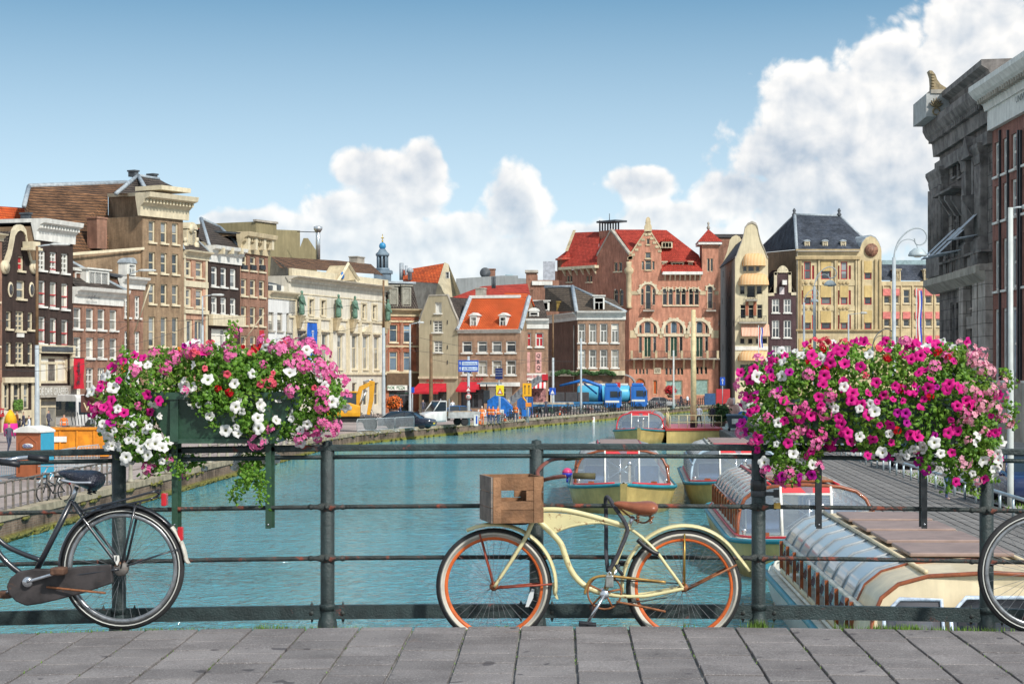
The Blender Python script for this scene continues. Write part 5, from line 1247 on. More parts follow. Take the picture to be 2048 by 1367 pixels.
# cornice and frieze
b.part('cornice', MB().extr([(-.9, p[0], p[1]) for p in ((-.005, zc0), (-.35, zc0), (-.45, zc0 + 1.0), (-.95, zc0 + 1.5), (-1.2, zc0 + 2.0), (-1.2, zc0 + 2.5), (1, zc0 + 2.8), (1, zc0))], (L + .9, 0, 0)), DS)
dn = MB()
for i in range(30): x = -.6 + L * (i + .5) / 30; dn.box(x - .2, x + .2, -.8, -.46, zc0 + 1.0, zc0 + 1.35)
b.part('dentils', dn, DS)['kind'] = 'stuff'
b.part('architrave', MB().box(0, L - .02, -.4, -.005, zc0 - 1.5, zc0 - .6), DS); b.part('belt_course', MB().extr([(-.6, p[0], p[1]) for p in ((-.005, zm - .6), (-.5, zm - .6), (-1.2, zm), (-1.2, zm + .5), (-.005, zm + .7))], (L + .6, 0, 0)), GREYST)
# fluted pilasters with capitals
for xa, xb_ in ((362, 445), (575, 608), (660, 700)):
    x0, x1 = b.S(X7(xa)), b.S(X7(xb_)); a = MB(); n = 7; w_ = (x1 - x0)
    z0, z1 = zm + 2.6, zc0 - 2.6; a.box(x0, x1, -.45, -.005, z0, z1)
    for i in range(n): cx = x0 + w_ * (i + .5) / n; a.cyl((cx, -.45, z0 + .1), (cx, -.45, z1 - .1), w_ / n * .32, n=6)
    a.box(x0 - .2, x1 + .2, -.75, -.005, zm + .7, zm + 2.4).box(x0 - .1, x1 + .1, -.6, -.005, zm + 2.4, z0)
    a.loft([[(x0 - e, -.005, z), (x1 + e, -.005, z), (x1 + e, -.5 - e, z), (x0 - e, -.5 - e, z)] for e, z in ((.02, z1), (.1, z1 + .5), (.08, z1 + .6), (.28, z1 + 1.1), (.28, z1 + 1.35))], smooth=False)
    b.part('pilaster', a, DS)
# window hoods on consoles, balustrade
for x in (485, 523, 565, 640): c = b.P(X7(x), Y7(1010)); b.part('console', MB().extr([(c.x - .7, -.005, c.z), (c.x - .7, -1.1, c.z), (c.x - .7, -1.1, c.z - .3), (c.x - .7, -.3, c.z - 1.5), (c.x - .7, -.005, c.z - 1.5)], (.5, 0, 0)), DS)
b.part('hood', MB().box(b.S(X7(440)), b.S(X7(570)), -1.2, -.005, b.Z(Y7(1000), X7(500)), b.Z(Y7(985), X7(500))), DS)
c = b.P(X7(630), Y7(690)); b.part('pediment', MB().xz([(c.x - 1.8, c.z - .9), (c.x + 1.8, c.z - .9), (c.x, c.z + .7)], -.9, -.005).box(c.x - 1.6, c.x - 1.0, -.6, -.005, c.z - 3.6, c.z - .95).box(c.x + 1.0, c.x + 1.6, -.6, -.005, c.z - 3.6, c.z - .95), DS)
for x in (470, 510, 548, 630): c = b.P(X7(x), Y8(235)); b.part('balcony_panel', MB().box(c.x - .9, c.x + .9, -.5, -.005, c.z - 1.2, c.z + 1.0).box(c.x - .6, c.x + .6, -.6, -.5, c.z - .8, c.z + .6), DS)
b.part('balcony_rail', MB().box(b.S(X7(445)), L - .1, -.8, -.005, b.Z(Y8(205), X7(520)), b.Z(Y8(190), X7(520))), DS)
# grey attic block with gilded ornament at the far corner; its near face looks down the canal
def yzpt(u, v, s_):                                     # pixel -> (y, z) on the plane s = s_
    d_ = (b.O + b.ex * s_).y; X_ = (u - UC) * d_ / FP; return (X_ - b.O.x, ZC - (v - VC) * d_ / FP - b.z0)
S1 = 5.5; z0 = zc0 + 2.6; (ya, z1) = yzpt(X7(312), Y7(348), S1); (yb_, _) = yzpt(X7(497), Y7(348), S1)
b.part('attic_block', MB().box(-.6, S1, ya, yb_ + 3, z0 - .2, z1), mat('attic_stone', (.40, .41, .40), .8, .15, 1.2))
GILD = mat('gilded_stone', (.24, .19, .11), .6, .35, 3)
b.part('attic_cap', MB().box(1.0, S1 + .1, ya + .35, yb_ + 3.1, z1, z1 + .3), GREYST)
a = MB(); (cy, cz) = yzpt(X7(375), Y7(440), S1); q = S1 + .12
a.box(S1 + .004, S1 + .3, cy - .15, yb_ - .2, z0 - .1, cz - .55)
for i in range(7):
    t = R(25 + i * 22); a.loft([[(q, cy + r_ * math.cos(t) - w_ * math.sin(t), cz + r_ * math.sin(t) * 1.3 + w_ * math.cos(t)), (q, cy + r_ * math.cos(t) + w_ * math.sin(t), cz + r_ * math.sin(t) * 1.3 - w_ * math.cos(t)), (q + .15, cy + r_ * math.cos(t), cz + r_ * math.sin(t) * 1.3)] for r_, w_ in ((0, .04), (.32, .09), (.58, .02))])
for (oy, rr_) in ((0, .26), (.75, .18)): a.tube([(q, cy + oy + rr_ * math.cos(R(k_ * 30)), cz - .3 + rr_ * math.sin(R(k_ * 30))) for k_ in range(12)], .07, 5)
b.part('palmette', a, GILD)
pr_ = [yzpt(X7(x), Y7(y), S1 - 1) for x, y in ((340, 335), (485, 335), (485, 318), (440, 315), (400, 290), (378, 260), (365, 225), (345, 202), (325, 200), (338, 240), (342, 290))]
a = MB(); a.yz(pr_, S1 - 1.8, S1 - .8)
for i in range(6): (yy_, zz_) = yzpt(X7(340), Y7(320 - i * 19), S1 - 1); a.ball((S1 - .8, yy_ + .08, zz_), .16, .16, .13, 8, 5)
b.part('acroterion', a, GILD); x1 = S1
# rear roof and attic return
b.part('upper_attic', MB().extr([(x1, p[0], p[1]) for p in ((0, zc0 + 2.7), (-.3, zc0 + 3.6), (-.8, zc0 + 3.9), (-.8, zc0 + 4.3), (6, zc0 + 4.5), (6, zc0 + 2.6))], (L - x1, 0, 0)), DS)
# blinds
for x, y in ((395, 1345), (445, 1325), (490, 1310), (575, 1210)):
    c = b.P(X7(x + 90), Y7(y - 110)); d = MB(); d.quad((c.x - .9, -.1, c.z), (c.x + .9, -.1, c.z), (c.x + .9, -2.4, c.z - 2.2), (c.x - .9, -2.4, c.z - 2.2)); d.cyl((c.x - .9, -.1, c.z - 1.8), (c.x - .9, -2.4, c.z - 2.2), .05, n=5).cyl((c.x + .9, -.1, c.z - 1.8), (c.x + .9, -2.4, c.z - 2.2), .05, n=5); b.part('drop_blind', d, mat('pale_blind', (.42, .46, .50), .8))
# brick museum-like front at the frame edge
b = Bld('brick_building', 'red brown brick building with white windows and tall white cornice at the frame edge', (1985, 131), (2230, 103), 18)
U = [1993.5, 2010, 2027.5, 2052, 2071, 2092]
RB2 = brick('maroon_brick', (.30, .12, .09), (.36, .15, .115), (.20, .13, .11), stain=.2)
for vt, vb in ((285, 353), (372, 444), (481, 582), (618, 760)):
    zt, zb = b.Z(vt, 1993), b.Z(vb, 1993)
    for u in U: b.win(u, 0, 0, 0, zt=zt, zb=zb, w=1.35, style='sash', fm=WHITE, gm=GLB, fw=.2, sill=True)
b.wall(RB2, b.Z(232, 1985)); z1 = b.Z(208, 1985)
b.part('frieze', MB().box(-.05, b.L, -.35, -.005, b.Z(262, 1985), z1 - .4), WHITE)
b.part('cornice', MB().extr([(-.3, p[0], p[1]) for p in ((-.005, z1 - .5), (-.5, z1 - .5), (-.6, z1 - .1), (-1.3, z1 + .4), (-1.6, z1 + .8), (-1.6, z1 + 1.15), (.5, z1 + 1.3), (.5, z1 - .5))], (b.L + .3, 0, 0)), WHITE)
dn = MB()
for i in range(40): x = .1 + i * .62; dn.box(x, x + .3, -1.1, -.6, z1 - .05, z1 + .3)
b.part('dentils', dn, GREYST)['kind'] = 'stuff'
b.text('UNIVERSITEIT', 2052, 189, 14, 42, mat('bronze_letters', (.05, .07, .06), .5), -.5)
b.part('plinth', MB().box(0, b.L, -.5, -.005, -.3, b.Z(765, 1985)), GREYST)
for u in (2002, 2018, 2039, 2044): b.panel(u - .6, u + .6, 260, 760, IRON, .15, 'downpipe')
b.sheet('roof', [[(1972, 188, -.5), (2055, 120, -.5), (2060, 100, 8), (1990, 165, 10)]], SLATE)
b.part('roof_parapet', MB().box(b.S(2010), b.S(2060), 4, 8, b.Z(150, 2010), b.Z(118, 2010, 4)), CREAM)
# ================================================================== bicycles on the bridge
def ringprof(mb,prof,n=48,c=(0,0,0),m=None,a0=0.0,a1=360.0):
    """closed cross-section [(radius, y)] swept about the y axis"""
    full = abs(a1 - a0) >= 359.9; k = n if full else n + 1; p = len(prof); vs = []; fs = []
    for j in range(k):
        t = R(a0 + (a1 - a0) * j / n)
        for (r,y) in prof: vs.append((c[0] + r * math.cos(t),c[1] + y,c[2] + r * math.sin(t)))
    for j in range(n):
        j2 = (j + 1) % k
        for i in range(p): i2 = (i + 1) % p; fs.append((j * p + i,j * p + i2,j2 * p + i2,j2 * p + i))
    if not full: fs += [tuple(range(p)),tuple((k - 1) * p + i for i in range(p))[::-1]]
    return mb.add(vs,fs,m,True)
def rprof(rc,rt,n=8,sq=1.0): return [(rc + rt * math.cos(2 * math.pi * i / n),rt * sq * math.sin(2 * math.pi * i / n)) for i in range(n)]
TYRE = mat('tyre_rubber',(.022,.022,.023),.75,.25,30)
CHROME = mat('chrome',(.55,.57,.6),.22,.15,20,metal=.9)
SPOKE = mat('spoke_steel',(.17,.18,.19),.6,.2,20,metal=.2)
SEATB = mat('black_leather',(.015,.016,.02),.4,.25,30)
def wheel(t,x,z,Rr,y=0.0,white=None,rim_m=None,line=None,spokes=36,n=56,tw=.025,hub_m=None):
    o = MB(); ringprof(o,rprof(Rr - tw,tw,10),n,m=TYRE)
    tyre = o.obj('tyre',TYRE,t,(x,y,z))
    if white: w_ = MB(); ringprof(w_,[(Rr - .020,-.0225),(Rr - .048,-.020),(Rr - .048,.020),(Rr - .020,.0225),(Rr - .035,.026),(Rr - .035,-.026)][::-1],n); w_.obj('whitewall',white,tyre)
    if line: w_ = MB(); ringprof(w_,[(Rr - .022,-.0255),(Rr - .028,-.0256),(Rr - .028,-.02),(Rr - .022,-.02)],n); w_.obj('reflective_line',line,tyre)
    r = MB(); r0 = Rr - 2 * tw; ringprof(r,[(r0 + .006,-.016),(r0 - .012,-.017),(r0 - .018,-.010),(r0 - .018,.010),(r0 - .012,.017),(r0 + .006,.016)],n)
    rim = r.obj('rim',rim_m or CHROME,t,(x,y,z))
    s = MB()
    for i in range(spokes):
        a = 2 * math.pi * i / spokes; b_ = a + (.32 if i % 4 < 2 else -.32) * (1 if i % 2 else .9); sy = .028 if i % 2 else -.028
        s.tube([(.022 * math.cos(b_),sy,.022 * math.sin(b_)),((r0 - .016) * math.cos(a),0,(r0 - .016) * math.sin(a))],.0011,4,cap=False)
    s.obj('spokes',SPOKE,t,(x,y,z))['kind'] = 'stuff'
    MB().lathe([(.012,-.05),(.024,-.032),(.024,-.026),(.014,-.02),(.014,.02),(.024,.026),(.024,.032),(.012,.05)],axis='y',n=14).obj('hub',hub_m or CHROME,t,(x,y,z))
    return rim
def fender(t,x,z,r,a0,a1,m,w=.032,y=0.0,flare=0.0,name='mudguard'):
    f = MB(); n = 30; rings = []
    for j in range(n + 1):
        f_ = j / n; a = R(a0 + (a1 - a0) * f_); rr = r + (flare * max(0,(f_ - .88) / .12) ** 1.5)
        prof = [(rr - .016,-w),(rr - .004,-w * .8),(rr + .004,0),(rr - .004,w * .8),(rr - .016,w),(rr - .010,w * .8),(rr,0),(rr - .010,-w * .8)]
        rings.append([(q * math.cos(a),yy,q * math.sin(a)) for q,yy in prof])
    f.loft(rings); return f.obj(name,m,t,(x,y,z))

# ---- cream beach cruiser chained to the railing
DY = 10.55; SY = FP / DY
def qy(x,y,dy=0.0):            # detail-crop pixel -> local
    u,v = 860 + x / 3.103,890 + y / 3.103
    return Vector(((u - 1178) / SY,dy,ZC - (v - VC) / SY + .16))
YB = thing('bicycle','cream beach cruiser with orange rims and wooden crate chained to the railing','bicycle',((1178 - UC) / SY,DY,-.16))
YB.location.z = -.16
CRM = mat('cream_bike_paint',(.62,.56,.30),.32,.10,6,rust=(.22,.09,.03),rust_amt=.61,rust_scale=26,spec=.5,coat=.3)
ORIM = mat('orange_rim',(.58,.12,.025),.45,.25,12); WWALL = mat('whitewall',(.50,.47,.40),.7,.15,10)
RUST = mat('rust',(.22,.085,.035),.7,.4,30); REDST = mat('red_stay',(.26,.05,.025),.5,.3,20); BRASS = MATS['brass']
hf,hr = qy(397,872),qy(1575,880)
wheel(YB,hf.x,hf.z,.322,white=WWALL,rim_m=ORIM,tw=.024,hub_m=RUST); wheel(YB,hr.x,hr.z,.322,white=WWALL,rim_m=ORIM,tw=.024,hub_m=RUST)
fender(YB,hf.x,hf.z,.350,-8,116,CRM,.036); fender(YB,hr.x,hr.z,.350,184,14,CRM,.036,flare=.03)
fl = MB(); fl.extr([qy(757,850,-.02),qy(785,845,-.02),qy(782,905,-.02),qy(797,952,-.02),qy(785,950,-.02),qy(762,915,-.02)],(0,.04,0)); fl.obj('mudguard_flap',CRM,YB)
for pts,m in (((310,545),(395,868)),((405,882),(755,855))),((),()):
    pass
for (p,q,m) in (((310,545),(395,868),REDST),((405,882),(757,855),REDST),((1577,545),(1577,880),BRASS),((1595,890),(1900,735),RUST)):
    for sy in (-.045,.045): MB().tube([qy(*p,sy * .8),qy(*q,sy)],.0055,6).obj('mudguard_stay',m,YB)
def tubepx(name,pts,r,m,sm=6,dy=0.0,parent=None): 
    P_ = catmull([qy(p[0],p[1],p[2] if len(p) > 2 else dy) for p in pts],sm); k = len(P_)
    rr = r if not isinstance(r,tuple) else [r[0] + (r[1] - r[0]) * i / (k - 1) for i in range(k)]
    return MB().tube(P_,rr,10).obj(name,m,parent or YB)
tubepx('head_tube',[(672,380),(632,478)],.0185,CRM,1); tubepx('top_tube',[(668,404),(740,398),(850,405),(990,436),(1110,470),(1230,505)],.0145,CRM)
tubepx('tank_tube',[(757,548),(830,515),(920,492),(1050,478),(1200,506)],.0085,CRM)
tubepx('down_tube',[(652,440),(700,492),(760,548),(812,610),(838,680),(868,760),(915,830),(985,885),(1078,918)],.0165,CRM)
MB().extr([qy(x,y,-.006) for x,y in ((668,418),(760,416),(880,428),(1010,455),(1110,478),(1000,488),(900,500),(820,522),(758,548),(700,490),(660,452))],(0,.012,0)).obj('tank_panel',CRM,YB)
tubepx('seat_tube',[(1238,492),(1082,915)],.0150,CRM,1)
for sy in (-.05,.05):
    tubepx('seat_stay',[(1228,510,sy * .25),(1290,550,sy * .5),(1390,640,sy),(1480,760,sy),(1568,880,sy)],.0085,CRM); tubepx('chain_stay',[(1085,920,sy * .4),(1180,930,sy * .8),(1330,928,sy),(1470,903,sy),(1570,882,sy)],.010,CRM)
    tubepx('fork_blade',[(628,488,sy * .6),(598,560,sy * .9),(520,690,sy),(400,872,sy)],(.0145,.008),CRM)
tubepx('fork_crown',[(628,484,-.035),(628,484,.035)],.016,CRM,1); tubepx('seat_post',[(1262,440),(1236,500)],.012,CHROME,1); tubepx('stem',[(672,385),(690,310),(690,220)],.0125,CHROME,4)
BAR = mat('brown_bar',(.16,.055,.04),.35,.25,20,spec=.5); GRIP = mat('olive_grip',(.085,.075,.035),.8,.2,30)
tubepx('handlebar',[(845,172,-.30),(770,185,-.24),(700,212,-.06),(690,218,0),(668,165,.06),(745,105,.24),(850,92,.30)],.0115,BAR,8)
tubepx('grip',[(885,170,-.31),(1018,172,-.33)],(.0165,.0175),GRIP,1); tubepx('grip',[(835,94,.30),(940,86,.33)],(.0165,.0175),GRIP,1)
bl = qy(850,150,-.28); bell = MB().lathe([(.0,.024),(.016,.020),(.026,.006),(.028,-.004),(.0,-.006)][::-1],bl,14,m=mat('bell_pink',(.55,.05,.16),.3,.1)); bell.lathe([(.0,-.03),(.017,-.028),(.028,-.012),(.028,-.004),(.0,-.002)],bl,14,m=mat('bell_blue',(.03,.05,.42),.3,.1)).cyl(bl + Vector((0,0,-.03)),bl + Vector((0,0,-.055)),.006,n=6,m=MATS['bell_blue']); bell.obj('bell',None,YB)
# saddle
def loft_px(sections,parent,name,m,qf,n=14):
    rings = []
    for (x,yt,yb,hw) in sections:
        pt,pb = qf(x,yt),qf(x,yb); cz = (pt.z + pb.z) / 2; hz = (pt.z - pb.z) / 2
        rings.append([(pt.x,hw * math.cos(2 * math.pi * j / n),cz + hz * math.copysign(abs(math.sin(2 * math.pi * j / n)) ** .8,math.sin(2 * math.pi * j / n))) for j in range(n)])
    return subsurf(MB().loft(rings).obj(name,m,parent),1)
loft_px([(1138,356,366,.008),(1150,347,378,.022),(1185,343,392,.032),(1230,348,410,.045),(1280,350,430,.075),(1330,343,446,.105),(1375,343,440,.118),(1402,354,420,.11),(1416,372,400,.06)],YB,'saddle',mat('tan_leather',(.27,.085,.04),.38,.16,14,spec=.5,bump=.1),qy)
for x in (1290,1370):
    for sy in (-.06,.06): MB().tube([qy(x + 7 * math.cos(i * .9),425 + i * 2.2,sy + .012 * math.sin(i * .9)) for i in range(26)],.003,5).obj('saddle_spring',RUST,YB)
tubepx('saddle_rail',[(1170,385),(1260,455),(1330,480),(1390,440)],.005,RUST)
# drivetrain
cr = qy(1080,918,-.05); c = MB(); ringprof(c,[(.098,-.002),(.088,-.002),(.088,.002),(.098,.002)],40)
for i in range(5): a = R(72 * i + 10); c.tube([(.02 * math.cos(a),0,.02 * math.sin(a)),(.09 * math.cos(a),0,.09 * math.sin(a))],.006,5)
c.obj('chainring',RUST,YB,qy(1082,905,-.045)); tubepx('crank',[(1080,922,-.07),(972,1095,-.085)],.0085,CHROME,1); tubepx('crank',[(1080,918,.06),(1180,745,.075)],.008,CHROME,1)
MB().lathe([(.022,-.07),(.026,-.065),(.026,.065),(.022,.07)],qy(1080,918),14,axis='y').obj('bottom_bracket',CHROME,YB)
for (x,y,sy) in ((975,1092,-.135),(1182,742,.12)):
    p = qy(x,y,sy); a = MB(); a.box(-.048,.048,-.040,-.024,-.013,.013).box(-.048,.048,.024,.040,-.013,.013).cyl((0,-.04,0),(0,.05,0),.009,n=8); o = bevel(a.obj('pedal',SEATB,YB,p),.004); o.rotation_euler = (0,.12,0)
tubepx('chain_guard',[(960,915,-.055),(975,860,-.055),(1010,818,-.055),(1090,803,-.055),(1250,818,-.055),(1460,842,-.055)],.008,mat('old_brass',(.36,.22,.07),.4,.3,18,metal=.5)); tubepx('chain_run',[(1085,990,-.045),(1470,938,-.045)],.0035,IRON,1); tubepx('chain_run',[(1095,830,-.045),(1560,850,-.045)],.0035,IRON,1)
tubepx('kickstand',[(1155,962,-.06),(1300,985,-.09),(1455,1016,-.11)],.0065,RUST,3)
rf = MB().extr([qy(x,y,-.012) for x,y in ((592,1000),(612,930),(632,888),(648,892),(640,945),(612,1000))],(0,.01,0)); rf.obj('wheel_reflector',mat('reflector_white',(.6,.62,.62),.2,.1),YB)
# crate
WOODS = [mat('crate_wood_%s' % n,c,.75,.35,9,bump=.4,bscale=60) for n,c in (('dark',(.19,.095,.045)),('mid',(.25,.13,.065)),('grey',(.20,.165,.14)))]
def crate():
    p = qy(505,325,-.03); t = thing('wooden_crate','weathered wooden crate with hand slot fixed on the cream cruiser','crate',p + YB.location,R(13))
    w,d,h = .135,.17,.125
    k = 0
    for sy in (-1,1):                                   # long faces: slats between corner battens, one with a hand slot
        y0 = sy * d; yi = y0 - sy * .012
        for (x0,x1,z0,z1) in ((-w + .045,w - .045,-h,-h + .07),(-w + .045,w - .045,-h + .073,-h + .118),(-w + .045,w - .045,h - .072,h),(w - .085,w - .045,-h + .121,h - .075)):
            MB().box(x0,x1,min(y0,yi),max(y0,yi),z0,z1).obj('board',WOODS[k % 2],t); k += 1
        for sx in (-1,1): MB().box(min(sx * w,sx * (w - .044)),max(sx * w,sx * (w - .044)),min(y0 + sy * .004,yi),max(y0 + sy * .004,yi),-h,h).obj('batten',WOODS[(k + sx) % 2],t)
    for sx in (-1,1):
        for (z0,z1) in ((-h,-h + .08),(-h + .084,h - .085),(h - .081,h)): MB().box(min(sx * (w + .001),sx * (w + .011)),max(sx * (w + .001),sx * (w + .011)),-d + .002,d - .002,z0,z1).obj('board',WOODS[2] if sx < 0 else WOODS[1],t)
    MB().box(-w,w,-d + .013,d - .013,-h,-h + .012).obj('base_board',WOODS[1],t)
crate()
tubepx('front_rack',[(470,480,-.05),(600,480,-.05),(640,440,0)],.006,IRON,3)
# chain lock in a grey sleeve
LK = thing('bicycle_lock','grey fabric covered chain lock looped over the railing and cruiser frame','lock',YB.location)
GS = mat('grey_sleeve',(.055,.055,.065),.85,.25,40,bump=.5,bscale=150)
MB().tube(catmull([qy(x,y,dy) for x,y,dy in ((1110,770,-.05),(1140,720,-.05),(1180,640,-.045),(1222,530,-.04),(1205,470,-.03),(1150,390,.05),(1112,335,.13),(1096,345,.19),(1098,420,.21),(1098,560,.17),(1096,680,.08),(1104,780,.0))],8),.0115,8).obj('sleeve',GS,LK)
bevel(MB().box(-.022,.022,-.014,.014,-.034,.034).obj('lock_body',mat('worn_steel',(.32,.33,.31),.35,.25,30,metal=.6),LK,qy(1112,835,-.06)),.006); MB().tube([qy(x,y,-.06) for x,y in ((1102,805),(1102,785),(1112,775),(1122,785),(1122,805))],.005,6).obj('shackle',CHROME,LK)
MB().tube([qy(x,y,-.045) for x,y in ((1150,735),(1172,770),(1195,800))],.009,8).obj('cable_end',IRON,LK)
RL = MB(); RL.tube(catmull([qy(x,y,-.06) for x,y in ((1285,578),(1330,620),(1380,655),(1415,668))],5),.013,8); RL.obj('ring_lock',SEATB,YB)

# ---- black city bicycle at the left edge, and one at the right edge
DB = 10.36; SB = FP / DB
def city_bike(name,label,x0,zb,det=True,flip=1,m_frame=None,group=None):
    """rear hub over local x=0, front to -x (flip=-1 mirrors)"""
    t = thing(name,label,'bicycle',(x0,DB,zb),group=group); FR = m_frame or mat('black_enamel',(.013,.015,.02),.28,.2,8,spec=.6,coat=.4)
    def q(x,y,dy=0.0):
        return Vector((flip * (x - 840) / 3.4175 / SB,dy,.335 - (y - 890) / 3.4175 / SB))
    def tb(nm,pts,r,m=FR,sm=5):
        return MB().tube(catmull([q(*p) for p in pts],sm),r,9).obj(nm,m,t)
    RIM = mat('steel_rim',(.28,.29,.30),.3,.3,20,metal=.7)
    WL = mat('reflective_strip',(.5,.5,.46),.5,.1)
    wheel(t,0,.335,.337,rim_m=RIM,line=WL,tw=.021); fx = q(-560,890); wheel(t,fx.x,.335,.337,rim_m=RIM,line=WL,tw=.021)
    a0,a1 = (198,22) if flip > 0 else (-18,158)
    fender(t,0,.335,.352,a0,40 if flip > 0 else 140,FR,.026); fender(t,0,.335,.356,40 if flip > 0 else 140,4 if flip > 0 else 176,mat('worn_white_paint',(.48,.46,.40),.5,.2,14,rust=(.16,.07,.03),rust_amt=.62,rust_scale=25),.027,flare=.012,name='mudguard_tail')
    if det: fender(t,fx.x,.335,.352,20,150,FR,.026)
    tb('seat_tube',[(492,428),(215,975)],.0165,FR,1); tb('seat_post',[(525,335),(494,425)],.013,CHROME,1)
    for sy in (-.055,.055): tb('seat_stay',[(500,440,sy * .3),(600,575,sy * .8),(825,868,sy)],.0085); tb('chain_stay',[(215,975,sy * .4),(500,935,sy),(830,892,sy)],.009); tb('rack_strut',[(945,435,sy),(842,885,sy)],.007,FR,1); tb('mudguard_stay',[(850,880,sy),(1230,755,sy * .6)],.004,FR,1)
    tb('top_tube',[(275,835),(150,790),(20,722),(-80,600),(-190,390)],.014); tb('down_tube',[(210,975),(0,800),(-170,480)],.016)
    tb('head_tube',[(-150,330),(-195,520)],.019,FR,1)
    for sy in (-.05,.05): tb('fork_blade',[(-195,520,sy * .7),(-300,690,sy),(-380,780,sy),(-560,890,sy)] if False else [(-195,520,sy * .7),(-240,650,sy),(-560,890,sy)],(.010))
    tb('stem',[(-150,340),(-130,200)],.012,CHROME,1)
    for sy in (-1,1): tb('handlebar',[(-130,200,0),(-100,190,sy * .16),(0,160,sy * .26),(105,148,sy * .28)],.0115,CHROME); tb('grip',[(95,148,sy * .28),(235,165,sy * .29)],.0175,SEATB,1)
    # saddle with rumpled cover
    loft = [(398,232,240,.02),(420,222,262,.05),(470,218,292,.06),(540,220,330,.08),(600,218,350,.11),(650,220,372,.13),(685,235,345,.125),(706,262,310,.07)]
    o = loft_px(loft,t,'saddle',mat('saddle_cover',(.010,.012,.025),.28,.3,12,bump=.9,bscale=38,spec=.6),q); o.modifiers[0].levels = o.modifiers[0].render_levels = 2
    tb('saddle_piping',[(440,286,-.062),(540,300,-.09),(660,298,-.128)],.006,mat('grey_piping',(.30,.32,.36),.5),4)
    for sy in (-.05,.05): MB().tube([q(630 + 14 * math.cos(i * .8),330 + i * 2.2,sy + .012 * math.sin(i * .8)) for i in range(24)],.005,5).obj('saddle_spring',SEATB,t)
    # rack
    for sy in (-.07,.07): tb('rack_rail',[(580,492,sy),(820,432,sy),(1050,368,sy),(1085,372,sy * .5),(1088,385,0)],.006); tb('rack_rail',[(600,512,sy),(945,437,sy),(1060,408,sy),(1088,385,0)],.005)
    for x in (640,720,800,875): tb('rack_slat',[(x,480 - (x - 640) * .27,-.07),(x,480 - (x - 640) * .27,.07)],.004,FR,1)
    RL_ = mat('red_lamp',(.45,.012,.02),.2,.1,coat=.5)
    bevel(MB().box(-.014,.014,-.03,.03,-.035,.035).obj('tail_lamp',RL_,t,q(1125,422)),.006); bevel(MB().box(-.012,.016,-.02,.02,-.04,.035).obj('reflector',RL_,t,q(1232,652)),.005)
    # chain case
    cc = MB(); pts = [(66,1010),(90,950),(150,905),(250,888),(420,890),(600,868),(780,858),(790,985),(600,1050),(430,1095),(300,1125),(200,1140),(130,1110),(85,1065)]
    cc.extr([q(x,y,-.03) for x,y in pts],(0,-.035,0)); bevel(cc.obj('chain_case',mat('dull_black',(.035,.03,.03),.55,.5,9,rust=(.12,.06,.035),rust_amt=.66,rust_scale=14),t),.008)
    tb('crank',[(215,972,-.085),(300,948,-.09),(410,915,-.09)],.0095,CHROME,2); tb('crank',[(215,972,.06),(120,1020,.07),(20,1070,.07)],.0095,CHROME,2)
    PB_ = mat('brown_pedal',(.10,.05,.03),.7,.4,25)
    for (x,y,sy) in ((445,893,-.13),(0,1085,.11)): bevel(MB().box(-.038,.038,-.045,.045,-.02,.02).obj('pedal',PB_,t,q(x,y,sy)),.008)
    MB().lathe([(.024,-.03),(.030,-.02),(.030,.02),(.024,.03)],q(215,975,-.06),14,axis='y').obj('axle_cap',CHROME,t)
    tb('kickstand',[(345,1008,-.08),(560,1028,-.10),(755,1045,-.11)],.006,RUST,2)
    MB().lathe([(.035,-.06),(.04,-.05),(.04,-.02)],(0,0,.335),16,axis='y').obj('drum',mat('drum_grey',(.12,.11,.10),.6,.4,20,rust=(.2,.09,.04),rust_amt=.55),t)
    if det:
        o = MB().extr([q(x,y,-.075) for x,y in ((800,795),(835,795),(838,830),(822,865),(803,830))],(0,.004,0)).obj('number_tag',WHITE,t); text_mesh('1',.035,IRON,'lettering',t,q(819,815,-.081))
    return t
city_bike('bicycle','black city bicycle with covered saddle and luggage rack leaning on the railing',(245.8 - UC) / SB,arch(-2.4))
city_bike('bicycle','black bicycle cut off by the frame with only its front wheel showing',(2488 - UC) / SB,arch(2.6) - .02,det=False)
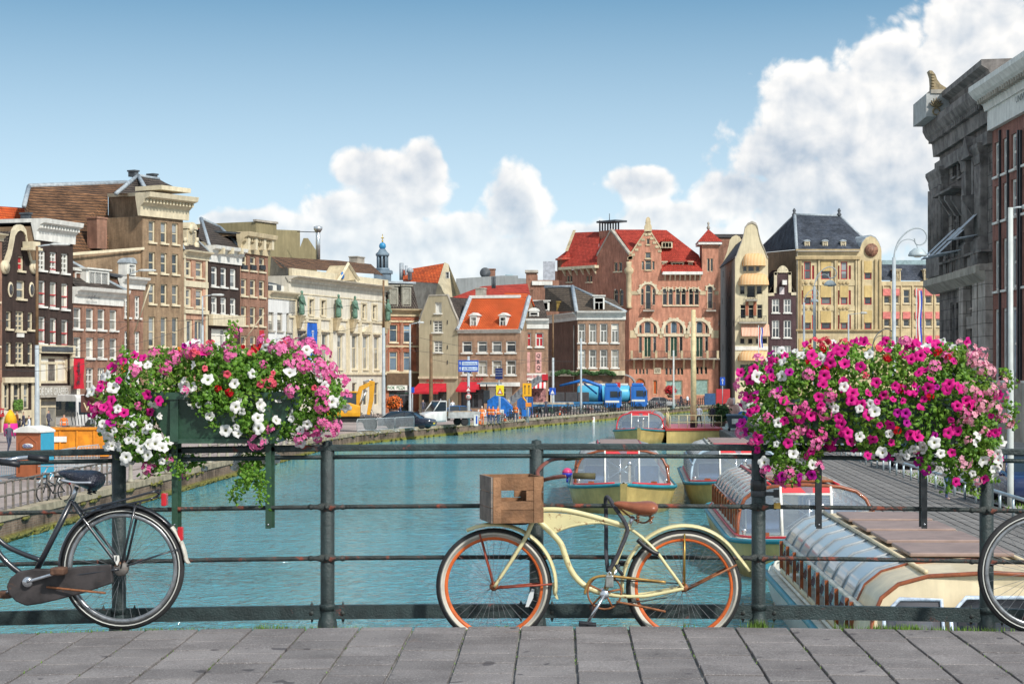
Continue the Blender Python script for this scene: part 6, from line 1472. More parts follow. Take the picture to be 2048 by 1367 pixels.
# ================================================================== flower planters on the railing
SR = FP / D_RAIL
def pr(u, v, y=0.0): return Vector(((u - UC) / SR, y, ZC - (v - VC) / SR))
PGREEN = mat('planter_green', (.022, .060, .036), .4, .3, 5, rust=(.20, .06, .04), rust_amt=.70, rust_scale=4, bump=.15, spec=.5)
def planter(label, ut0, ut1, ub0, ub1, vt, vb, legs, leg_m, leg_b):
    t = thing('planter_box', label, 'planter', (0, D_RAIL, 0))
    a, b_, c, d = pr(ut0, vt), pr(ut1, vt), pr(ub1, vb), pr(ub0, vb)
    y0, y1 = -.17, .30
    m = MB()
    for f, g_ in (((a, y0), (b_, y0)),): pass
    q = lambda p, y: (p.x, y, p.z)
    m.loft([[q(d, y0 + .03), q(c, y0 + .03), q(c, y1 - .03), q(d, y1 - .03)], [q(a, y0), q(b_, y0), q(b_, y1), q(a, y1)]], smooth=False); m.obj('box', PGREEN, t)
    e = .02; MB().box(a.x - e, b_.x + e, y0 - e, y1 + e, a.z - .028, a.z + .012).obj('rim', PGREEN, t)
    MB().box(d.x + .01, c.x - .01, y0 - .002, y0 + .028, d.z, d.z + .025).obj('foot_strip', PGREEN, t)
    for x in (d.x + .02, c.x - .06): MB().box(x, x + .045, y0 - .012, y0 + .02, d.z + .01, a.z - .03).obj('stile', PGREEN, t)
    for u in legs:
        x = pr(u, 0).x
        for (y, dx) in ((-.085, 0), (-.03 if leg_b else .05, .012)):
            MB().box(x - .016 + dx, x + .016 + dx, y, y + .007, pr(0, 1054).z, pr(0, 884).z).obj('bracket', leg_m, t)
        MB().box(x - .016, x + .016, y0 + .02, y1 - .02, pr(0, 887).z, pr(0, 884).z).obj('bracket', leg_m, t)
        MB().ball((x, -.088, pr(0, 1046).z), .006, .004, .006, 8, 5).obj('bolt', CHROME, t)
    return t
planter('green steel planter box hung on the railing under white and pink flowers', 300, 600, 346, 556, 788, 884, (355, 541), PGREEN, True)
planter('steel planter box buried under magenta flowers on the railing', 1560, 1930, 1590, 1900, 800, 884, (1634, 1843), blk, False)

def leaf_mat():
    m, N, b = _new('leaf_green')
    g = N.node('ShaderNodeNewGeometry').outputs['Position']
    n = N.noise(g, 34, 3, .6); n2 = N.noise(g, 6, 2, .5)
    c = N.mix(N.ramp(n, .3, .7), (.04, .12, .012, 1), (.17, .34, .035, 1)); c = N.mix(N.ramp(n2, .52, .75, 0, .55), c, (.20, .26, .035, 1))
    N.l.new(c, b.inputs['Base Color']); b.inputs['Roughness'].default_value = .5; b.inputs['Specular IOR Level'].default_value = .35
    tr = N.node('ShaderNodeBsdfTranslucent'); N.l.new(N.mix(1.0, c, (1.5, 1.6, .7, 1), 'MULTIPLY'), tr.inputs[0])
    mx = N.node('ShaderNodeMixShader'); mx.inputs[0].default_value = .28; N.l.new(b.outputs[0], mx.inputs[1]); N.l.new(tr.outputs[0], mx.inputs[2]); N.l.new(mx.outputs[0], N.n['Material Output'].inputs[0])
    return m
LEAF = leaf_mat()
def petal_mat(name, c1, c2, center=None):
    m, N, b = _new(name)
    co = N.node('ShaderNodeTexCoord').outputs['Object']; x, y, z = N.sep(co)
    r = N.math('SQRT', N.math('ADD', N.math('MULTIPLY', x, x), N.math('MULTIPLY', y, y)))
    oi = N.node('ShaderNodeObjectInfo').outputs['Random']
    c = N.mix(oi, _c4(c1), _c4(c2))
    if center: c = N.mix(N.ramp(r, .010, .004), c, _c4(center))
    N.l.new(c, b.inputs['Base Color']); b.inputs['Roughness'].default_value = .6; b.inputs['Specular IOR Level'].default_value = .2
    tr = N.node('ShaderNodeBsdfTranslucent'); N.l.new(c, tr.inputs[0]); mx = N.node('ShaderNodeMixShader'); mx.inputs[0].default_value = .3
    N.l.new(b.outputs[0], mx.inputs[1]); N.l.new(tr.outputs[0], mx.inputs[2]); N.l.new(mx.outputs[0], N.n['Material Output'].inputs[0])
    return m
def petunia(m, r=.034, seed=0):
    g = random.Random(seed); a = MB(); n = 20; rings = []; fold = (0, .012, -.012, .006)[seed % 4]
    for (rr, h) in ((.003, -.028), (.006, -.012), (.011, -.003), (.021, .002), (1, .0)):
        ring_ = []
        for j in range(n):
            t = 2 * math.pi * j / n; lob = abs(math.cos(2.5 * t))
            q = rr if rr < 1 else r * (.84 + .18 * lob ** .6) * g.uniform(.95, 1.05)
            ring_.append((q * math.cos(t), q * math.sin(t), h + (0 if rr < 1 else (.006 * math.cos(5 * t + 1) - .004 + fold * math.cos(t - 1) ** 2 + g.uniform(-.004, .004)))))
        rings.append(ring_)
    a.loft(rings, m, True, True, False); return a.mesh('petunia_blossom', m)
def geranium(m, n=15, r=.042, seed=0):
    g = random.Random(seed); a = MB()
    for i in range(n):
        z_ = g.uniform(.0, 1); t = g.uniform(0, 6.28); s_ = math.sqrt(1 - z_ * z_)
        c = Vector((s_ * math.cos(t), s_ * math.sin(t), z_)) * r * g.uniform(.75, 1.05); nrm = c.normalized(); up = Vector((0, 0, 1)) if abs(nrm.z) < .9 else Vector((1, 0, 0)); e1 = nrm.cross(up).normalized(); e2 = nrm.cross(e1)
        w0 = g.uniform(0, 6.28)
        for k in range(5):
            p = w0 + 2 * math.pi * k / 5; d = e1 * math.cos(p) + e2 * math.sin(p); sd_ = nrm.cross(d)
            a.add([c, c + d * .009 + sd_ * .0065 + nrm * .003, c + d * .017 + nrm * g.uniform(0, .006), c + d * .009 - sd_ * .0065 + nrm * .003], [(0, 1, 2, 3)], m)
    return a.mesh('geranium_blossom', m)
PW = petal_mat('petal_white', (.72, .72, .70), (.80, .78, .76), (.40, .42, .12)); PM = petal_mat('petal_magenta', (.55, .008, .20), (.72, .02, .27), (.12, .0, .05)); PV = petal_mat('petal_violet', (.34, .008, .22), (.50, .01, .30), (.06, 0, .05))
PP = petal_mat('petal_pink', (.66, .10, .30), (.78, .22, .44)); PS = petal_mat('petal_salmon', (.70, .05, .10), (.75, .13, .18)); PR_ = petal_mat('petal_red', (.45, .006, .012), (.58, .01, .02)); PY = petal_mat('petal_orange', (.70, .22, .01), (.75, .3, .02)); PF = petal_mat('petal_flesh', (.72, .30, .38), (.8, .42, .5))
KINDS = {'w': [petunia(PW, .035, i) for i in range(6)], 'm': [petunia(PM, .034, i) for i in range(6)], 'v': [petunia(PV, .031, 3)], 'p': [geranium(PP, 16, .042, i) for i in range(3)], 's': [geranium(PS, 14, .036, 5), petunia(PS, .026, 8)], 'r': [geranium(PR_, 8, .020, 6)], 'o': [geranium(PY, 9, .03, 7)], 'f': [geranium(PF, 18, .045, 9)], 'x': [petunia(PW, .017, 11)]}
def plants(label, blobs, trails, seed, nleaf, zones, nblossom, extra=()):
    g = random.Random(seed); t = thing('flowering_plants', label, 'flowers', (0, D_RAIL, 0))
    E = [(pr(u, v, y), ru / SR, rv / SR, ry) for (u, v, ru, rv, y, ry) in blobs]
    a = MB(); wts = [e[1] * e[2] for e in E]
    def leaf(c, s_, nrm):
        up = Vector((g.gauss(0, 1), g.gauss(0, 1), g.gauss(0, 1))); d = (nrm.cross(up)); d = d.normalized() if d.length > 1e-4 else Vector((1, 0, 0)); e = nrm.cross(d)
        w_ = s_ * g.uniform(.30, .46); f = nrm * s_ * .18
        a.add([c - d * s_ * .5, c - d * s_ * .1 + e * w_ - f * .4, c + d * s_ * .5 - f, c - d * s_ * .1 - e * w_ - f * .4, c + d * s_ * .05 + f * .35], [(0, 3, 4), (3, 2, 4), (2, 1, 4), (1, 0, 4)], LEAF)
    def inside(p, skip=None, k=.9):
        for e in E:
            if e is skip: continue
            if ((p.x - e[0].x) / e[1]) ** 2 + ((p.y - e[0].y) / e[3]) ** 2 + ((p.z - e[0].z) / e[2]) ** 2 < k: return True
        return False
    def surf(front=False):
        e = g.choices(E, wts)[0]
        while True:
            n = Vector((g.gauss(0, 1), g.gauss(0, 1), g.gauss(0, 1))).normalized()
            if front and n.y > .25 : continue
            break
        return e, n, e[0] + Vector((n.x * e[1], n.y * e[3], n.z * e[2]))
    k = 0
    while k < nleaf:
        e, n, p = surf()
        q = e[0] + (p - e[0]) * (g.uniform(.62, 1.08) if g.random() < .85 else g.uniform(.3, .7))
        if n.y > .6 and g.random() < .6: continue
        leaf(q, g.uniform(.018, .040) * (1.15 if g.random() < .15 else 1), (n + Vector((g.gauss(0, .6), g.gauss(0, .6) - .35, g.gauss(0, .6) + .25))).normalized()); k += 1
    stems = MB()
    for (u0, v0, u1, v1, wob) in trails:
        n = max(6, int(abs(v1 - v0) / 5)); ph = g.uniform(0, 6); y = g.uniform(-.22, -.1)
        pth = [pr(u0 + (u1 - u0) * i / n + wob * math.sin(ph + i * .7), v0 + (v1 - v0) * i / n, y + .02 * math.sin(i)) for i in range(n + 1)]
        stems.tube(pth, .0022, 4)
        for p in pth:
            for _ in range(7): leaf(p + Vector((g.gauss(0, .020), g.gauss(0, .02), g.gauss(0, .014))), g.uniform(.016, .032), Vector((g.gauss(0, .6), -1, g.gauss(0, .6))).normalized())
    for i in range(60):
        e, n, p = surf(True); stems.tube([p * .97, p + n * .04, p + n * .05 + Vector((0, 0, g.uniform(.0, .05)))], .0018, 4)
    a.obj('foliage', None, t)['kind'] = 'stuff'; stems.obj('stems', mat('stem_green', (.16, .20, .04), .7, .3), t)['kind'] = 'stuff'
    placed = []
    def put(kind, p, nrm, sc=None):
        for q in placed:
            if (q - p).length < .034: return False
        z = (nrm * .75 + Vector((g.gauss(0, .5), -.6 + g.gauss(0, .35), .22 + g.gauss(0, .45)))).normalized()
        s_ = sc or g.choice((.6, .75, .85, .95, 1.05)) * g.uniform(.93, 1.07); o = link('blossom', g.choice(KINDS[kind]), t, p); o.rotation_euler = z.to_track_quat('Z', 'Y').to_euler(); o.rotation_euler.rotate_axis('Z', g.uniform(0, 6.28)); o.scale = (s_, s_, s_ * g.uniform(.8, 1.2))
        placed.append(p); return True
    for (u, v, kind, y) in extra: put(kind, pr(u, v, y), Vector((0, -1, .2)))
    tries = 0
    while len(placed) < nblossom and tries < 30000:
        tries += 1
        e, n, p = surf(True)
        if inside(p, e, .85): continue
        u = UC + p.x * SR; v = VC + (ZC - p.z) * SR
        for (u0, u1, v0, v1, mix_, dens) in zones:
            if u0 <= u < u1 and v0 <= v < v1:
                if g.random() < dens: put(g.choice(mix_), p + n * g.uniform(.006, .035), n)
                break
    return t
plants('white petunias with pink geraniums spilling over the green planter',
       [(450, 745, 150, 48, .0, .26), (300, 770, 85, 55, -.02, .25), (560, 752, 105, 58, -.02, .25), (265, 840, 62, 62, -.10, .20), (300, 890, 58, 34, -.12, .15), (240, 800, 45, 45, -.05, .2), (420, 720, 110, 30, .05, .2), (560, 715, 70, 24, .05, .2), (630, 800, 55, 65, -.06, .2), (590, 850, 50, 32, -.02, .18), (490, 800, 70, 42, -.12, .16), (520, 845, 34, 28, -.20, .08), (340, 925, 60, 20, .2, .12), (500, 935, 38, 40, .22, .10), (655, 790, 35, 45, -.05, .15), (430, 792, 40, 30, -.2, .07)],
       [(505, 930, 470, 1000, 6), (510, 930, 500, 975, 5), (525, 935, 535, 1000, 5), (350, 920, 300, 945, 6), (375, 920, 370, 948, 6), (410, 800, 440, 850, 4), (470, 800, 500, 870, 5), (530, 820, 540, 878, 4), (250, 700, 275, 740, 6), (470, 650, 480, 700, 4), (430, 690, 445, 720, 3), (330, 700, 345, 730, 3), (660, 760, 688, 810, 4), (560, 690, 575, 720, 3)], 21, 9500,
       [(0, 330, 0, 760, 'wwwwmp', .8), (190, 350, 760, 830, 'wwmmmpw', 1), (190, 350, 830, 960, 'wwwwwwpw', 1), (350, 480, 0, 745, 'pppwwms', .9), (480, 600, 0, 745, 'sspppwr', .9), (600, 720, 0, 745, 'ppppw', .9), (350, 470, 745, 960, 'wxxpw', .5), (470, 640, 745, 800, 'wwspps', .8), (470, 600, 800, 960, 'wwwwp', .9), (600, 720, 745, 960, 'wwppp', 1)], 225,
       [(478, 662, 'p', -.1), (375, 692, 'v', -.1), (392, 700, 'v', -.12), (362, 700, 'o', -.1), (386, 780, 'p', -.24), (244, 800, 'm', -.28), (250, 822, 'm', -.3), (247, 842, 'v', -.3), (232, 812, 'm', -.3), (270, 822, 'm', -.28), (536, 766, 's', -.27), (556, 763, 's', -.27), (560, 745, 's', -.26), (452, 777, 'r', -.25), (474, 784, 'r', -.25), (412, 808, 'x', -.22), (431, 808, 'x', -.22), (465, 858, 'w', -.22), (491, 797, 'w', -.24), (497, 820, 'w', -.25), (531, 852, 'w', -.25), (315, 905, 'w', -.28), (303, 893, 'w', -.28), (320, 850, 'w', -.28), (290, 845, 'w', -.3)])
plants('dense magenta petunias and pale pink geraniums over the railing',
       [(1745, 760, 210, 70, 0, .27), (1600, 790, 110, 80, -.05, .25), (1880, 790, 105, 80, -.05, .25), (1750, 830, 200, 62, -.12, .2), (1550, 830, 66, 66, -.08, .2), (1935, 830, 58, 70, -.08, .2), (1640, 735, 110, 42, .04, .2), (1850, 735, 120, 42, .04, .2), (1900, 720, 50, 34, .05, .15), (1580, 880, 70, 36, -.1, .16), (1900, 890, 85, 52, -.12, .16), (1945, 880, 44, 52, -.12, .14), (1760, 880, 110, 24, -.16, .1), (1930, 925, 52, 34, -.14, .1), (1580, 925, 50, 30, -.1, .1), (1520, 770, 36, 46, -.05, .16), (1968, 800, 26, 56, -.05, .14)],
       [(1600, 900, 1575, 962, 6), (1560, 900, 1555, 945, 5), (1620, 890, 1618, 950, 4), (1840, 890, 1835, 935, 4), (1900, 920, 1890, 975, 5), (1930, 920, 1935, 980, 5), (1960, 900, 1975, 955, 4), (1885, 690, 1905, 720, 3), (1910, 695, 1935, 720, 3), (2000, 800, 2012, 850, 4), (1990, 740, 2008, 770, 4), (1780, 690, 1790, 720, 3), (1690, 695, 1700, 715, 3)], 22, 11500,
       [(1400, 1600, 0, 780, 'mmmwwpv', 1), (1400, 1600, 780, 980, 'wmmpvpm', 1), (1600, 1760, 0, 760, 'mmsmpmwr', .95), (1600, 1760, 760, 860, 'mmmmwpm', 1), (1600, 1760, 860, 980, 'mvwpm', .9), (1760, 1900, 0, 760, 'mmmmwprm', .95), (1760, 1900, 760, 860, 'mmmmrwmv', .95), (1760, 1900, 860, 990, 'wmmwwv', .9), (1900, 2060, 0, 790, 'fffpmf', 1), (1900, 2060, 790, 870, 'ffmmpf', 1), (1900, 2060, 870, 990, 'wwwmpf', .9)], 296,
       [(1816, 744, 'm', -.3), (1836, 776, 'm', -.3), (1793, 842, 'v', -.33), (1785, 850, 'v', -.33), (1967, 862, 'm', -.28), (1848, 880, 'w', -.3), (1795, 908, 'w', -.27), (1748, 900, 'w', -.27), (1862, 902, 'w', -.28), (1893, 958, 'm', -.27), (1590, 950, 'v', -.22), (1555, 948, 'v', -.22), (1612, 946, 'v', -.22), (1575, 902, 'w', -.26), (1975, 915, 'w', -.26), (1670, 772, 'w', -.33), (1700, 815, 'w', -.33), (1720, 805, 'w', -.33), (1930, 712, 'f', -.2), (1950, 705, 'f', -.2), (1960, 780, 'f', -.28), (1985, 765, 'f', -.25), (1940, 810, 'f', -.3), (1965, 815, 'f', -.3)])
# ================================================================== canal boats, dock, pontoon
GOLD = mat('hull_gold', (.52, .37, .13), .35, .2, 1.2, spec=.5); TEAL = mat('gunwale_teal', (.02, .20, .25), .4, .15); DECKW = mat('deck_white', (.62, .60, .52), .6, .15, 2)
VARN = mat('varnished_wood', (.24, .065, .022), .3, .3, 6, coat=.4); BRED = mat('boat_red', (.55, .03, .04), .4, .1); CABC = mat('cabin_cream', (.66, .55, .36), .45, .08, 2, coat=.2); HATCH = mat('hatch_brown', (.26, .185, .16), .5, .15, 3)
BLU = mat('seat_blue', (.09, .16, .30), .7, .2); SEATW = mat('seat_white', (.6, .62, .62), .5, .1)
CGL = clear('boat_glass', (.80, .90, .96), .55); CGLR = clear('boat_roof_glass', (.85, .92, .98), .22); MATS['boat_roof_glass'].node_tree.nodes['Principled BSDF'].inputs['Base Color'].default_value = (.50, .58, .64, 1)  # pale base colour on the roof glass paints in bright sky reflection
def boat(label, X, d, L, rz=0.0, trim=VARN, hull=GOLD, W_=4.36, cab=False, post=True, roof_rim=BRED, sign=None):
    t = thing('canal_boat', label, 'boat', (X, d, Z_WATER), rz, 'tour boats moored by the dock')
    hw = lambda y: W_ / 2 * max(.06, 1 - max(0, 1 - y / 3.6) ** 2.6) * (1 if y < L - 3 else 1 - .35 * ((y - L + 3) / 3) ** 2)
    zt = lambda y: .95 + .28 * math.exp(-y / 1.6)
    ys = [0, .15, .4, .8, 1.3, 2, 2.8, 3.6, 5, 8, L - 5, L - 3, L - 1.5, L - .5, L]
    h = MB(); h.loft([[(-hw(y), y - .1 * (1 - min(y, 1)), zt(y)), (-hw(y) * .94, y + .12, .45), (-hw(y) * .80, y + .25, -.4), (hw(y) * .80, y + .25, -.4), (hw(y) * .94, y + .12, .45), (hw(y), y - .1 * (1 - min(y, 1)), zt(y))] for y in ys], closed=False, caps=False); h.poly([(-hw(0), -.1, zt(0)), (-hw(0) * .94, .12, .45), (-hw(0) * .8, .25, -.4), (hw(0) * .8, .25, -.4), (hw(0) * .94, .12, .45), (hw(0), -.1, zt(0))])
    e = len(ys) - 1; h.poly([(-hw(L), L, zt(L)), (-hw(L) * .8, L + .25, -.4), (hw(L) * .8, L + .25, -.4), (hw(L), L, zt(L))]); h.obj('hull', hull, t)
    MB().loft([[(-hw(y) + .02, y, zt(y) - .03), (0, y, zt(y) + .05), (hw(y) - .02, y, zt(y) - .03)] for y in ys], closed=False, caps=False).obj('deck', DECKW, t)
    for s in (-1, 1): MB().tube([(s * hw(y), y - .05, zt(y) - .04) for y in ys], .065, 8).obj('gunwale', TEAL, t); MB().tube([(s * (hw(y) - .22), y + .15, zt(y) + .05) for y in ys[2:]], .035, 6).obj('deck_stripe', DECKW if cab else BRED, t)
    cw = W_ / 2 - .28; yf = 3.3; yb = L - 3.2
    prof = [(-cw, 1.0), (-cw * .985, 1.35), (-cw * .955, 1.68), (-cw * .88, 1.98), (-cw * .74, 2.19), (-cw * .5, 2.32), (0, 2.38)]; prof = prof + [(-x, z) for x, z in prof[-2::-1]]
    fr = lambda x, z: (x, yf + (z - 1.0) * .42 + .35 * (x / cw) ** 2, z); n = len(prof)
    MB().tube([fr(x, z) for x, z in prof], .035 if cab else .055, 8).obj('windscreen_frame', trim, t)
    y1 = lambda z: yf + (z - 1) * .42 + .35
    ms = CABC if cab else None
    # front
    if cab:
        ff = MB(); ff.poly([fr(x, z) for x, z in prof]); ff.obj('cab_front', CABC, t)
        for x0, x1, z0, z1 in ((-1.66, -.80, 1.15, 1.98), (-.68, .75, 1.1, 2.02), (.9, 1.66, 1.15, 1.98)):
            a = MB(); pts = [(x0, z0), (x1, z0), (x1, z1), (x0 + .25, z1), (x0, z1 - .25)]
            a.loft([[Vector(fr(x, z)) + Vector((0, -.05, 0)) for x, z in pts], [Vector(fr(x, z)) + Vector((0, -.03, 0)) for x, z in pts]]); o = a.obj('cab_window', GLD, t)
            MB().tube([Vector(fr(x, z)) + Vector((0, -.06, 0)) for x, z in pts], .035, 6, closed=True).obj('window_frame', mat('blue_white_frame', (.45, .52, .62), .5, .3, 12), o)
        yc = yf + 2.4
        MB().loft([[fr(x, z) for x, z in prof], [(x, yc, z + .01) for x, z in prof]], closed=False, caps=False).obj('cab_roof', CABC, t)
        MB().tube([(x, yc, z + .02) for x, z in prof], .03, 6).obj('roof_rim', VARN, t)
    else:
        yc = None
        a = MB()
        for x0, x1 in ((-cw, -.72), (-.66, .66), (.72, cw)):
            pts = [p for p in prof if x0 < p[0] < x1]; zi = lambda x: 2.36 if abs(x) < .8 else 1.0
            a = MB(); top = [(x0, 2.36 - .04 * (abs(x0) > .7))] if x0 > -cw else []
            poly = ([(x0, 1.05)] if x0 > -cw else [(-cw + .05, 1.05)]) + top + pts + ([(x1, 2.34)] if x1 < cw else []) + ([(x1, 1.05)] if x1 < cw else [(cw - .05, 1.05)])
            a.poly([fr(x * .985, z - .01) for x, z in poly]); a.obj('windscreen_pane', CGL, t)
        for x in (-.69, .69): MB().tube([fr(x, 1.0), fr(x, 2.33)], .045, 6).obj('mullion', WHITE, t)
        MB().tube([fr(-.69, 2.12), fr(.69, 2.12)], .04, 6).obj('mullion', WHITE, t)
        a = MB(); a.loft([[fr(-.66, z) , fr(.66, z)] for z in (2.16, 2.31)], closed=False, caps=False); o = a.obj('name_board', BRED, t); o.location = (0, -.03, 0)
        for p, q in (((-.6, 1.2), (.6, 1.95)), ((-.6, 1.95), (.6, 1.2))): MB().tube([Vector(fr(*p)) + Vector((0, .15, 0)), Vector(fr(*q)) + Vector((0, .15, 0))], .018, 5).obj('door_brace', CHROME, t)
    # cabin shell
    st = [yc or yf + .9] + [yf + 1.6 + 1.35 * i for i in range(int((yb - yf - 1.6) / 1.35) + 1) if yf + 1.6 + 1.35 * i > (yc or 0) + .3]
    ye = st[-1]
    for s in (-1, 1):
        MB().loft([[(s * (cw + .02), y, .9), (s * (cw + .02), y, 1.14)] for y in (yf + .3, ye)], closed=False, caps=False).obj('side_panel', CABC if cab else DECKW, t)
        MB().loft([[(s * abs(x), y, z) for x, z in prof[1:3]] for y in (st[0], ye)], closed=False, caps=False).obj('side_glass', CGL if not cab else GLB, t)
        MB().loft([[(s * abs(x), y, z) for x, z in prof[2:6]] for y in (st[0], ye)], closed=False, caps=False).obj('roof_glass', CGLR, t)
        for y in st: 
            MB().box(-.035, .035, -.06, .06, 0, .62).obj('window_post', VARN if trim is VARN else CHROME, t, (s * (cw - .0), y, 1.1))
            MB().tube([(s * abs(x) * 1.005, y, z + .012) for x, z in prof[2:6]], .022, 5).obj('roof_rib', mat('rib_grey', (.30, .32, .33), .7), t)
        MB().tube([(s * cw * .96, y, 1.70) for y in (yf + .5, ye)], .05, 6).obj('roof_rail', DECKW if cab else trim, t); MB().tube([(s * cw * .5, y, 2.36) for y in (yf + .9, ye)], .04, 6).obj('roof_rail', CABC if cab else roof_rim, t)
    MB().loft([[(-cw * .5, y, 2.32), (0, y, 2.38), (cw * .5, y, 2.32)] for y in (st[0], ye)], closed=False, caps=False).obj('roof_deck', CABC if cab else mat('roof_grey', (.42, .42, .38), .6, .15, 2), t)
    yy = st[0] + .5; k = 0
    while yy + 2.3 < ye and k < 5:
        bevel(MB().box(-.86, .86, yy, yy + 1.95, 2.40, 2.47).obj('hatch', HATCH if (cab or k) else (VARN if trim is VARN else BRED), t), .02); yy += 2.5; k += 1
    MB().poly([(x, ye, z) for x, z in prof]).obj('rear_wall', CABC, t)
    MB().quad((-cw, yf, .62), (cw, yf, .62), (cw, ye, .62), (-cw, ye, .62)).obj('cabin_floor', mat('floor_grey', (.12, .11, .10), .8), t)
    seat = MB(); seat.box(-.5, .5, -.2, .2, .35, .43, BLU); seat.loft([[(x, .2 + .1 * z, z) for x in (-.5, .5)] for z in (.4, 1.0)], BLU, closed=False, caps=False)
    seat.tube([(-.5, .2, .43), (-.5, .3, 1.0), (-.44, .31, 1.06), (.44, .31, 1.06), (.5, .3, 1.0), (.5, .2, .43)], .03, 6, SEATW).tube([(-.45, -.15, 0), (-.45, -.15, .35)], .03, 5, SEATW).tube([(.45, -.15, 0), (.45, -.15, .35)], .03, 5, SEATW)
    sm = seat.mesh('seat')
    for i in range(6):
        for s in (-1, 1): link('seat', sm, t, (s * 1.05, yf + 1.7 + i * 1.2, .62))
    if post:
        MB().lathe([(.06, 0), (.06, .75), (.085, .78), (.085, .92), (.03, .97)], (.28, 2.4, zt(2.4)), 10).obj('bow_post', CHROME, t); MB().cyl((-.1, 2.0, 1.0), (-.1, 2.0, 2.1), .035, n=6).obj('flag_staff', CHROME, t)
    for s in (-1, 1):
        MB().box(-.12, .12, -.08, .08, 0, .2).obj('deck_light', VARN, t, (s * 1.25, 2.4, .98)); MB().lathe([(.05, 0), (.05, .18), (.09, .2), (.09, .25)], (s * 1.75, 3.1, .97), 8).obj('bollard', CHROME, t)
    return t
boat('cream cabined tour boat with brown hatches nearest the bridge', 6.58, 25.2, 21, R(-1), cab=True, hull=mat('hull_cream', (.56, .55, .50), .4, .1), post=False)
boat('tour boat with red roof edges and blue seats moored behind the cream boat', 6.75, 48.6, 19, R(-1.5), trim=VARN)
boat('tour boat with varnished windscreen arch and gold hull on the open water', 2.55, 73.3, 19, R(-1), trim=VARN)
boat('tour boat with pale blue windscreen tied between its neighbour and the dock', 7.3, 75.5, 19, R(-2.5), trim=mat('pale_blue_trim', (.32, .42, .50), .4, .15), roof_rim=DECKW)
boat('farthest tour boat with red windscreen frame beside the yellow pontoon', 6.4, 149.5, 19, R(-4), trim=BRED)
# yellow-red pontoon
t = thing('pontoon', 'yellow landing pontoon with red deck edge and cream railings', 'pontoon', (8.7, 151.5, Z_WATER), R(-2))
PYEL = mat('pontoon_yellow', (.60, .44, .16), .6, .12, 1); PRED = mat('pontoon_red', (.40, .035, .03), .6, .1); CARP = mat('pink_carpet', (.50, .17, .20), .9, .15)
MB().box(0, 4.4, 0, 14, -.4, .98).obj('hull', PYEL, t); MB().box(-.08, 4.48, -.08, 14.1, .984, 1.16).obj('deck_edge', PRED, t); MB().box(.1, 4.3, .1, 13.9, 1.164, 1.18).obj('carpet', CARP, t)
RLC = mat('cream_rail', (.60, .50, .28), .5)
for i in range(7): MB().cyl((.3 + i * .68, .15, 1.18), (.3 + i * .68, .15, 2.2), .03, n=6).obj('rail_post', RLC, t)
for z in (1.65, 2.2): MB().cyl((.3, .15, z), (4.38, .15, z), .03, n=6).obj('rail', RLC, t)
for i in range(9): MB().cyl((.2, .3 + i * 1.2, 1.18), (.2, .3 + i * 1.2, 2.25), .03, n=6).obj('rail_post', RLC, t)
for z in (1.65, 2.25): MB().cyl((.2, .3, z), (.2, 10, z + (.5 if z > 2 else .3)), .03, n=6).obj('rail', RLC, t)
t = thing('mooring_mast', 'tall pale yellow mast standing on the landing pontoon', 'mast', (W(1387, 0, 153.5).x, 153.5, Z_WATER + 1.18)); MB().cyl((0, 0, 0), (0, 0, 9.5), .26, .17, 12).obj('mast', RLC, t); MB().lathe([(.28, 0), (.28, .5), (.34, .52)], n=12).obj('base', IRON, t)
# timber dock
dk = thing('timber_dock', 'grey slatted timber dock running along the right of the boats', 'dock', (9.55, 57, ZC - 4.32), math.atan2(-.036, 1))
PLK = mat('grey_plank', (.185, .175, .165), .85, .3, 1.2, rnd=.16, bump=.4, bscale=14)
pm = MB().box(-.145, .145, -24, 95, -.06, 0).mesh('plank', PLK)
for i in range(14): link('plank', pm, dk, (.17 + i * .335, 0, random.uniform(-.006, .006)))
MB().box(-.02, 4.7, -23.9, 94.9, -.16, -.08).obj('underside', mat('dock_dark', (.02, .018, .016), .9), dk); MB().box(-.06, .0, -24, 95, -.5, -.005).obj('fascia', mat('dock_fascia', (.12, .11, .10), .85, .3), dk)
sl = MB().box(-.06, .06, -.05, .05, -1.0, -.05).mesh('pile', MATS['dock_fascia'])
for i in range(60): link('pile', sl, dk, (-.03, -22 + i * 1.95, 0))
MB().box(0, 4.7, 95, 95.06, -.9, 0).obj('end_board', MATS['dock_fascia'], dk)
# low tube rail beside the dock
rt = thing('tube_rail', 'low galvanised tube rail between dock and parked cars', 'rail', (0, 0, ZC - 4.32)); GALV = mat('galvanised_tube', (.38, .46, .50), .4, .15, metal=.4)
P_ = [Vector((14.15 + .03 * (y - 66), y, .62)) for y in range(52, 120, 2)]
MB().tube(P_, .06, 8).obj('rail', GALV, rt)
for p in P_: MB().cyl((p.x, p.y, 0), (p.x, p.y, .6), .045, n=6).obj('rail_post', GALV, rt)
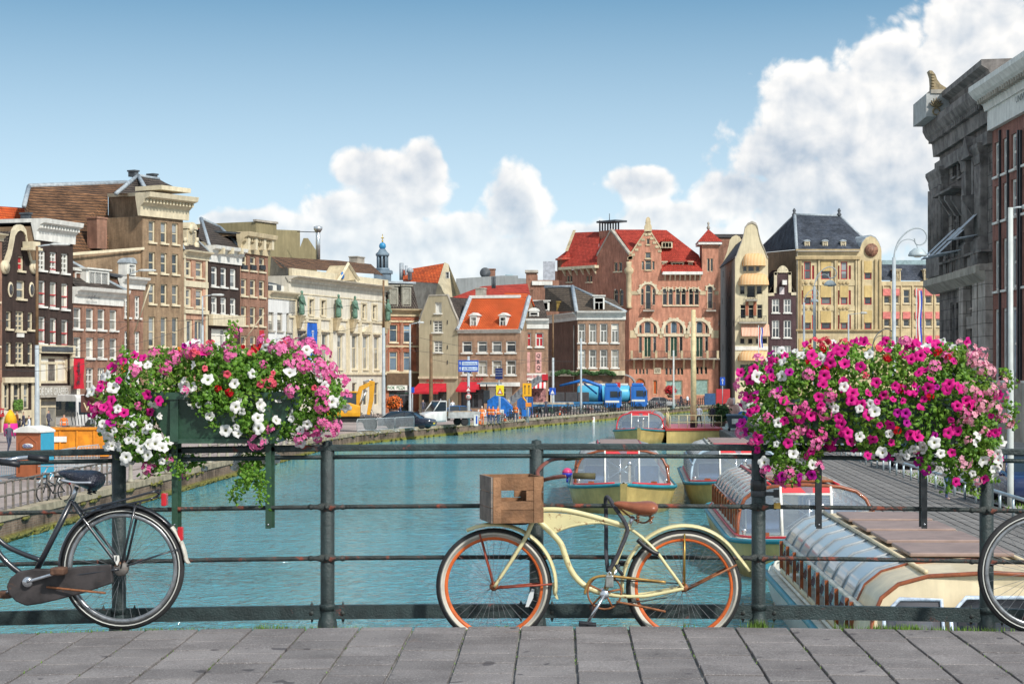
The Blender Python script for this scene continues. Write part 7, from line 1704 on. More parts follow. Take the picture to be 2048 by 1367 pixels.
# right bank pavement
a = MB(); a.poly([(13.9, -60, Z_ST + .22), (60, -60, Z_ST + .22), (60, 290, Z_ST + .22), (27, 290, Z_ST + .22), (20.3, 220, Z_ST + .22), (17.1, 140, Z_ST + .22), (14.6, 70, Z_ST + .22)])
tag(a.obj('right_pavement', flat_brick('pavement_grey', (.30, .28, .26), (.36, .34, .32), (.22, .2, .18), .5, .5)), kind='structure')
g = MB(); rng = random.Random(8)
for i in range(500):
    y = rng.uniform(58, 84); x = 14.6 + .03 * (y - 66) + rng.random() * .9; z = Z_ST + .22; h_ = rng.uniform(.04, .14); a = rng.uniform(0, 6.28)
    g.add([(x - .03 * math.sin(a), y + .03 * math.cos(a), z), (x + .03 * math.sin(a), y - .03 * math.cos(a), z), (x + .05 * math.cos(a), y, z + h_)], [(0, 1, 2)])
tag(g.obj('grass', weed_m), 'grass strip between the tube rail and parked cars', 'grass', kind='stuff')
# ================================================================== people
def person_mat(name,shirt,trousers,skin=(.50,.30,.21),hair=(.06,.035,.02),waist=.92,vest=None,cap=None,shoes=(.03,.03,.03),legskin=False):
    if name in MATS: return MATS[name]
    m,N,b = _new(name); x,y,z = N.sep(N.node('ShaderNodeTexCoord').outputs['Object'])
    def step(e,w=.01): return N.ramp(z,e - w,e + w)
    c = N.mix(step(.09),_c4(shoes),_c4(trousers)); c = N.mix(step(waist),c,_c4(shirt)); 
    if vest: c = N.mix(N.math('MULTIPLY',N.ramp(N.math('ABSOLUTE',N.math('SUBTRACT',z,1.15)),.03,.04,1,0),.8),c,_c4(vest))
    c = N.mix(step(1.47),c,_c4(skin)); c = N.mix(step(1.66),c,_c4(cap or hair))
    N.l.new(c,b.inputs['Base Color']); b.inputs['Roughness'].default_value = .75
    return m
def person(label,u,d,m,z0=Z_ST,rz=0.0,pose='stand',s=1.0,group=None,X=None):
    t = thing('person',label,'person',((u - UC) * d / FP if X is None else X,d,z0),rz,group)
    st = .16 if pose == 'walk' else .02; ar = .25 if pose in ('walk','work') else .05
    V = [((0,0,.95),.135),((0,0,1.12),.13),((0,0,1.34),.155),((0,0,1.47),.06),((0,-.01,1.57),.085),((0,0,1.68),.088),((0,0,1.74),.05),
         ((-.10,0,.88),.095),((-.11,-st,.50),.065),((-.11,st * .6 - st,.10),.045),((-.11,-st - .14,.05),.035),
         ((.10,0,.88),.095),((.11,st * .7,.50),.065),((.11,st * 2,.10),.045),((.11,st * 2 - .14,.05),.035),
         ((-.20,0,1.40),.06),((-.27,.02,1.14),.045),((-.25,-ar,.92),.035),((-.24,-ar - .06,.85),.032),
         ((.20,0,1.40),.06),((.27,.02,1.14),.045),((.25,-ar * .6,.92),.035),((.24,-ar * .6 - .06,.85),.032)]
    E = [(0,1),(1,2),(2,3),(3,4),(4,5),(5,6),(0,7),(7,8),(8,9),(9,10),(0,11),(11,12),(12,13),(13,14),(2,15),(15,16),(16,17),(17,18),(2,19),(19,20),(20,21),(21,22)]
    me = bpy.data.meshes.new('body'); me.from_pydata([v[0] for v in V],E,[]); me.materials.append(m)
    o = link('body',me,t); o.scale = (s,s,s); k = o.modifiers.new('skin','SKIN')
    for i,v in enumerate(V): sv = me.skin_vertices[0].data[i]; sv.radius = (v[1],v[1] * .8); sv.use_root = (i == 0)
    k.use_smooth_shade = True; q = o.modifiers.new('sub','SUBSURF'); q.levels = q.render_levels = 1
    return t
HV = person_mat('hivis_orange',(.75,.16,.02),(.06,.09,.16),vest=(.7,.7,.6)); HVH = person_mat('hivis_helmet',(.75,.16,.02),(.75,.16,.02),vest=(.7,.7,.6),cap=(.7,.7,.68)); HY = person_mat('hivis_yellow',(.60,.72,.04),(.60,.72,.04),vest=(.7,.7,.7))
WS = person_mat('white_shirt',(.62,.66,.72),(.02,.02,.025)); BV = person_mat('black_vest',(.03,.03,.045),(.015,.015,.02)); CAS = person_mat('casual_dark',(.07,.07,.10),(.05,.06,.10)); JE = person_mat('jeans',(.45,.42,.40),(.03,.06,.14),shoes=(.55,.36,.30))
for i,(u,d,m,lb,rz) in enumerate(((964,170,HVH,'worker in orange vest and white helmet beside the blue arrow board',.4),(978,173,HV,'road worker in orange bending beside the milling machine',-.6),(986,172,HV,'road worker in orange jacket seen from behind by the fence',2.8),(996,175,HV,'road worker in orange standing closest to the blue machine',1.2),(1031,182,HV,'road worker in orange beside the conveyor foot',-.3),(1264,246,HY,'worker in yellow high visibility suit by the blue truck',.5))):
    person(lb,u,d,m,rz=rz,pose='work')
person('man in white shirt and black trousers on the pontoon',1398,155,WS,Z_WATER + 1.18,-.5,'walk',1.05); person('man in black waistcoat standing on the pontoon',1425,155,BV,Z_WATER + 1.18,2.4,'stand',1.05)
person('pedestrian in dark jacket walking past the draper shop',97,152,CAS,rz=1.3,pose='walk'); person('dark haired pedestrian near the cream shopfront',47,148,CAS,rz=-1,pose='walk',s=.95); person('pedestrian in brown beside the pink umbrella',34,149,person_mat('brown_coat',(.25,.10,.05),(.05,.05,.08)),rz=-1)
person('person in blue jeans walking on the timber dock',1896,66,JE,ZC - 4.32,.3,'walk')
# ================================================================== vehicles
RUB = mat('tyre_dull',(.02,.02,.02),.85); ALU = mat('wheel_alloy',(.42,.43,.45),.35,metal=.6); LAMPW = mat('headlamp',(.6,.62,.65),.15); LAMPR = mat('tail_light',(.35,.01,.01),.2); CARG = mat('car_glass',(.02,.03,.04),.05,.1,spec=.8)
_WH = {}
def car_wheel(t,x,y,r,w=.2):
    k = (round(r,2),w)
    if k not in _WH:
        _WH[k] = (MB().lathe([(r * .62,-w / 2),(r * .94,-w / 2),(r,-w * .35),(r,w * .35),(r * .94,w / 2),(r * .62,w / 2)],n=20,axis='y').mesh('tyre',RUB),None)
        a = MB(); a.lathe([(r * .64,-w * .46),(r * .60,-w * .5),(r * .2,-w * .42),(0,-w * .46)],n=20,axis='y').lathe([(0,w * .46),(r * .2,w * .42),(r * .60,w * .5),(r * .64,w * .46)],n=20,axis='y')
        for i in range(5): q = R(72 * i)
        _WH[k] = (_WH[k][0],a.mesh('rim',ALU))
    o = link('wheel',_WH[k][0],t,(x,y,r)); link('rim',_WH[k][1],o)
def sect(x,hw,z0,z1,tuck=.06):
    return [(x,-hw + tuck,z0),(x,-hw,z0 + .18),(x,-hw,z1 - .14),(x,-hw + tuck * .6,z1 - .03),(x,-hw + .14,z1),(x,hw - .14,z1),(x,hw - tuck * .6,z1 - .03),(x,hw,z1 - .14),(x,hw,z0 + .18),(x,hw - tuck,z0)]
def car(label,loc,rz,m,L=4.3,H=1.48,W_=1.76,wagon=False,group=None):
    """front towards -x"""
    t = thing('parked_car',label,'car',loc,rz,group); k = L / 4.3; hw = W_ / 2
    b = MB(); S = [(-2.15,.72,.38,.66),(-2.08,.82,.26,.78),(-1.7,.87,.2,.86),(-1.0,.88,.2,.95),(-.2,.88,.2,.97),(1.0,.88,.2,.98),(1.7,.87,.22,1.0),(2.08,.83,.28,.98),(2.15,.74,.40,.86)]
    b.loft([sect(x * k,w * W_ / 1.76,a,c * H / 1.48) for x,w,a,c in S]); b.obj('body',m,t)
    zr = H; zb = .95 * H / 1.48; xr = 1.95 if wagon else 1.55
    G = [(-1.05,.78,zb),(-.35,.64,zr - .04),(.2,.64,zr),(xr - .55,.63,zr - .03),(xr + .1,.74,zb + .02)]
    rings = []
    for x,w,z in G: w *= W_ / 1.76; rings.append([(x * k,-w,z),(x * k,w,z)])
    g = MB(); bw = .80 * W_ / 1.76
    top = [(-.38,zr - .05),(.2,zr),(xr - .55,zr - .04)]; bot = [(-1.1,zb),(.2,zb),(xr + .12,zb)]
    tw = .62 * W_ / 1.76
    g.loft([[(x * k,-bw,zb - .02),(xt * k,-tw,z - .04),(xt * k,tw,z - .04),(x * k,bw,zb - .02)] for (x,_),(xt,z) in zip(bot,top)],closed=False,caps=False,smooth=False)
    g.quad((bot[0][0] * k,-bw,zb - .02),(bot[0][0] * k,bw,zb - .02),(top[0][0] * k,tw,top[0][1] - .04),(top[0][0] * k,-tw,top[0][1] - .04)).quad((bot[2][0] * k,-bw,zb - .02),(bot[2][0] * k,bw,zb - .02),(top[2][0] * k,tw,top[2][1] - .04),(top[2][0] * k,-tw,top[2][1] - .04))
    g.obj('windows',CARG,t)
    r = MB(); r.loft([[(xt * k,-tw - .02,z - .05),(xt * k,-tw + .12,z + .01),(xt * k,tw - .12,z + .01),(xt * k,tw + .02,z - .05)] for xt,z in [(-.45,zr - .07),(-.2,zr - .02),(.3,zr),(xr - .5,zr - .03),(xr - .35,zr - .12)]],closed=False,caps=False); r.obj('roof',m,t)
    for s in (-1,1):
        for (xb_,xt_) in ((-1.08,-.40),(.15,.18),(xr + .08,xr - .5)): MB().tube([(xb_ * k,s * (bw + .005),zb),(xt_ * k,s * (tw + .01),zr - .06)],.035,5).obj('pillar',m,t)
        bevel(MB().box(-.02,.25,-.16,.16,-.07,.07).obj('headlight',LAMPW,t,(-2.08 * k,s * .62,.68)),.02); bevel(MB().box(-.2,.02,-.12,.12,-.1,.1).obj('tail_light',LAMPR,t,(2.12 * k,s * .68,.82)),.02)
        for x in (-1.35,1.35): car_wheel(t,x * k,s * (hw - .12),.32)
        MB().ball((-.85 * k,s * (hw + .06),1.0),.1,.07,.07,8,6).obj('wing_mirror',m,t)
    MB().box(-2.17 * k,-2.1 * k,-.26,.26,.42,.53).obj('number_plate',mat('plate_yellow',(.6,.45,.03),.5),t)
    return t
def cp(name,c,rough=.25): return mat(name,c,rough,.05,1,coat=.6,spec=.5)
def at(u,v,z=Z_ST):
    d = FP * (ZC - z) / (v - VC); return Vector(((u - UC) * d / FP,d,z))
car('dark navy car on the quay behind the grey barrier',at(818,857),R(166),cp('paint_navy',(.012,.015,.03)),4.4,wagon=True)
car('blue car parked behind the white flatbed truck',at(922,840),R(185),cp('paint_blue',(.02,.10,.28)))
car('silver car parked in front of the salmon brick building',at(1322,815),R(170),cp('paint_silver',(.36,.37,.38)),4.2)
ZR_ = Z_ST + .22
car('dark blue car parked beside the tube rail at the frame edge',Vector((15.75,64.2,ZR_)),R(88),cp('paint_midnight',(.01,.025,.09)),4.3,1.7)
car('white car parked behind the dark blue car',Vector((16.2,71.5,ZR_)),R(88),cp('paint_white',(.55,.55,.53)),4.4,1.6)
for y,nm,c in ((88,'grey car in the row hidden behind the magenta flowers',(.12,.12,.13)),(96,'black car in the row behind the magenta flowers',(.02,.02,.02))): car(nm,Vector((16.4 + (y - 88) * .03,y,ZR_)),R(88),cp('paint_%d' % y,c))
# white flatbed truck
def boxes(t,name,m,*bx):
    for b_ in bx: bevel(MB().box(*b_).obj(name,m,t),.03)
t = thing('flatbed_truck','small white flatbed truck parked on the quay road','truck',at(895,851),R(26)); WP = cp('paint_truck_white',(.66,.66,.64))
b = MB(); b.loft([sect(x,w,a,c) for x,w,a,c in ((-2.6,.8,.45,.9),(-2.5,.95,.35,1.1),(-1.9,1.0,.35,1.25),(-1.6,1.0,.35,1.35),(-.5,1.0,.4,1.4))]); b.obj('cab_body',WP,t)
g = MB(); g.loft([[(x,-w,z0),(x2,-w * .9,z1),(x2,w * .9,z1),(x,w,z0)] for x,x2,w,z0,z1 in ((-1.75,-1.1,.98,1.3,2.15),(-.52,-.55,.98,1.3,2.2))],closed=False,caps=False,smooth=False); g.quad((-1.75,-.98,1.3),(-1.75,.98,1.3),(-1.1,.88,2.15),(-1.1,-.88,2.15)); g.obj('windows',CARG,t)
MB().box(-1.15,-.5,-.92,.92,2.15,2.26).obj('roof',WP,t); MB().box(-.54,-.48,-1.0,1.0,.4,2.2).obj('cab_back',WP,t)
for s in (-1,1): MB().tube([(-1.76,s * .98,1.3),(-1.1,s * .89,2.18)],.05,5).obj('pillar',WP,t); car_wheel(t,-1.75,s * .82,.36,.22); car_wheel(t,1.3,s * .82,.36,.22); MB().box(-.3,-.2,s * 1.0 - .02,s * 1.0 + .02,1.0,2.4).obj('headboard_post',ALU,t); bevel(MB().box(-2.52,-2.35,s * .72 - .18,s * .72 + .18,.85,1.05).obj('headlight',LAMPW,t),.03)
MB().box(-2.63,-2.5,-.85,.85,.42,.62).obj('bumper',RUB,t); MB().box(-2.58,-2.5,-.5,.5,.75,.85).obj('grille',RUB,t); BEDG = mat('bed_grey',(.34,.34,.33),.5)
for bb_ in ((-.35,2.7,-1.05,1.05,.7,.82),(-.35,2.7,-1.05,-1.0,.82,1.25),(-.35,2.7,1.0,1.05,.82,1.25),(2.65,2.7,-1.0,1.0,.82,1.25)): MB().box(*bb_).obj('bed_panel',BEDG,t)
MB().box(.2,2.2,-.8,.8,.82,1.3).obj('load',mat('sand_load',(.36,.26,.15),.9,.4,3),t)
# yellow excavator
t = thing('excavator','yellow wheeled excavator with folded arm on the quay','excavator',at(706,862),R(4)); YE = mat('machine_yellow',(.66,.31,.012),.45,.12,2,coat=.2)
b = MB(); b.loft([[(x,y,z) for y,z in ((-1.1,1.2),(-1.15,1.5),(-1.1,z1),(1.1,z1),(1.15,1.5),(1.1,1.2))] for x,z1 in ((-2.2,1.9),(-1.9,2.25),(-.2,2.3),(.6,2.05))],smooth=False); bevel(b.obj('engine_body',YE,t),.06)
boxes(t,'chassis',RUB,(-2.0,1.9,-.9,.9,.75,1.15)); boxes(t,'turntable',mat('machine_grey',(.10,.10,.11),.6),(-.8,.8,-.8,.8,1.1,1.25))
boxes(t,'cab',CARG,(-.9,.3,-1.05,-.1,2.05,3.1)); boxes(t,'cab_roof',YE,(-1.0,.4,-1.12,-.05,3.1,3.22))
for x in (-1.4,1.4):
    for s in (-1,1): car_wheel(t,x,s * 1.0,.52,.42)
b = MB(); b.extr([(-.1,-.2,1.8),(.4,-.2,1.7),(.75,-.2,3.3),(1.55,-.2,3.75),(1.5,-.2,4.05),(.5,-.2,3.6)],(0,.4,0)); bevel(b.obj('boom',YE,t),.03)
b = MB(); b.extr([(1.3,-.16,4.1),(1.75,-.16,4.0),(1.65,-.16,2.5),(1.35,-.16,1.3),(1.1,-.16,1.35),(1.3,-.16,2.7)],(0,.32,0)); bevel(b.obj('dipper',YE,t),.03)
MB().cyl((.5,0,2.0),(1.1,0,3.3),.08,n=8).obj('ram',CHROME,t); MB().cyl((.8,0,3.95),(1.6,0,4.15),.07,n=8).obj('ram',CHROME,t)
b = MB(); b.extr([(1.0,-.4,1.35),(1.5,-.4,1.3),(1.6,-.4,.7),(1.0,-.4,.35),(.7,-.4,.8)],(0,.8,0)); b.obj('bucket',MATS['machine_grey'],t); MB().box(2.0,2.4,-1.1,1.1,.45,1.0).obj('dozer_blade',MATS['machine_grey'],t)
# milling machine with conveyor
BLM = mat('machine_blue',(.01,.12,.42),.4,.3,3,rust=(.5,.55,.55),rust_amt=.72,rust_scale=3); t = thing('milling_machine','blue road milling machine with grey conveyor raised over the street','machine',at(1003,834),R(0))
b = MB(); b.extr([(-1.5,-1.1,.5),(1.2,-1.1,.5),(1.2,-1.1,1.2),(.3,-1.1,2.1),(-.6,-1.1,2.4),(-1.5,-1.1,1.8)],(0,2.2,0)); bevel(b.obj('engine_body',BLM,t),.08); boxes(t,'tracks',RUB,(-1.4,-.4,-1.2,1.2,0,.55),(.4,1.3,-1.2,1.2,0,.55))
boxes(t,'operator_post',IRON,(-1.9,-1.3,-.9,.9,1.5,2.9)); MB().box(-2.6,0,-1.0,1.0,3.55,3.72).obj('canopy',mat('canopy_grey',(.16,.20,.22),.6),t)
for x in (-1.6,-.4): MB().cyl((x,0,2.3),(x,0,3.55),.06,n=6).obj('canopy_post',IRON,t)
b = MB(); p,q = Vector((1.0,0,1.7)),Vector((4.2,0,4.2)); b.loft([[c + Vector((-.2 * k_,y,.3 * k_)) for y,k_ in ((-.5,-1),(.5,-1),(.5,1),(-.5,1))] for c in (p,(p + q) / 2 + Vector((0,0,.15)),q)],smooth=False); b.obj('conveyor',mat('conveyor_grey',(.17,.18,.19),.55,.35,6),t)
for i in range(8): c = p.lerp(q,(i + .5) / 8) + Vector((-.1,0,.18)); MB().box(c.x - .04,c.x + .04,-.56,.56,c.z - .2,c.z + .3).obj('conveyor_rib',MATS['machine_grey'],t)
MB().tube(catmull([(1.9,-.7,.2),(2.6,-.7,.7),(2.7,-.7,1.6),(2.3,-.7,2.2),(2.5,-.7,2.7)],5),.1,8).obj('hose',YE,t)
# blue skip, kiosk, trucks
t = thing('blue_container','tall blue metal container beside the conveyor','container',at(1050,829),0); boxes(t,'box',mat('container_blue',(.02,.10,.30),.5,.2),(-.9,.9,0,1.6,0,2.0))
for i in range(6): MB().box(-.9 + i * .34,-.82 + i * .34,-.05,-.005,.1,1.95).obj('rib',MATS['container_blue'],t)
t = thing('kiosk','white souvenir kiosk with crowded display under striped awning','kiosk',at(1082,824),0); boxes(t,'frame',WHITE,(-1.3,-1.15,-1,1,0,2.6),(1.15,1.3,-1,1,0,2.6),(-1.4,1.4,-1.1,1.1,2.6,2.8))
MB().box(-1.14,1.14,.6,.7,0,2.6).obj('display',mat('souvenirs',(.30,.22,.22),.6,.9,2.2),t); rng = random.Random(4); cs = [mat('goods_%d' % i,c,.6) for i,c in enumerate(((.5,.03,.04),(.6,.6,.58),(.03,.2,.06),(.5,.3,.05),(.05,.06,.25)))]
for i in range(26): MB().box(-.09,.09,-.05,.05,-.1,.1).obj('souvenir',cs[i % 5],t,(rng.uniform(-1,1),.52,rng.uniform(.3,2.4)))
def truck(label,loc,rz,cabm,L,body):
    t = thing('truck',label,'truck',loc,rz); b = MB()
    b.extr([(-L / 2,-1.2,.5),(-L / 2 + 2.1,-1.2,.5),(-L / 2 + 2.1,-1.2,3.1),(-L / 2 + .35,-1.2,3.1),(-L / 2 + .1,-1.2,2.6),(-L / 2,-1.2,1.7)],(0,2.4,0)); bevel(b.obj('cab',cabm,t),.06,2)
    bevel(MB().box(-L / 2 + .5,-L / 2 + 2.0,-1.0,1.0,3.1,3.5).obj('roof_deflector',cabm,t),.1)
    for s in (-1,1): MB().box(-L / 2 + .3,-L / 2 + 2.0,s * 1.215 - .01,s * 1.215 + .01,1.15,1.4).obj('livery_stripe',WHITE,t); MB().box(-L / 2 + .15,-L / 2 + .35,s * 1.32 - .1,s * 1.32 + .1,1.9,2.5).obj('mirror',RUB,t); MB().box(-L / 2 + 2.3,L / 2 - .3,s * 1.1 - .04,s * 1.1 + .04,.45,.85).obj('side_guard',mat('guard_grey',(.35,.36,.37),.5),t)
    MB().box(-L / 2 - .02,-L / 2 + .3,-1.05,1.05,1.75,2.6).obj('windscreen',CARG,t)
    for s in (-1,1): MB().box(-L / 2 + .5,-L / 2 + 1.4,s * 1.23 - .01,s * 1.23 + .01,1.8,2.55).obj('side_window',CARG,t); MB().box(-L / 2 - .08,-L / 2 + .05,s * .85 - .2,s * .85 + .2,.75,.95).obj('headlight',LAMPW,t)
    MB().box(-L / 2 + 2.0,L / 2,-.5,.5,.75,1.0).obj('chassis',RUB,t); MB().box(-L / 2 - .05,-L / 2 + .2,-1.2,1.2,.4,.75).obj('bumper',RUB,t)
    for x in (-L / 2 + 1.1,L / 2 - 2.6,L / 2 - 1.3):
        for s in (-1,1): car_wheel(t,x,s * 1.05,.5,.3)
    body(t,L); return t
TB = cp('truck_blue',(.015,.13,.45)); 
def tank(t,L):
    b = MB(); n = 16; x0,x1 = -L / 2 + 2.2,L / 2
    b.loft([[(x,1.2 * r * math.cos(2 * math.pi * j / n),2.15 + 1.1 * r * math.sin(2 * math.pi * j / n)) for j in range(n)] for x,r in ((x0,.8),(x0 + .3,1),(x1 - .3,1),(x1,.8))]); b.obj('tank',mat('tank_cyan',(.08,.38,.58),.4,.1),t); MB().box(x0 + .3,x1 - .3,-.4,.4,3.22,3.45).obj('walkway',WHITE,t)
truck('blue tanker truck with cyan tank in front of the salmon building',at(1225,820),R(176),TB,9.0,tank)
def crane(t,L):
    MB().box(-L / 2 + 2.3,L / 2,-1.2,1.2,1.0,1.25).obj('flatbed',mat('bed_blue',(.03,.15,.32),.5),t)
    for i in range(3): bevel(MB().box(-.6 + i * 1.5,.8 + i * 1.5,-1.0,1.0,1.26,2.4).obj('crate_stack',mat('black_crate',(.05,.05,.055),.7,.2),t),.04)
    b = MB(); b.tube([(-L / 2 + 2.6,0,1.2),(-L / 2 + 2.6,0,3.2),(-L / 2 + 4.6,0,3.9),(-L / 2 + 7.6,0,3.2)],[.3,.26,.2,.14],8); b.tube([(-L / 2 + 3.0,-.5,2.2),(-L / 2 + 4.6,-.5,3.5)],.1,6); b.obj('crane_arm',BLM,t)
truck('blue crane truck carrying black crate stacks on the quay road',at(1168,823),R(180),TB,9.2,crane)
t = thing('trailer','low blue flat trailer behind the quay fence','trailer',at(1105,826),0); boxes(t,'bed',MATS['bed_blue'],(-3.2,3.6,-1.2,1.2,.8,1.05)); boxes(t,'load',mat('pallet_load',(.40,.34,.26),.8,.3),(-2.5,2.5,-1,1,1.06,1.3))
for x in (-1.5,0,1.5): car_wheel(t,x,-1.0,.42,.3)
t = thing('tunnel_hood','grey half round hood standing behind the tanker truck','hood',at(1246,812),0); b = MB()
b.extr([(1.9 * math.cos(R(a)),0,3.2 + 1.5 * math.sin(R(a))) for a in range(0,181,15)] + [(-1.9,0,0),(-1.7,0,0)] + [(1.7 * math.cos(R(a)),0,3.1 + 1.4 * math.sin(R(a))) for a in range(180,-1,-15)] + [(1.7,0,0),(1.9,0,0)],(0,4,0)); b.obj('shell',mat('hood_grey',(.30,.31,.31),.5),t)
# bus at the left
t = thing('bus','white bus standing in front of the low brick house','bus',Vector((W(214,0,158).x,157,Z_ST)),R(58)); BW = cp('bus_white',(.62,.62,.60)); b = MB(); b.loft([[(x,y,z) for y,z in ((-1.2,.4),(-1.25,1.0),(-1.2,2.7),(-1.0,2.95),(1.0,2.95),(1.2,2.7),(1.25,1.0),(1.2,.4))] for x in (-4.2,4.2)],smooth=False); bevel(b.obj('body',BW,t),.08)
MB().box(-4.0,4.0,-1.27,-1.2,1.35,2.35).obj('window_band',CARG,t); MB().box(-4.25,-4.15,-1.1,1.1,1.2,2.4).obj('windscreen',CARG,t)
for x in (-2.8,2.6): car_wheel(t,x,-1.1,.48,.3)
for x in (-3.6,3.6): MB().lathe([(.25,0),(.25,.02)],(x,-1.3,1.9),14,axis='y').obj('sticker',REDP,t)
# ================================================================== street furniture on the near left quay
t = thing('portable_toilet','brown and blue portable toilet cabin with white roof on the quay','toilet',at(69,957),R(-14)); TBR = mat('cabin_brown',(.33,.10,.04),.5,.12); TBL = mat('cabin_blue',(.04,.32,.48),.5,.1)
bevel(MB().box(-.58,.58,-.55,-.5,.1,2.05).obj('door',TBR,t),.02); bevel(MB().box(-.6,.62,-.5,.6,.08,2.05).obj('walls',TBL,t),.02); b = MB(); b.extr([(-.66,-.66,2.02),(.66,-.66,2.02),(.66,-.66,2.12),(.35,-.66,2.26),(0,-.66,2.32),(-.35,-.66,2.26),(-.66,-.66,2.12)],(0,1.3,0)); bevel(b.obj('roof',WHITE,t),.02)
b = MB().lathe([(.26,0),(.26,.015)],n=20,axis='y'); o = b.obj('logo_plate',WHITE,t,(0,-.585,1.45)); o.scale = (1,1,.42); text_mesh('DIXI',.2,mat('logo_blue',(.01,.06,.35),.5),'lettering',t,(0,-.595,1.45))
MB().tube([(-.42,-.56,.3),(-.42,-.56,1.6),(0,-.56,1.9),(.42,-.56,1.6),(.42,-.56,.3)],.02,5).obj('door_moulding',TBR,t)
t = thing('waste_skip','big orange steel skip on the quay behind the crowd barriers','skip',at(145,915),R(8)); ORS = mat('skip_orange',(.62,.22,.01),.5,.2,2,rust=(.25,.10,.02),rust_amt=.72,rust_scale=3); b = MB(); b.extr([(-2.0,-.9,.1),(2.0,-.9,.1),(2.35,-.9,1.55),(-2.35,-.9,1.55)],(0,1.9,0)); b.obj('tub',ORS,t)
for x in (-1.5,-.6,.3,1.2): MB().box(x,x + .1,-.98,-.905,.15,1.5).obj('rib',ORS,t)
MB().box(-2.4,2.4,-1.0,1.05,1.555,1.66).obj('rim',ORS,t); MB().box(-.9,-.2,-.99,-.96,.9,1.2).obj('sticker',WHITE,t)
t = thing('trade_sign','dark barrel shaped sign with letters VG above a spiked fence','sign',at(171,880)+Vector((0,2,0)),0); MB().box(-.75,.75,-.3,.3,1.9,3.1).lathe([(.5,-.35),(.5,.35)],(0,0,3.1),14,axis='y').obj('barrel',mat('barrel_brown',(.09,.035,.025),.6),t); text_mesh('VG',.85,mat('cream_letter',(.6,.5,.3),.6),'lettering',t,(0,-.33,2.25)); b = MB()
for i in range(14): b.cyl((-1.4 + i * .22,0,1.0),(-1.55 + i * .24,0,1.9),.03,n=4)
b.obj('spikes',IRON,t); MB().box(-.06,.06,-.06,.06,0,1.9).obj('post',IRON,t)
t = thing('parasol','folded out pink and yellow parasol by the cream shopfront','parasol',at(21,885),0); MB().cyl((0,0,0),(0,0,2.2),.03,n=6).obj('pole',ALU,t); MB().lathe([(.42,.45),(.5,.9),(.46,1.3)],(0,0,0),10).obj('lower_cloth',mat('parasol_pink',(.62,.02,.22),.8),t); MB().lathe([(.46,1.3),(.34,1.8),(.08,2.2)],(0,0,0),10).obj('upper_cloth',mat('parasol_yellow',(.7,.36,.01),.8),t)
# crowd barriers
GAL = mat('galvanised_bar',(.50,.54,.55),.4,.15,metal=.3)
def barrier(label,p,q,grp,m=GAL,h=1.1,nb=15):
    v = q - p; t = thing('crowd_barrier',label,'barrier',p,math.atan2(v.y,v.x),grp); L = v.length
    MB().tube([(0,0,.15),(0,0,h - .1),(.1,0,h),(L - .1,0,h),(L,0,h - .1),(L,0,.15)],.025,6).tube([(0,0,.2),(L,0,.2)],.02,6).obj('frame',m,t); b = MB()
    for i in range(1,nb): b.cyl((L * i / nb,0,.2),(L * i / nb,0,h),.014,n=4)
    o = b.obj('bars',m,t); o['kind'] = 'stuff'
    for x in (.25,L - .25): MB().tube([(x,-.3,0),(x,0,.12),(x,.3,0)],.02,5).obj('foot',m,t)
bp_ = [Vector((-15.6,149.6,Z_ST + .06)),Vector((-14.3,153.6,Z_ST + .06)),Vector((-13.0,160.2,Z_ST + .06)),Vector((-11.2,167.5,Z_ST + .06))]
bp_ = [at(714,866),at(752,864),at(790,862),at(828,859)]
for i,lb in enumerate(('grey crowd barrier nearest the excavator','middle grey crowd barrier in front of the navy car','grey crowd barrier at the nose of the navy car')): barrier(lb,bp_[i],bp_[i + 1],'crowd barriers by the excavator',nb=18)
for i,(a_,c_,lb) in enumerate(((at(112,952),at(152,944),'white crowd barrier leaning below the orange skip'),(at(155,942),at(198,936),'white crowd barrier between skip and flowers'),(at(-15,962),at(34,957),'dark crowd barrier at the frame edge beside the toilet cabin'))): barrier(lb,a_,c_,'crowd barriers by the skip',GAL if i < 2 else mat('barrier_blue',(.12,.20,.26),.5),1.15,14)
t = thing('barrier_stack','stack of white barrier sections lying below the orange skip','barriers',at(160,968),R(10))
for i in range(9): MB().tube([(-1.6 + i * .36,-.5,.1),(-1.3 + i * .36,.4,.75)],.03,5).obj('bar',GAL,t)
for z in (.12,.75): MB().tube([(-1.7,-.5 + z,z),(1.7,-.5 + z,z)],.03,5).obj('frame',GAL,t)
# quay fence near left: flat bars between two rails
t = thing('quay_fence','rusty iron quay fence of upright bars along the near left quay','fence',(0,0,Z_ST)); FEN = mat('fence_iron',(.16,.14,.12),.7,.35,4,rust=(.25,.12,.05),rust_amt=.6)
bar = MB().box(-.035,.035,-.04,.04,.05,1.02).mesh('bar',FEN); y = 44.0
while y < 78: link('bar',bar,t,(-18.15,y,0)); y += .88
for z in (.55,1.0): MB().tube([(-18.15,y_,z) for y_ in (44,60,78)],.035,6).obj('rail',FEN,t)
t = thing('quay_posts','row of short pale posts with a chain rail farther along the left quay','posts',(0,0,Z_ST)); ps = MB().lathe([(.16,0),(.16,.1),(.09,.16),(.075,.9),(.1,.95),(.1,1.02),(.05,1.08)],n=8).mesh('post',mat('post_stone',(.30,.28,.22),.85,.25))
for i in range(24): y = 79 + i * 2.4; link('post',ps,t,(-17.75 + (y - 79) * .012,y,.05))
for z in (.55,.92): MB().tube([(-17.75,79,z),(-17.1,134,z)],.025,5).obj('rail',FEN,t)
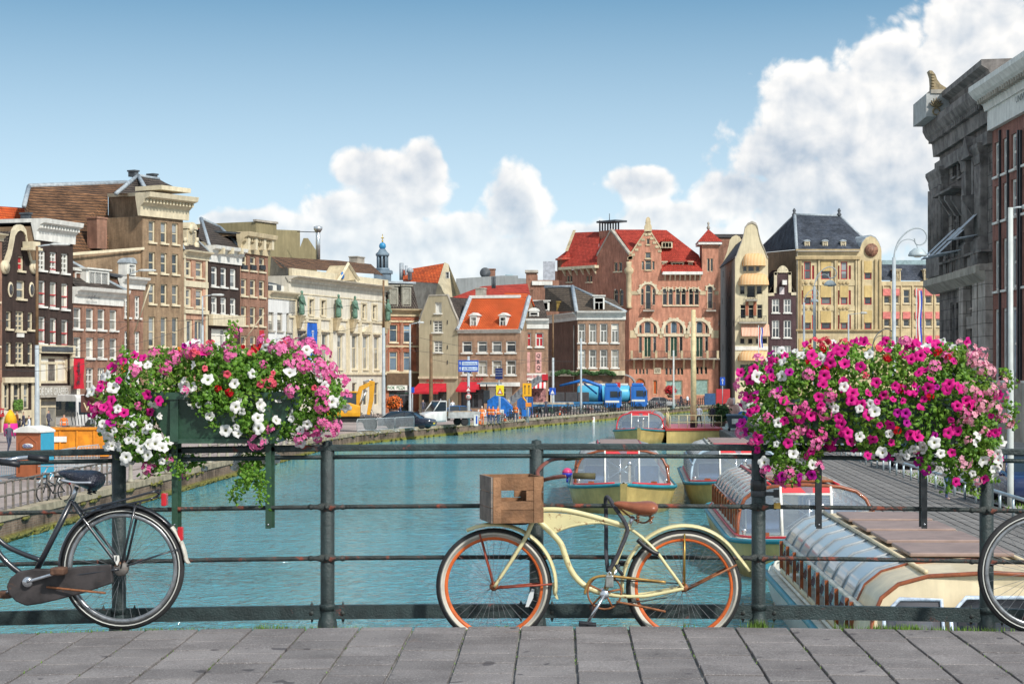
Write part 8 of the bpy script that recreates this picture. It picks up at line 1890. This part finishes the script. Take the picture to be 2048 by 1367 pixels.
# fence along the curved far quay
t = thing('quay_fence','dark post and rail fence along the curved far quay','fence',(0,0,Z_ST)); ps = MB().lathe([(.09,0),(.06,.2),(.05,.95),(.08,1.0),(.03,1.1)],n=6).mesh('post',IRON); pts = [Vector((x,y,0)) for x,y in QUAY if y > 195]; pts = [Vector((-4.5,190.5,0))] + pts
for p,q in zip(pts[:-1],pts[1:]):
    n = int((q - p).length / 1.25)
    for i in range(n): c = p.lerp(q,i / n); link('post',ps,t,(c.x - .25,c.y + .08,.06))
for z in (.5,.95): MB().tube([p + Vector((-.25,.08,z)) for p in pts],.025,5).obj('rail',IRON,t)
# ================================================================== parked bicycles along the quay
bk = thing('parked_bicycle','bicycle parked against the quay fence','bicycle'); TW = mat('thin_tyre',(.02,.02,.02),.8)
for x in (-.52,.52): o = MB(); ringprof(o,rprof(.33,.025,6),20); o.obj('wheel',TW,bk,(x,0,.35)); 
b = MB(); 
for p,q in (((-.52,.35),(-.35,.85)),((-.35,.85),(-.38,1.0)),((-.38,.75),(-.05,.3)),((-.05,.3),(.18,.85)),((-.36,.8),(.1,.55)),((-.05,.3),(.52,.35)),((.12,.75),(.52,.35))): b.tube([(p[0],0,p[1]),(q[0],0,q[1])],.022,5)
b.obj('frame',IRON,bk); MB().box(.08,.32,-.08,.08,.85,.93).obj('saddle',RUB,bk); MB().tube([(-.3,-.26,1.02),(-.4,-.2,1.05),(-.4,.2,1.05),(-.3,.26,1.02)],.018,5).obj('handlebar',CHROME,bk); MB().box(.3,.75,-.07,.07,.74,.78).obj('rack',IRON,bk)
rng = random.Random(15); cols = [mat('bike_%d' % i,c,.4) for i,c in enumerate(((.02,.02,.02),(.25,.03,.03),(.03,.08,.2),(.4,.4,.38),(.03,.12,.05)))]
spots = []
for i in range(34):
    y = 198 + i * 2.35
    for p,q in zip(QUAY[:-1],QUAY[1:]):
        if p[1] <= y < q[1]: f_ = (y - p[1]) / (q[1] - p[1]); spots.append((p[0] + (q[0] - p[0]) * f_ - 1.0 + rng.uniform(-.2,.2),y + .3)); break
seen_bikes = {}
for i,(x,y) in enumerate(spots):
    o = bk if i == 0 else copy_tree(bk); o.location = (x,y,Z_ST); o.rotation_euler = (rng.uniform(-.1,.1),0,R(75) + rng.uniform(-1.2,.5)); o['group'] = 'bicycles parked along the curved quay'
    u = UC + x * FP / y; sg = next((nm for lim,nm in ((1012,'below the roadworks sign'),(1062,'below the amber lane sign'),(1112,'in front of the souvenir kiosk'),(1150,'in front of the black crate stacks'),(1200,'in front of the crane truck cab'),(1262,'in front of the cyan tanker'),(1300,'in front of the orange gate'),(1340,'in front of the silver car')) if u < lim),'at the far end of the quay row')
    ci = i % 5; key = (('black','red','dark blue','grey','green')[ci],sg); seen_bikes[key] = seen_bikes.get(key,0) + 1
    o['label'] = ('second ' if seen_bikes[key] == 2 else 'third ' if seen_bikes[key] == 3 else '') + '%s bicycle parked on the curved quay %s' % key
    if i:
        for ch in o.children:
            if ch.name.startswith('frame'): ch.material_slots[0].link = 'OBJECT'; ch.material_slots[0].material = cols[ci]
c = copy_tree(bk); c.location = at(97,1003); c.location.x += .2; c.rotation_euler = (0,0,R(60)); c['label'] = 'lone bicycle standing behind the near left quay fence'; c['group'] = 'bicycles on the near quay'
MB().box(.7,.76,-.06,.06,.6,.75).obj('tail_lamp',LAMPR,c)
# ================================================================== poles, lamps, signs
GALP = mat('pole_grey',(.36,.40,.42),.5,.15); RSP = mat('pole_rust',(.17,.10,.05),.7,.3,2); PALE = mat('pole_pale',(.46,.49,.47),.5,.1)
def px_d(px,d): return px * d / FP
def pole(label,u,vb,vt,wpx,d,lower=None,split=None,arm=None,cat='lamp post',m=GALP,z=Z_ST,head=True):
    x = (u - UC) * d / FP; t = thing('street_lamp' if arm else 'pole',label,cat,(x,d,z)); h = ZC - (vt - VC) * d / FP - z; r = px_d(wpx,d) / 2; zs = (ZC - (split - VC) * d / FP - z) if split else h
    MB().lathe([(r * 1.25,0),(r * 1.2,.6),(r * 1.15,zs * .45),(r,zs * .46),(r * .95,zs)],n=10).obj('pole',m,t)
    if split: MB().lathe([(r * .75,zs),(r * .62,h)],n=10).obj('upper_pole',lower or RSP,t)
    if arm:
        (u2,v2,wd) = arm; x2 = (u2 - UC) * d / FP - x; z2 = ZC - (v2 - VC) * d / FP - z
        MB().tube([(0,0,h - .05),(x2 * .5,0,(h + z2) / 2),(x2,0,z2)],r * .35,6).obj('arm',GALP,t); w = px_d(wd,d); sg = 1 if x2 > 0 else -1
        b = MB(); b.loft([[(x2 + sg * w * f_,.16 * k_ * c_[0],z2 + .12 * k_ * c_[1]) for c_ in ((-1,-.6),(1,-.6),(1,.4),(.5,1),(-.5,1),(-1,.4))] for f_,k_ in ((-.1,.5),(.1,1),(.8,1),(1,.6))]); b.obj('lamp_head',mat('lamp_grey',(.45,.46,.44),.4),t)
    return t
pole('thick tram mast with lamp arm in front of the dark houses',74,868,492,9,140,RSP,690,(104,489,36)); pole('tram mast with lamp arm before the narrow red brick house',256,855,548,7,150,RSP,705,(280,541,32)); pole('slim lamp post before the black brown house',405,850,592,5,160,GALP,650,(424,590,24))
pole('grey tram mast at the corner of the cream theatre',767,838,560,6.5,192,RSP,655); pole('lamp post with globe lamp by the pizza shop',820,842,648,5,184,GALP,740,(836,645,12)); pole('brown timber pole with insulators before the beige house',862,832,668,6.5,205,RSP,None,None,'pole',RSP)
pole('tram mast before the shaded side wall',1106,822,628,5,225,RSP,715); pole('tall pale lamp post beside the dock at the frame edge',2021,1010,415,11,62,PALE,None,(2048,414,40),m=PALE,z=ZR_); pole('thin white signal pole before the salmon building',1347,815,700,3.5,255,PALE,None,None,'pole',PALE); pole('thin lamp post left of the hipped corner house door',1162,826,676,4,222,GALP)
pole('slim lamp post with flat head before the ochre building',1697,860,628,3,170,GALP,None,(1722,626,12),z=ZR_)
def crook(label,d,u,vt,s):
    x = (u - UC) * d / FP; t = thing('street_lamp',label,'lamp post',(x,d,ZR_)); h = ZC - (vt - VC) * d / FP - ZR_; k = s
    MB().lathe([(.16,0),(.15,1.2),(.11,1.3),(.095,h - 3.6 * k)],n=10).obj('pole',GALP,t); z0 = h - 3.7 * k
    MB().tube(catmull([(0,0,z0),(.12 * k,0,z0 + .9 * k),(.55 * k,0,z0 + 2.0 * k),(1.4 * k,0,z0 + 2.95 * k),(2.4 * k,0,z0 + 3.45 * k),(3.3 * k,0,z0 + 3.3 * k),(3.75 * k,0,z0 + 2.6 * k),(3.6 * k,0,z0 + 1.9 * k),(3.0 * k,0,z0 + 1.55 * k),(2.5 * k,0,z0 + 1.7 * k),(2.35 * k,0,z0 + 2.3 * k)],6),.085 * k,8).obj('crook',GALP,t)
    MB().tube(catmull([(.2 * k,0,z0 + .9 * k),(.8 * k,0,z0 + 1.9 * k),(1.7 * k,0,z0 + 2.2 * k),(2.4 * k,0,z0 + 1.9 * k),(2.7 * k,0,z0 + 1.2 * k)],6),.055 * k,6).obj('brace',GALP,t)
    MB().lathe([(.0,.95 * k),(.4 * k,.9 * k),(.9 * k,.5 * k),(1.1 * k,.12 * k),(1.05 * k,0),(.0,-.05)],(2.7 * k,0,z0 + .25 * k),16).obj('lamp_shade',mat('shade_grey',(.38,.44,.46),.4),t)
    MB().ball((2.7 * k,0,z0 + .35 * k),.6 * k,.6 * k,.3 * k,10,6).obj('bulb',mat('lamp_glass',(.6,.6,.55),.2),t)
crook('tall crooked lamp post before the pink blind building',96,1788,452,.44); crook('crooked lamp post before the ochre stone block',131,1629,531,.40); crook('smaller crooked lamp post beside the ochre stone block',168,1608,577,.34)
crook('low crooked lamp just above the magenta flowers',150,1745,655,.42)
# blue direction sign
d = 171.0; t = thing('direction_sign','blue road sign board on a grey pole with speed limit disc','sign',((937 - UC) * d / FP,d,Z_ST)); MB().lathe([(.16,0),(.15,2),(.12,2.1),(.11,6.2)],n=10).obj('pole',GALP,t); SBL = mat('sign_blue',(.01,.07,.40),.5,.05)
zz = lambda v: ZC - (v - VC) * d / FP - Z_ST; k = d / FP
MB().box(-20 * k,20 * k,-.2,-.14,zz(743),zz(720)).obj('board',SBL,t)
for v,tx in ((726.5,'centrum Cityring'),(737,'de Bijenkorf')):
    MB().box(-13 * k,18 * k,-.212,-.203,zz(v + 3.6),zz(v - 3.6)).obj('name_strip',mat('strip_pale',(.5,.58,.66),.5),t); text_mesh(tx,6 * k,SBL,'lettering',t,(3 * k,-.222,zz(v)),width=26 * k)
    MB().box(-17 * k,-16 * k,-.21,-.203,zz(v + 3),zz(v - 2)).xz([(-18.5 * k,zz(v - 1)),(-14.5 * k,zz(v - 1)),(-16.5 * k,zz(v - 4))],-.21,-.203).obj('arrow',WHITE,t)
b = MB().lathe([(6.2 * k,0),(6.2 * k,.04)],(0,-.2,zz(793)),24,axis='y'); b.obj('limit_rim',REDP,t); MB().lathe([(4.6 * k,0),(4.6 * k,.01)],(0,-.215,zz(793)),24,axis='y').obj('limit_face',WHITE,t); text_mesh('30',6.4 * k,IRON,'lettering',t,(0,-.225,zz(793)))
MB().xz([(-6.5 * k,zz(783)),(6.5 * k,zz(783)),(0,zz(771))],-.2,-.17).obj('warning_rim',REDP,t); MB().xz([(-4 * k,zz(781.5)),(4 * k,zz(781.5)),(0,zz(774.5))],-.21,-.205).obj('warning_face',WHITE,t)
def board(label,u,v0,v1,w,d,m,vb=840,deco=None):
    t = thing('road_sign',label,'sign',((u - UC) * d / FP,d,Z_ST)); k = d / FP; zz = lambda v: ZC - (v - VC) * d / FP - Z_ST
    MB().cyl((0,0,0),(0,0,zz(v0)),.05,n=6).obj('pole',GALP,t); bevel(MB().box(-w * k / 2,w * k / 2,-.12,-.07,zz(v1),zz(v0)).obj('panel',m,t),.03)
    if deco: deco(t,k,zz)
SYE = mat('sign_yellow',(.72,.58,.02),.5,.04); SAM = mat('sign_amber',(.75,.36,.01),.5,.04)
board('yellow square roadworks warning sign',1000,770,791,16,178,SYE,deco=lambda t,k,zz: (MB().xz([(-6 * k,zz(788)),(6 * k,zz(788)),(0,zz(775))],-.14,-.125).obj('triangle',REDP,t),MB().xz([(-3.5 * k,zz(786.5)),(3.5 * k,zz(786.5)),(0,zz(779))],-.15,-.142).obj('triangle_face',WHITE,t)))
board('amber lane sign with two black arrows',1054,766,792,18,180,SAM,deco=lambda t,k,zz: [MB().box((s - .6) * k,(s + .6) * k,-.14,-.125,zz(788),zz(772)).xz([((s - 2) * k,zz(773)),((s + 2) * k,zz(773)),(s * k,zz(769))],-.14,-.125).obj('arrow',IRON,t) for s in (-4,4)])
board('small orange sign under the amber lane sign',1057,805,813,12,179.5,mat('sign_orange',(.7,.22,.02),.5)); board('tilted solar panel on a pole above the street',998,736,758,15,185,mat('solar_cell',(.01,.02,.10),.2),deco=lambda t,k,zz: [MB().box(-7 * k,7 * k,-.126,-.121,zz(v),zz(v - .5)).obj('cell_line',PALE,t) for v in (741,746,751)])
board('blue and white arrow board by the workers',952,829,851,9,168,WHITE,deco=lambda t,k,zz: MB().box(0 * k,3 * k,-.14,-.125,zz(847),zz(831)).obj('arrow',SBL,t))
def tri(t,k,zz): MB().xz([(-4 * k,zz(787)),(4 * k,zz(787)),(0,zz(779))],-.14,-.125).obj('pictogram',WHITE,t)
board('square blue crossing sign by the kiosk',1105,775,789,13,222,SBL,deco=tri); board('blue one way arrow sign before the bell gable house',1445,754,770,10,240,SBL,deco=lambda t,k,zz: MB().box(-.7 * k,.7 * k,-.14,-.125,zz(768),zz(759)).xz([(-2.5 * k,zz(761)),(2.5 * k,zz(761)),(0,zz(756))],-.14,-.125).obj('arrow',WHITE,t)); board('small square blue sign beside the pizza shop',825,774,785,8,190,SBL); board('red triangle warning sign on the tanker corner',1236,764,775,10,238,REDP)
# flags, bush, bin, statue, planters
def flag(label,u,vt,vb,d,h):
    t = thing('flag',label,'flag',((u - UC) * d / FP,d,Z_ST)); z1 = ZC - (vt - VC) * d / FP - Z_ST; z2 = ZC - (vb - VC) * d / FP - Z_ST; MB().cyl((0,0,0),(0,0,z1),.06,n=6).obj('pole',PALE,t)
    for i,m in enumerate((REDP,WHITE,mat('flag_blue',(.02,.06,.40),.7))):
        b = MB(); b.loft([[(.06 + .16 * i + .05 * math.sin(j),.06 * math.sin(j * 1.3 + i),z1 - .3 - (z1 - .3 - z2) * j / 8),(.06 + .16 * (i + 1) + .05 * math.sin(j),.06 * math.sin(j * 1.3 + i + 1),z1 - .3 - (z1 - .3 - z2) * j / 8)] for j in range(9)],closed=False,caps=False); b.obj('stripe',m,t)
flag('furled dutch flag on a pole before the pink blind building',1833,575,690,190,1); flag('furled dutch flag hanging before the bell gable house',1517,650,695,250,1)
def bush(name,label,c,r,m,n=500,pot=None):
    t = thing(name,label,'plant',c); rng = random.Random(len(label)); a = MB()
    for i in range(n):
        v = Vector((rng.gauss(0,1),rng.gauss(0,1),rng.gauss(0,1))).normalized() * rng.uniform(.6,1.05); p = Vector((v.x * r,v.y * r,r * .9 + v.z * r * .8)); e = Vector((rng.gauss(0,1),rng.gauss(0,1),rng.gauss(0,1))).normalized(); f_ = e.cross(v).normalized(); s_ = r * .14
        a.add([p - f_ * s_,p + e * s_ * .6,p + f_ * s_,p - e * s_ * .6],[(0,1,2,3)],m)
    a.obj('foliage',None,t)['kind'] = 'stuff'; MB().ball((0,0,r * .85),r * .72,r * .72,r * .6,10,7).obj('core',mat('bush_core',(.012,.03,.008),.9),t)
    MB().lathe([(r * .4,0),(r * .55,r * .4),(r * .5,r * .4)],(0,0,-r * .2),10).obj('pot',pot or mat('pot_brown',(.12,.07,.05),.8),t)
GB = mat('box_green',(.035,.085,.02),.8,.5,4)
bush('bush','round green bush in a pot at the end of the pontoon',Vector((W(1440,0,158).x,158,Z_WATER + 1.35)),1.0,GB); bush('bush','red flowering shrub before the salmon building',Vector((W(1341,0,262).x,262,Z_ST + 1.6)),.9,mat('red_bloom',(.5,.02,.03),.8,.3,3)); bush('bush','orange flowering shrub beside the pizza shop',Vector((W(787,0,196).x,196,Z_ST + .8)),.95,mat('orange_bloom',(.55,.12,.02),.8,.4,3)); bush('bush','spreading green treetop before the bell gable house',Vector((W(1507,0,236).x,236,Z_ST + 3.6)),1.4,GB)
t = thing('wheelie_bin','dark grey wheeled rubbish container on the dock','bin',Vector((W(1470,0,148).x,148,ZC - 4.32)),R(-5)); BG = mat('bin_grey',(.05,.06,.075),.5,.1); b = MB(); b.loft([[(-.5,-.5,.2),(.5,-.5,.2),(.5,.5,.2),(-.5,.5,.2)],[(-.65,-.6,1.15),(.65,-.6,1.15),(.65,.6,1.15),(-.65,.6,1.15)]],smooth=False); b.obj('tub',BG,t); bevel(MB().box(-.7,.7,-.65,.65,1.15,1.3).obj('lid',mat('lid_blue',(.12,.18,.24),.5),t),.04); MB().box(-.25,.25,-.66,-.6,.55,.95).obj('label_sheet',WHITE,t)
for x in (-.45,.45): MB().lathe([(.12,-.05),(.12,.05)],(x,-.45,.12),10,axis='y').obj('wheel',RUB,t)
t = thing('animal_statue','pale pink standing animal statue behind the wheeled container','statue',Vector((W(1468,0,165).x,165,Z_ST)),R(20)); PKS = mat('statue_pink',(.62,.36,.30),.5,.3,2); b = MB()
b.loft([[(r * math.cos(a * math.pi / 6),.9 * r * math.sin(a * math.pi / 6) * .8,z) for a in range(12)] for r,z in ((.3,.0),(.32,.6),(.55,.9),(.62,1.4),(.5,1.8),(.35,2.0))]); b.ball((-.35,-.1,2.2),.38,.34,.36); b.tube([(-.6,-.1,2.2),(-.85,-.1,1.9),(-.9,-.1,1.5)],[.16,.12,.08],8); subsurf(b.obj('body',PKS,t),1); 
for s in (-1,1): MB().ball((-.25,s * .4 - .1,2.25),.08,.28,.34,8,6).obj('ear',mat('statue_white',(.65,.62,.6),.5),t)
MB().lathe([(.5,-.1),(.5,.1),(.4,.12)],(.6,-.5,.9),14,axis='y').obj('ball',mat('statue_blue',(.02,.14,.5),.4),t)
# terrace boxes on the quay
t = thing('cafe_screen','blue folding cafe screen before the bell gable house','screen',Vector((W(1428,0,262).x,262,Z_ST)),0); boxes(t,'panel',mat('screen_blue',(.03,.08,.18),.6),(-1.3,.2,0,.1,.4,2.0)); boxes(t,'panel',REDP,(.3,2.2,0,.1,.5,2.6))
# overhead wires
WI = mat('wire',(.04,.04,.04),.6)
for i,(a_,c_) in enumerate((((-20,640,140),(767,600,192)),((0,690,135),(256,650,150)),((74,700,140),(405,640,160)),((767,655,192),(1106,700,225)),((820,700,184),(1347,712,255)),((862,718,205),(1106,712,225)),((-20,735,120),(256,690,150)),((256,700,150),(767,640,192)))):
    p,q = W(*a_),W(*c_); n = 10; pts = [p.lerp(q,j / n) - Vector((0,0,.9 * (1 - (2 * j / n - 1) ** 2))) for j in range(n + 1)]
    tag(MB().tube(pts,.016,4).obj('overhead_wire',WI),'thin black overhead wire ' + ('running from the frame edge to the theatre mast','between frame edge and the red brick house mast','from the thick tram mast to the slim lamp post','from theatre mast to the shaded side wall','from the globe lamp to the signal pole','from the timber pole to the next tram mast','lowest at the left frame edge','from red brick house mast to theatre mast')[i],'wire','tram wires over the street')
# flag pole poles on facades
for (u0,v0,u1,v1,d,lb) in ((268,668,300,570,165,'slanting white flagpole on the narrow red brick house'),(470,706,528,626,186,'slanting pale flagpole before the red brown house'),(735,535,600,525,205,'bare')):
    if lb == 'bare': continue
    t = thing('flagpole',lb,'flagpole'); MB().cyl(W(u0,v0,d),W(u1,v1,d - 2.5),.06,n=6).obj('pole',CREAM,t)
t = thing('shop_flag','red white and blue shop flag hanging beside the white house','flag',W(524,660,184)); 
for i,m in enumerate((REDP,WHITE,MATS['flag_blue'],REDP)): MB().box(-.25 + .05 * (i % 2),.2,-.04,.04,-i * .75 - .7,-i * .75).obj('stripe',m,t)
# depth marker on the quay wall
t = thing('quay_marker','small white depth marker plate on the far quay wall','sign',Vector((4.1,221.2,Z_ST - .65)),R(18)); MB().box(-.2,.2,-.2,-.14,-.25,.3).obj('plate',WHITE,t); text_mesh('P',.4,REDP,'lettering',t,(0,-.21,.05))

for i,(u,v,m,lb,rz,ps_) in enumerate(((18,905,CAS,'pedestrian in dark clothes nearest the toilet cabin',.8,'walk'),(58,880,WS,'pedestrian in white shirt before the draper shop',-1.2,'walk'),(128,876,HV,'worker in orange standing behind the orange skip',.4,'stand'),(740,838,CAS,'pedestrian walking below the theatre front',1.5,'walk'),(800,832,JE,'pedestrian in pale top by the pizza shop door',-1.4,'walk'),(846,829,CAS,'dark figure under the longer red awning',0,'stand'),(905,830,WS,'figure in white under the shorter red awning',.3,'stand'),(1092,827,CAS,'customer at the souvenir kiosk',2.9,'stand'),(1290,812,JE,'pedestrian by the orange gate door',1.2,'walk'),(1362,812,CAS,'dark pedestrian right of the silver car',-1.0,'walk'),(1375,813,WS,'pedestrian in white near the thin signal pole',1.0,'walk'),(1410,811,CAS,'cyclist in dark coat pausing by the cafe screen',.4,'stand'))):
    p = at(u,v); person(lb,u,p.y,m,rz=rz,pose=ps_)
for i,(u,v,rz) in enumerate(((720,845,1.2),(752,846,.9),(795,843,1.4),(845,842,.4),(1000,845,1.0),(1012,843,.5),(1022,842,1.3),(990,846,.8),(1370,815,.4),(1392,813,.9),(1355,816,.2),(1420,812,1.1))):
    c = copy_tree(bk); c.location = at(u,v); c.rotation_euler = (.05,0,rz); c['label'] = 'loose bicycle standing on the street ' + ('behind the excavator','below the theatre corner','by the orange shrub','by the brown timber pole','right beside the roadworks sign','between roadworks sign and blue machine','under the conveyor foot','beside the four road workers','right of the thin signal pole','beside the yellow mast','left of the yellow mast base','before the blue cafe screen')[i]; c['group'] = 'bicycles standing about the street'
t = thing('works_fence','blue and white works fence behind the road workers','fence',at(985,838),R(3))
for i in range(6): MB().box(i * .9 - 1.5,i * .9 - .65,-.03,.03,.3,1.0).obj('panel',(WHITE,TB)[i % 2],t); MB().box(i * .9 - 1.1,i * .9 - 1.05,-.2,.2,0,.3).obj('foot',RUB,t)
for i,(u,v) in enumerate(((960,848),(1010,842),(1040,838),(1075,834),(1120,830))):
    t = thing('traffic_cone','orange traffic cone ' + ('beside the blue arrow board','in front of the milling machine','left of the amber lane sign','in front of the souvenir kiosk','in front of the crane truck')[i],'cone',at(u,v),group='cones by the road works'); MB().lathe([(.16,0),(.14,.06),(.10,.3)],n=10,m=mat('cone_orange',(.7,.12,.01),.5)).lathe([(.10,.3),(.07,.5)],n=10,m=WHITE).lathe([(.07,.5),(.03,.75)],n=10,m=MATS['cone_orange']).obj('cone',None,t); MB().box(-.2,.2,-.2,.2,0,.04).obj('base',RUB,t)

t = thing('van','white van with roof ladder parked beyond the dark blue car','van',Vector((18.6,66,ZR_)),R(88)); b = MB(); b.loft([sect(x,w,a,c) for x,w,a,c in ((-2.5,.85,.5,.95),(-2.4,.98,.4,1.15),(-1.7,1.0,.35,1.35),(-1.0,1.0,.35,2.3),(-.6,1.0,.35,2.42),(2.4,1.0,.35,2.42),(2.5,.95,.45,2.3))]); b.obj('body',WP,t)
for s in (-1,1):
    MB().box(-1.1,-.3,s * 1.005 - .01,s * 1.005 + .01,1.35,2.0).obj('side_window',CARG,t); MB().tube([(-.6,s * .4,2.6),(2.3,s * .4,2.6)],.035,6).obj('ladder_rail',ALU,t)
    for x in (-1.6,1.5): car_wheel(t,x,s * .88,.34)
    bevel(MB().box(2.46,2.54,s * .85 - .08,s * .85 + .08,.9,1.5).obj('tail_light',LAMPR,t),.02)
for i in range(8): MB().cyl((-.5 + i * .38,-.4,2.6),(-.5 + i * .38,.4,2.6),.02,n=5).obj('rung',ALU,t)
MB().box(2.5,2.52,-.7,.7,1.5,2.1).obj('rear_window',CARG,t)
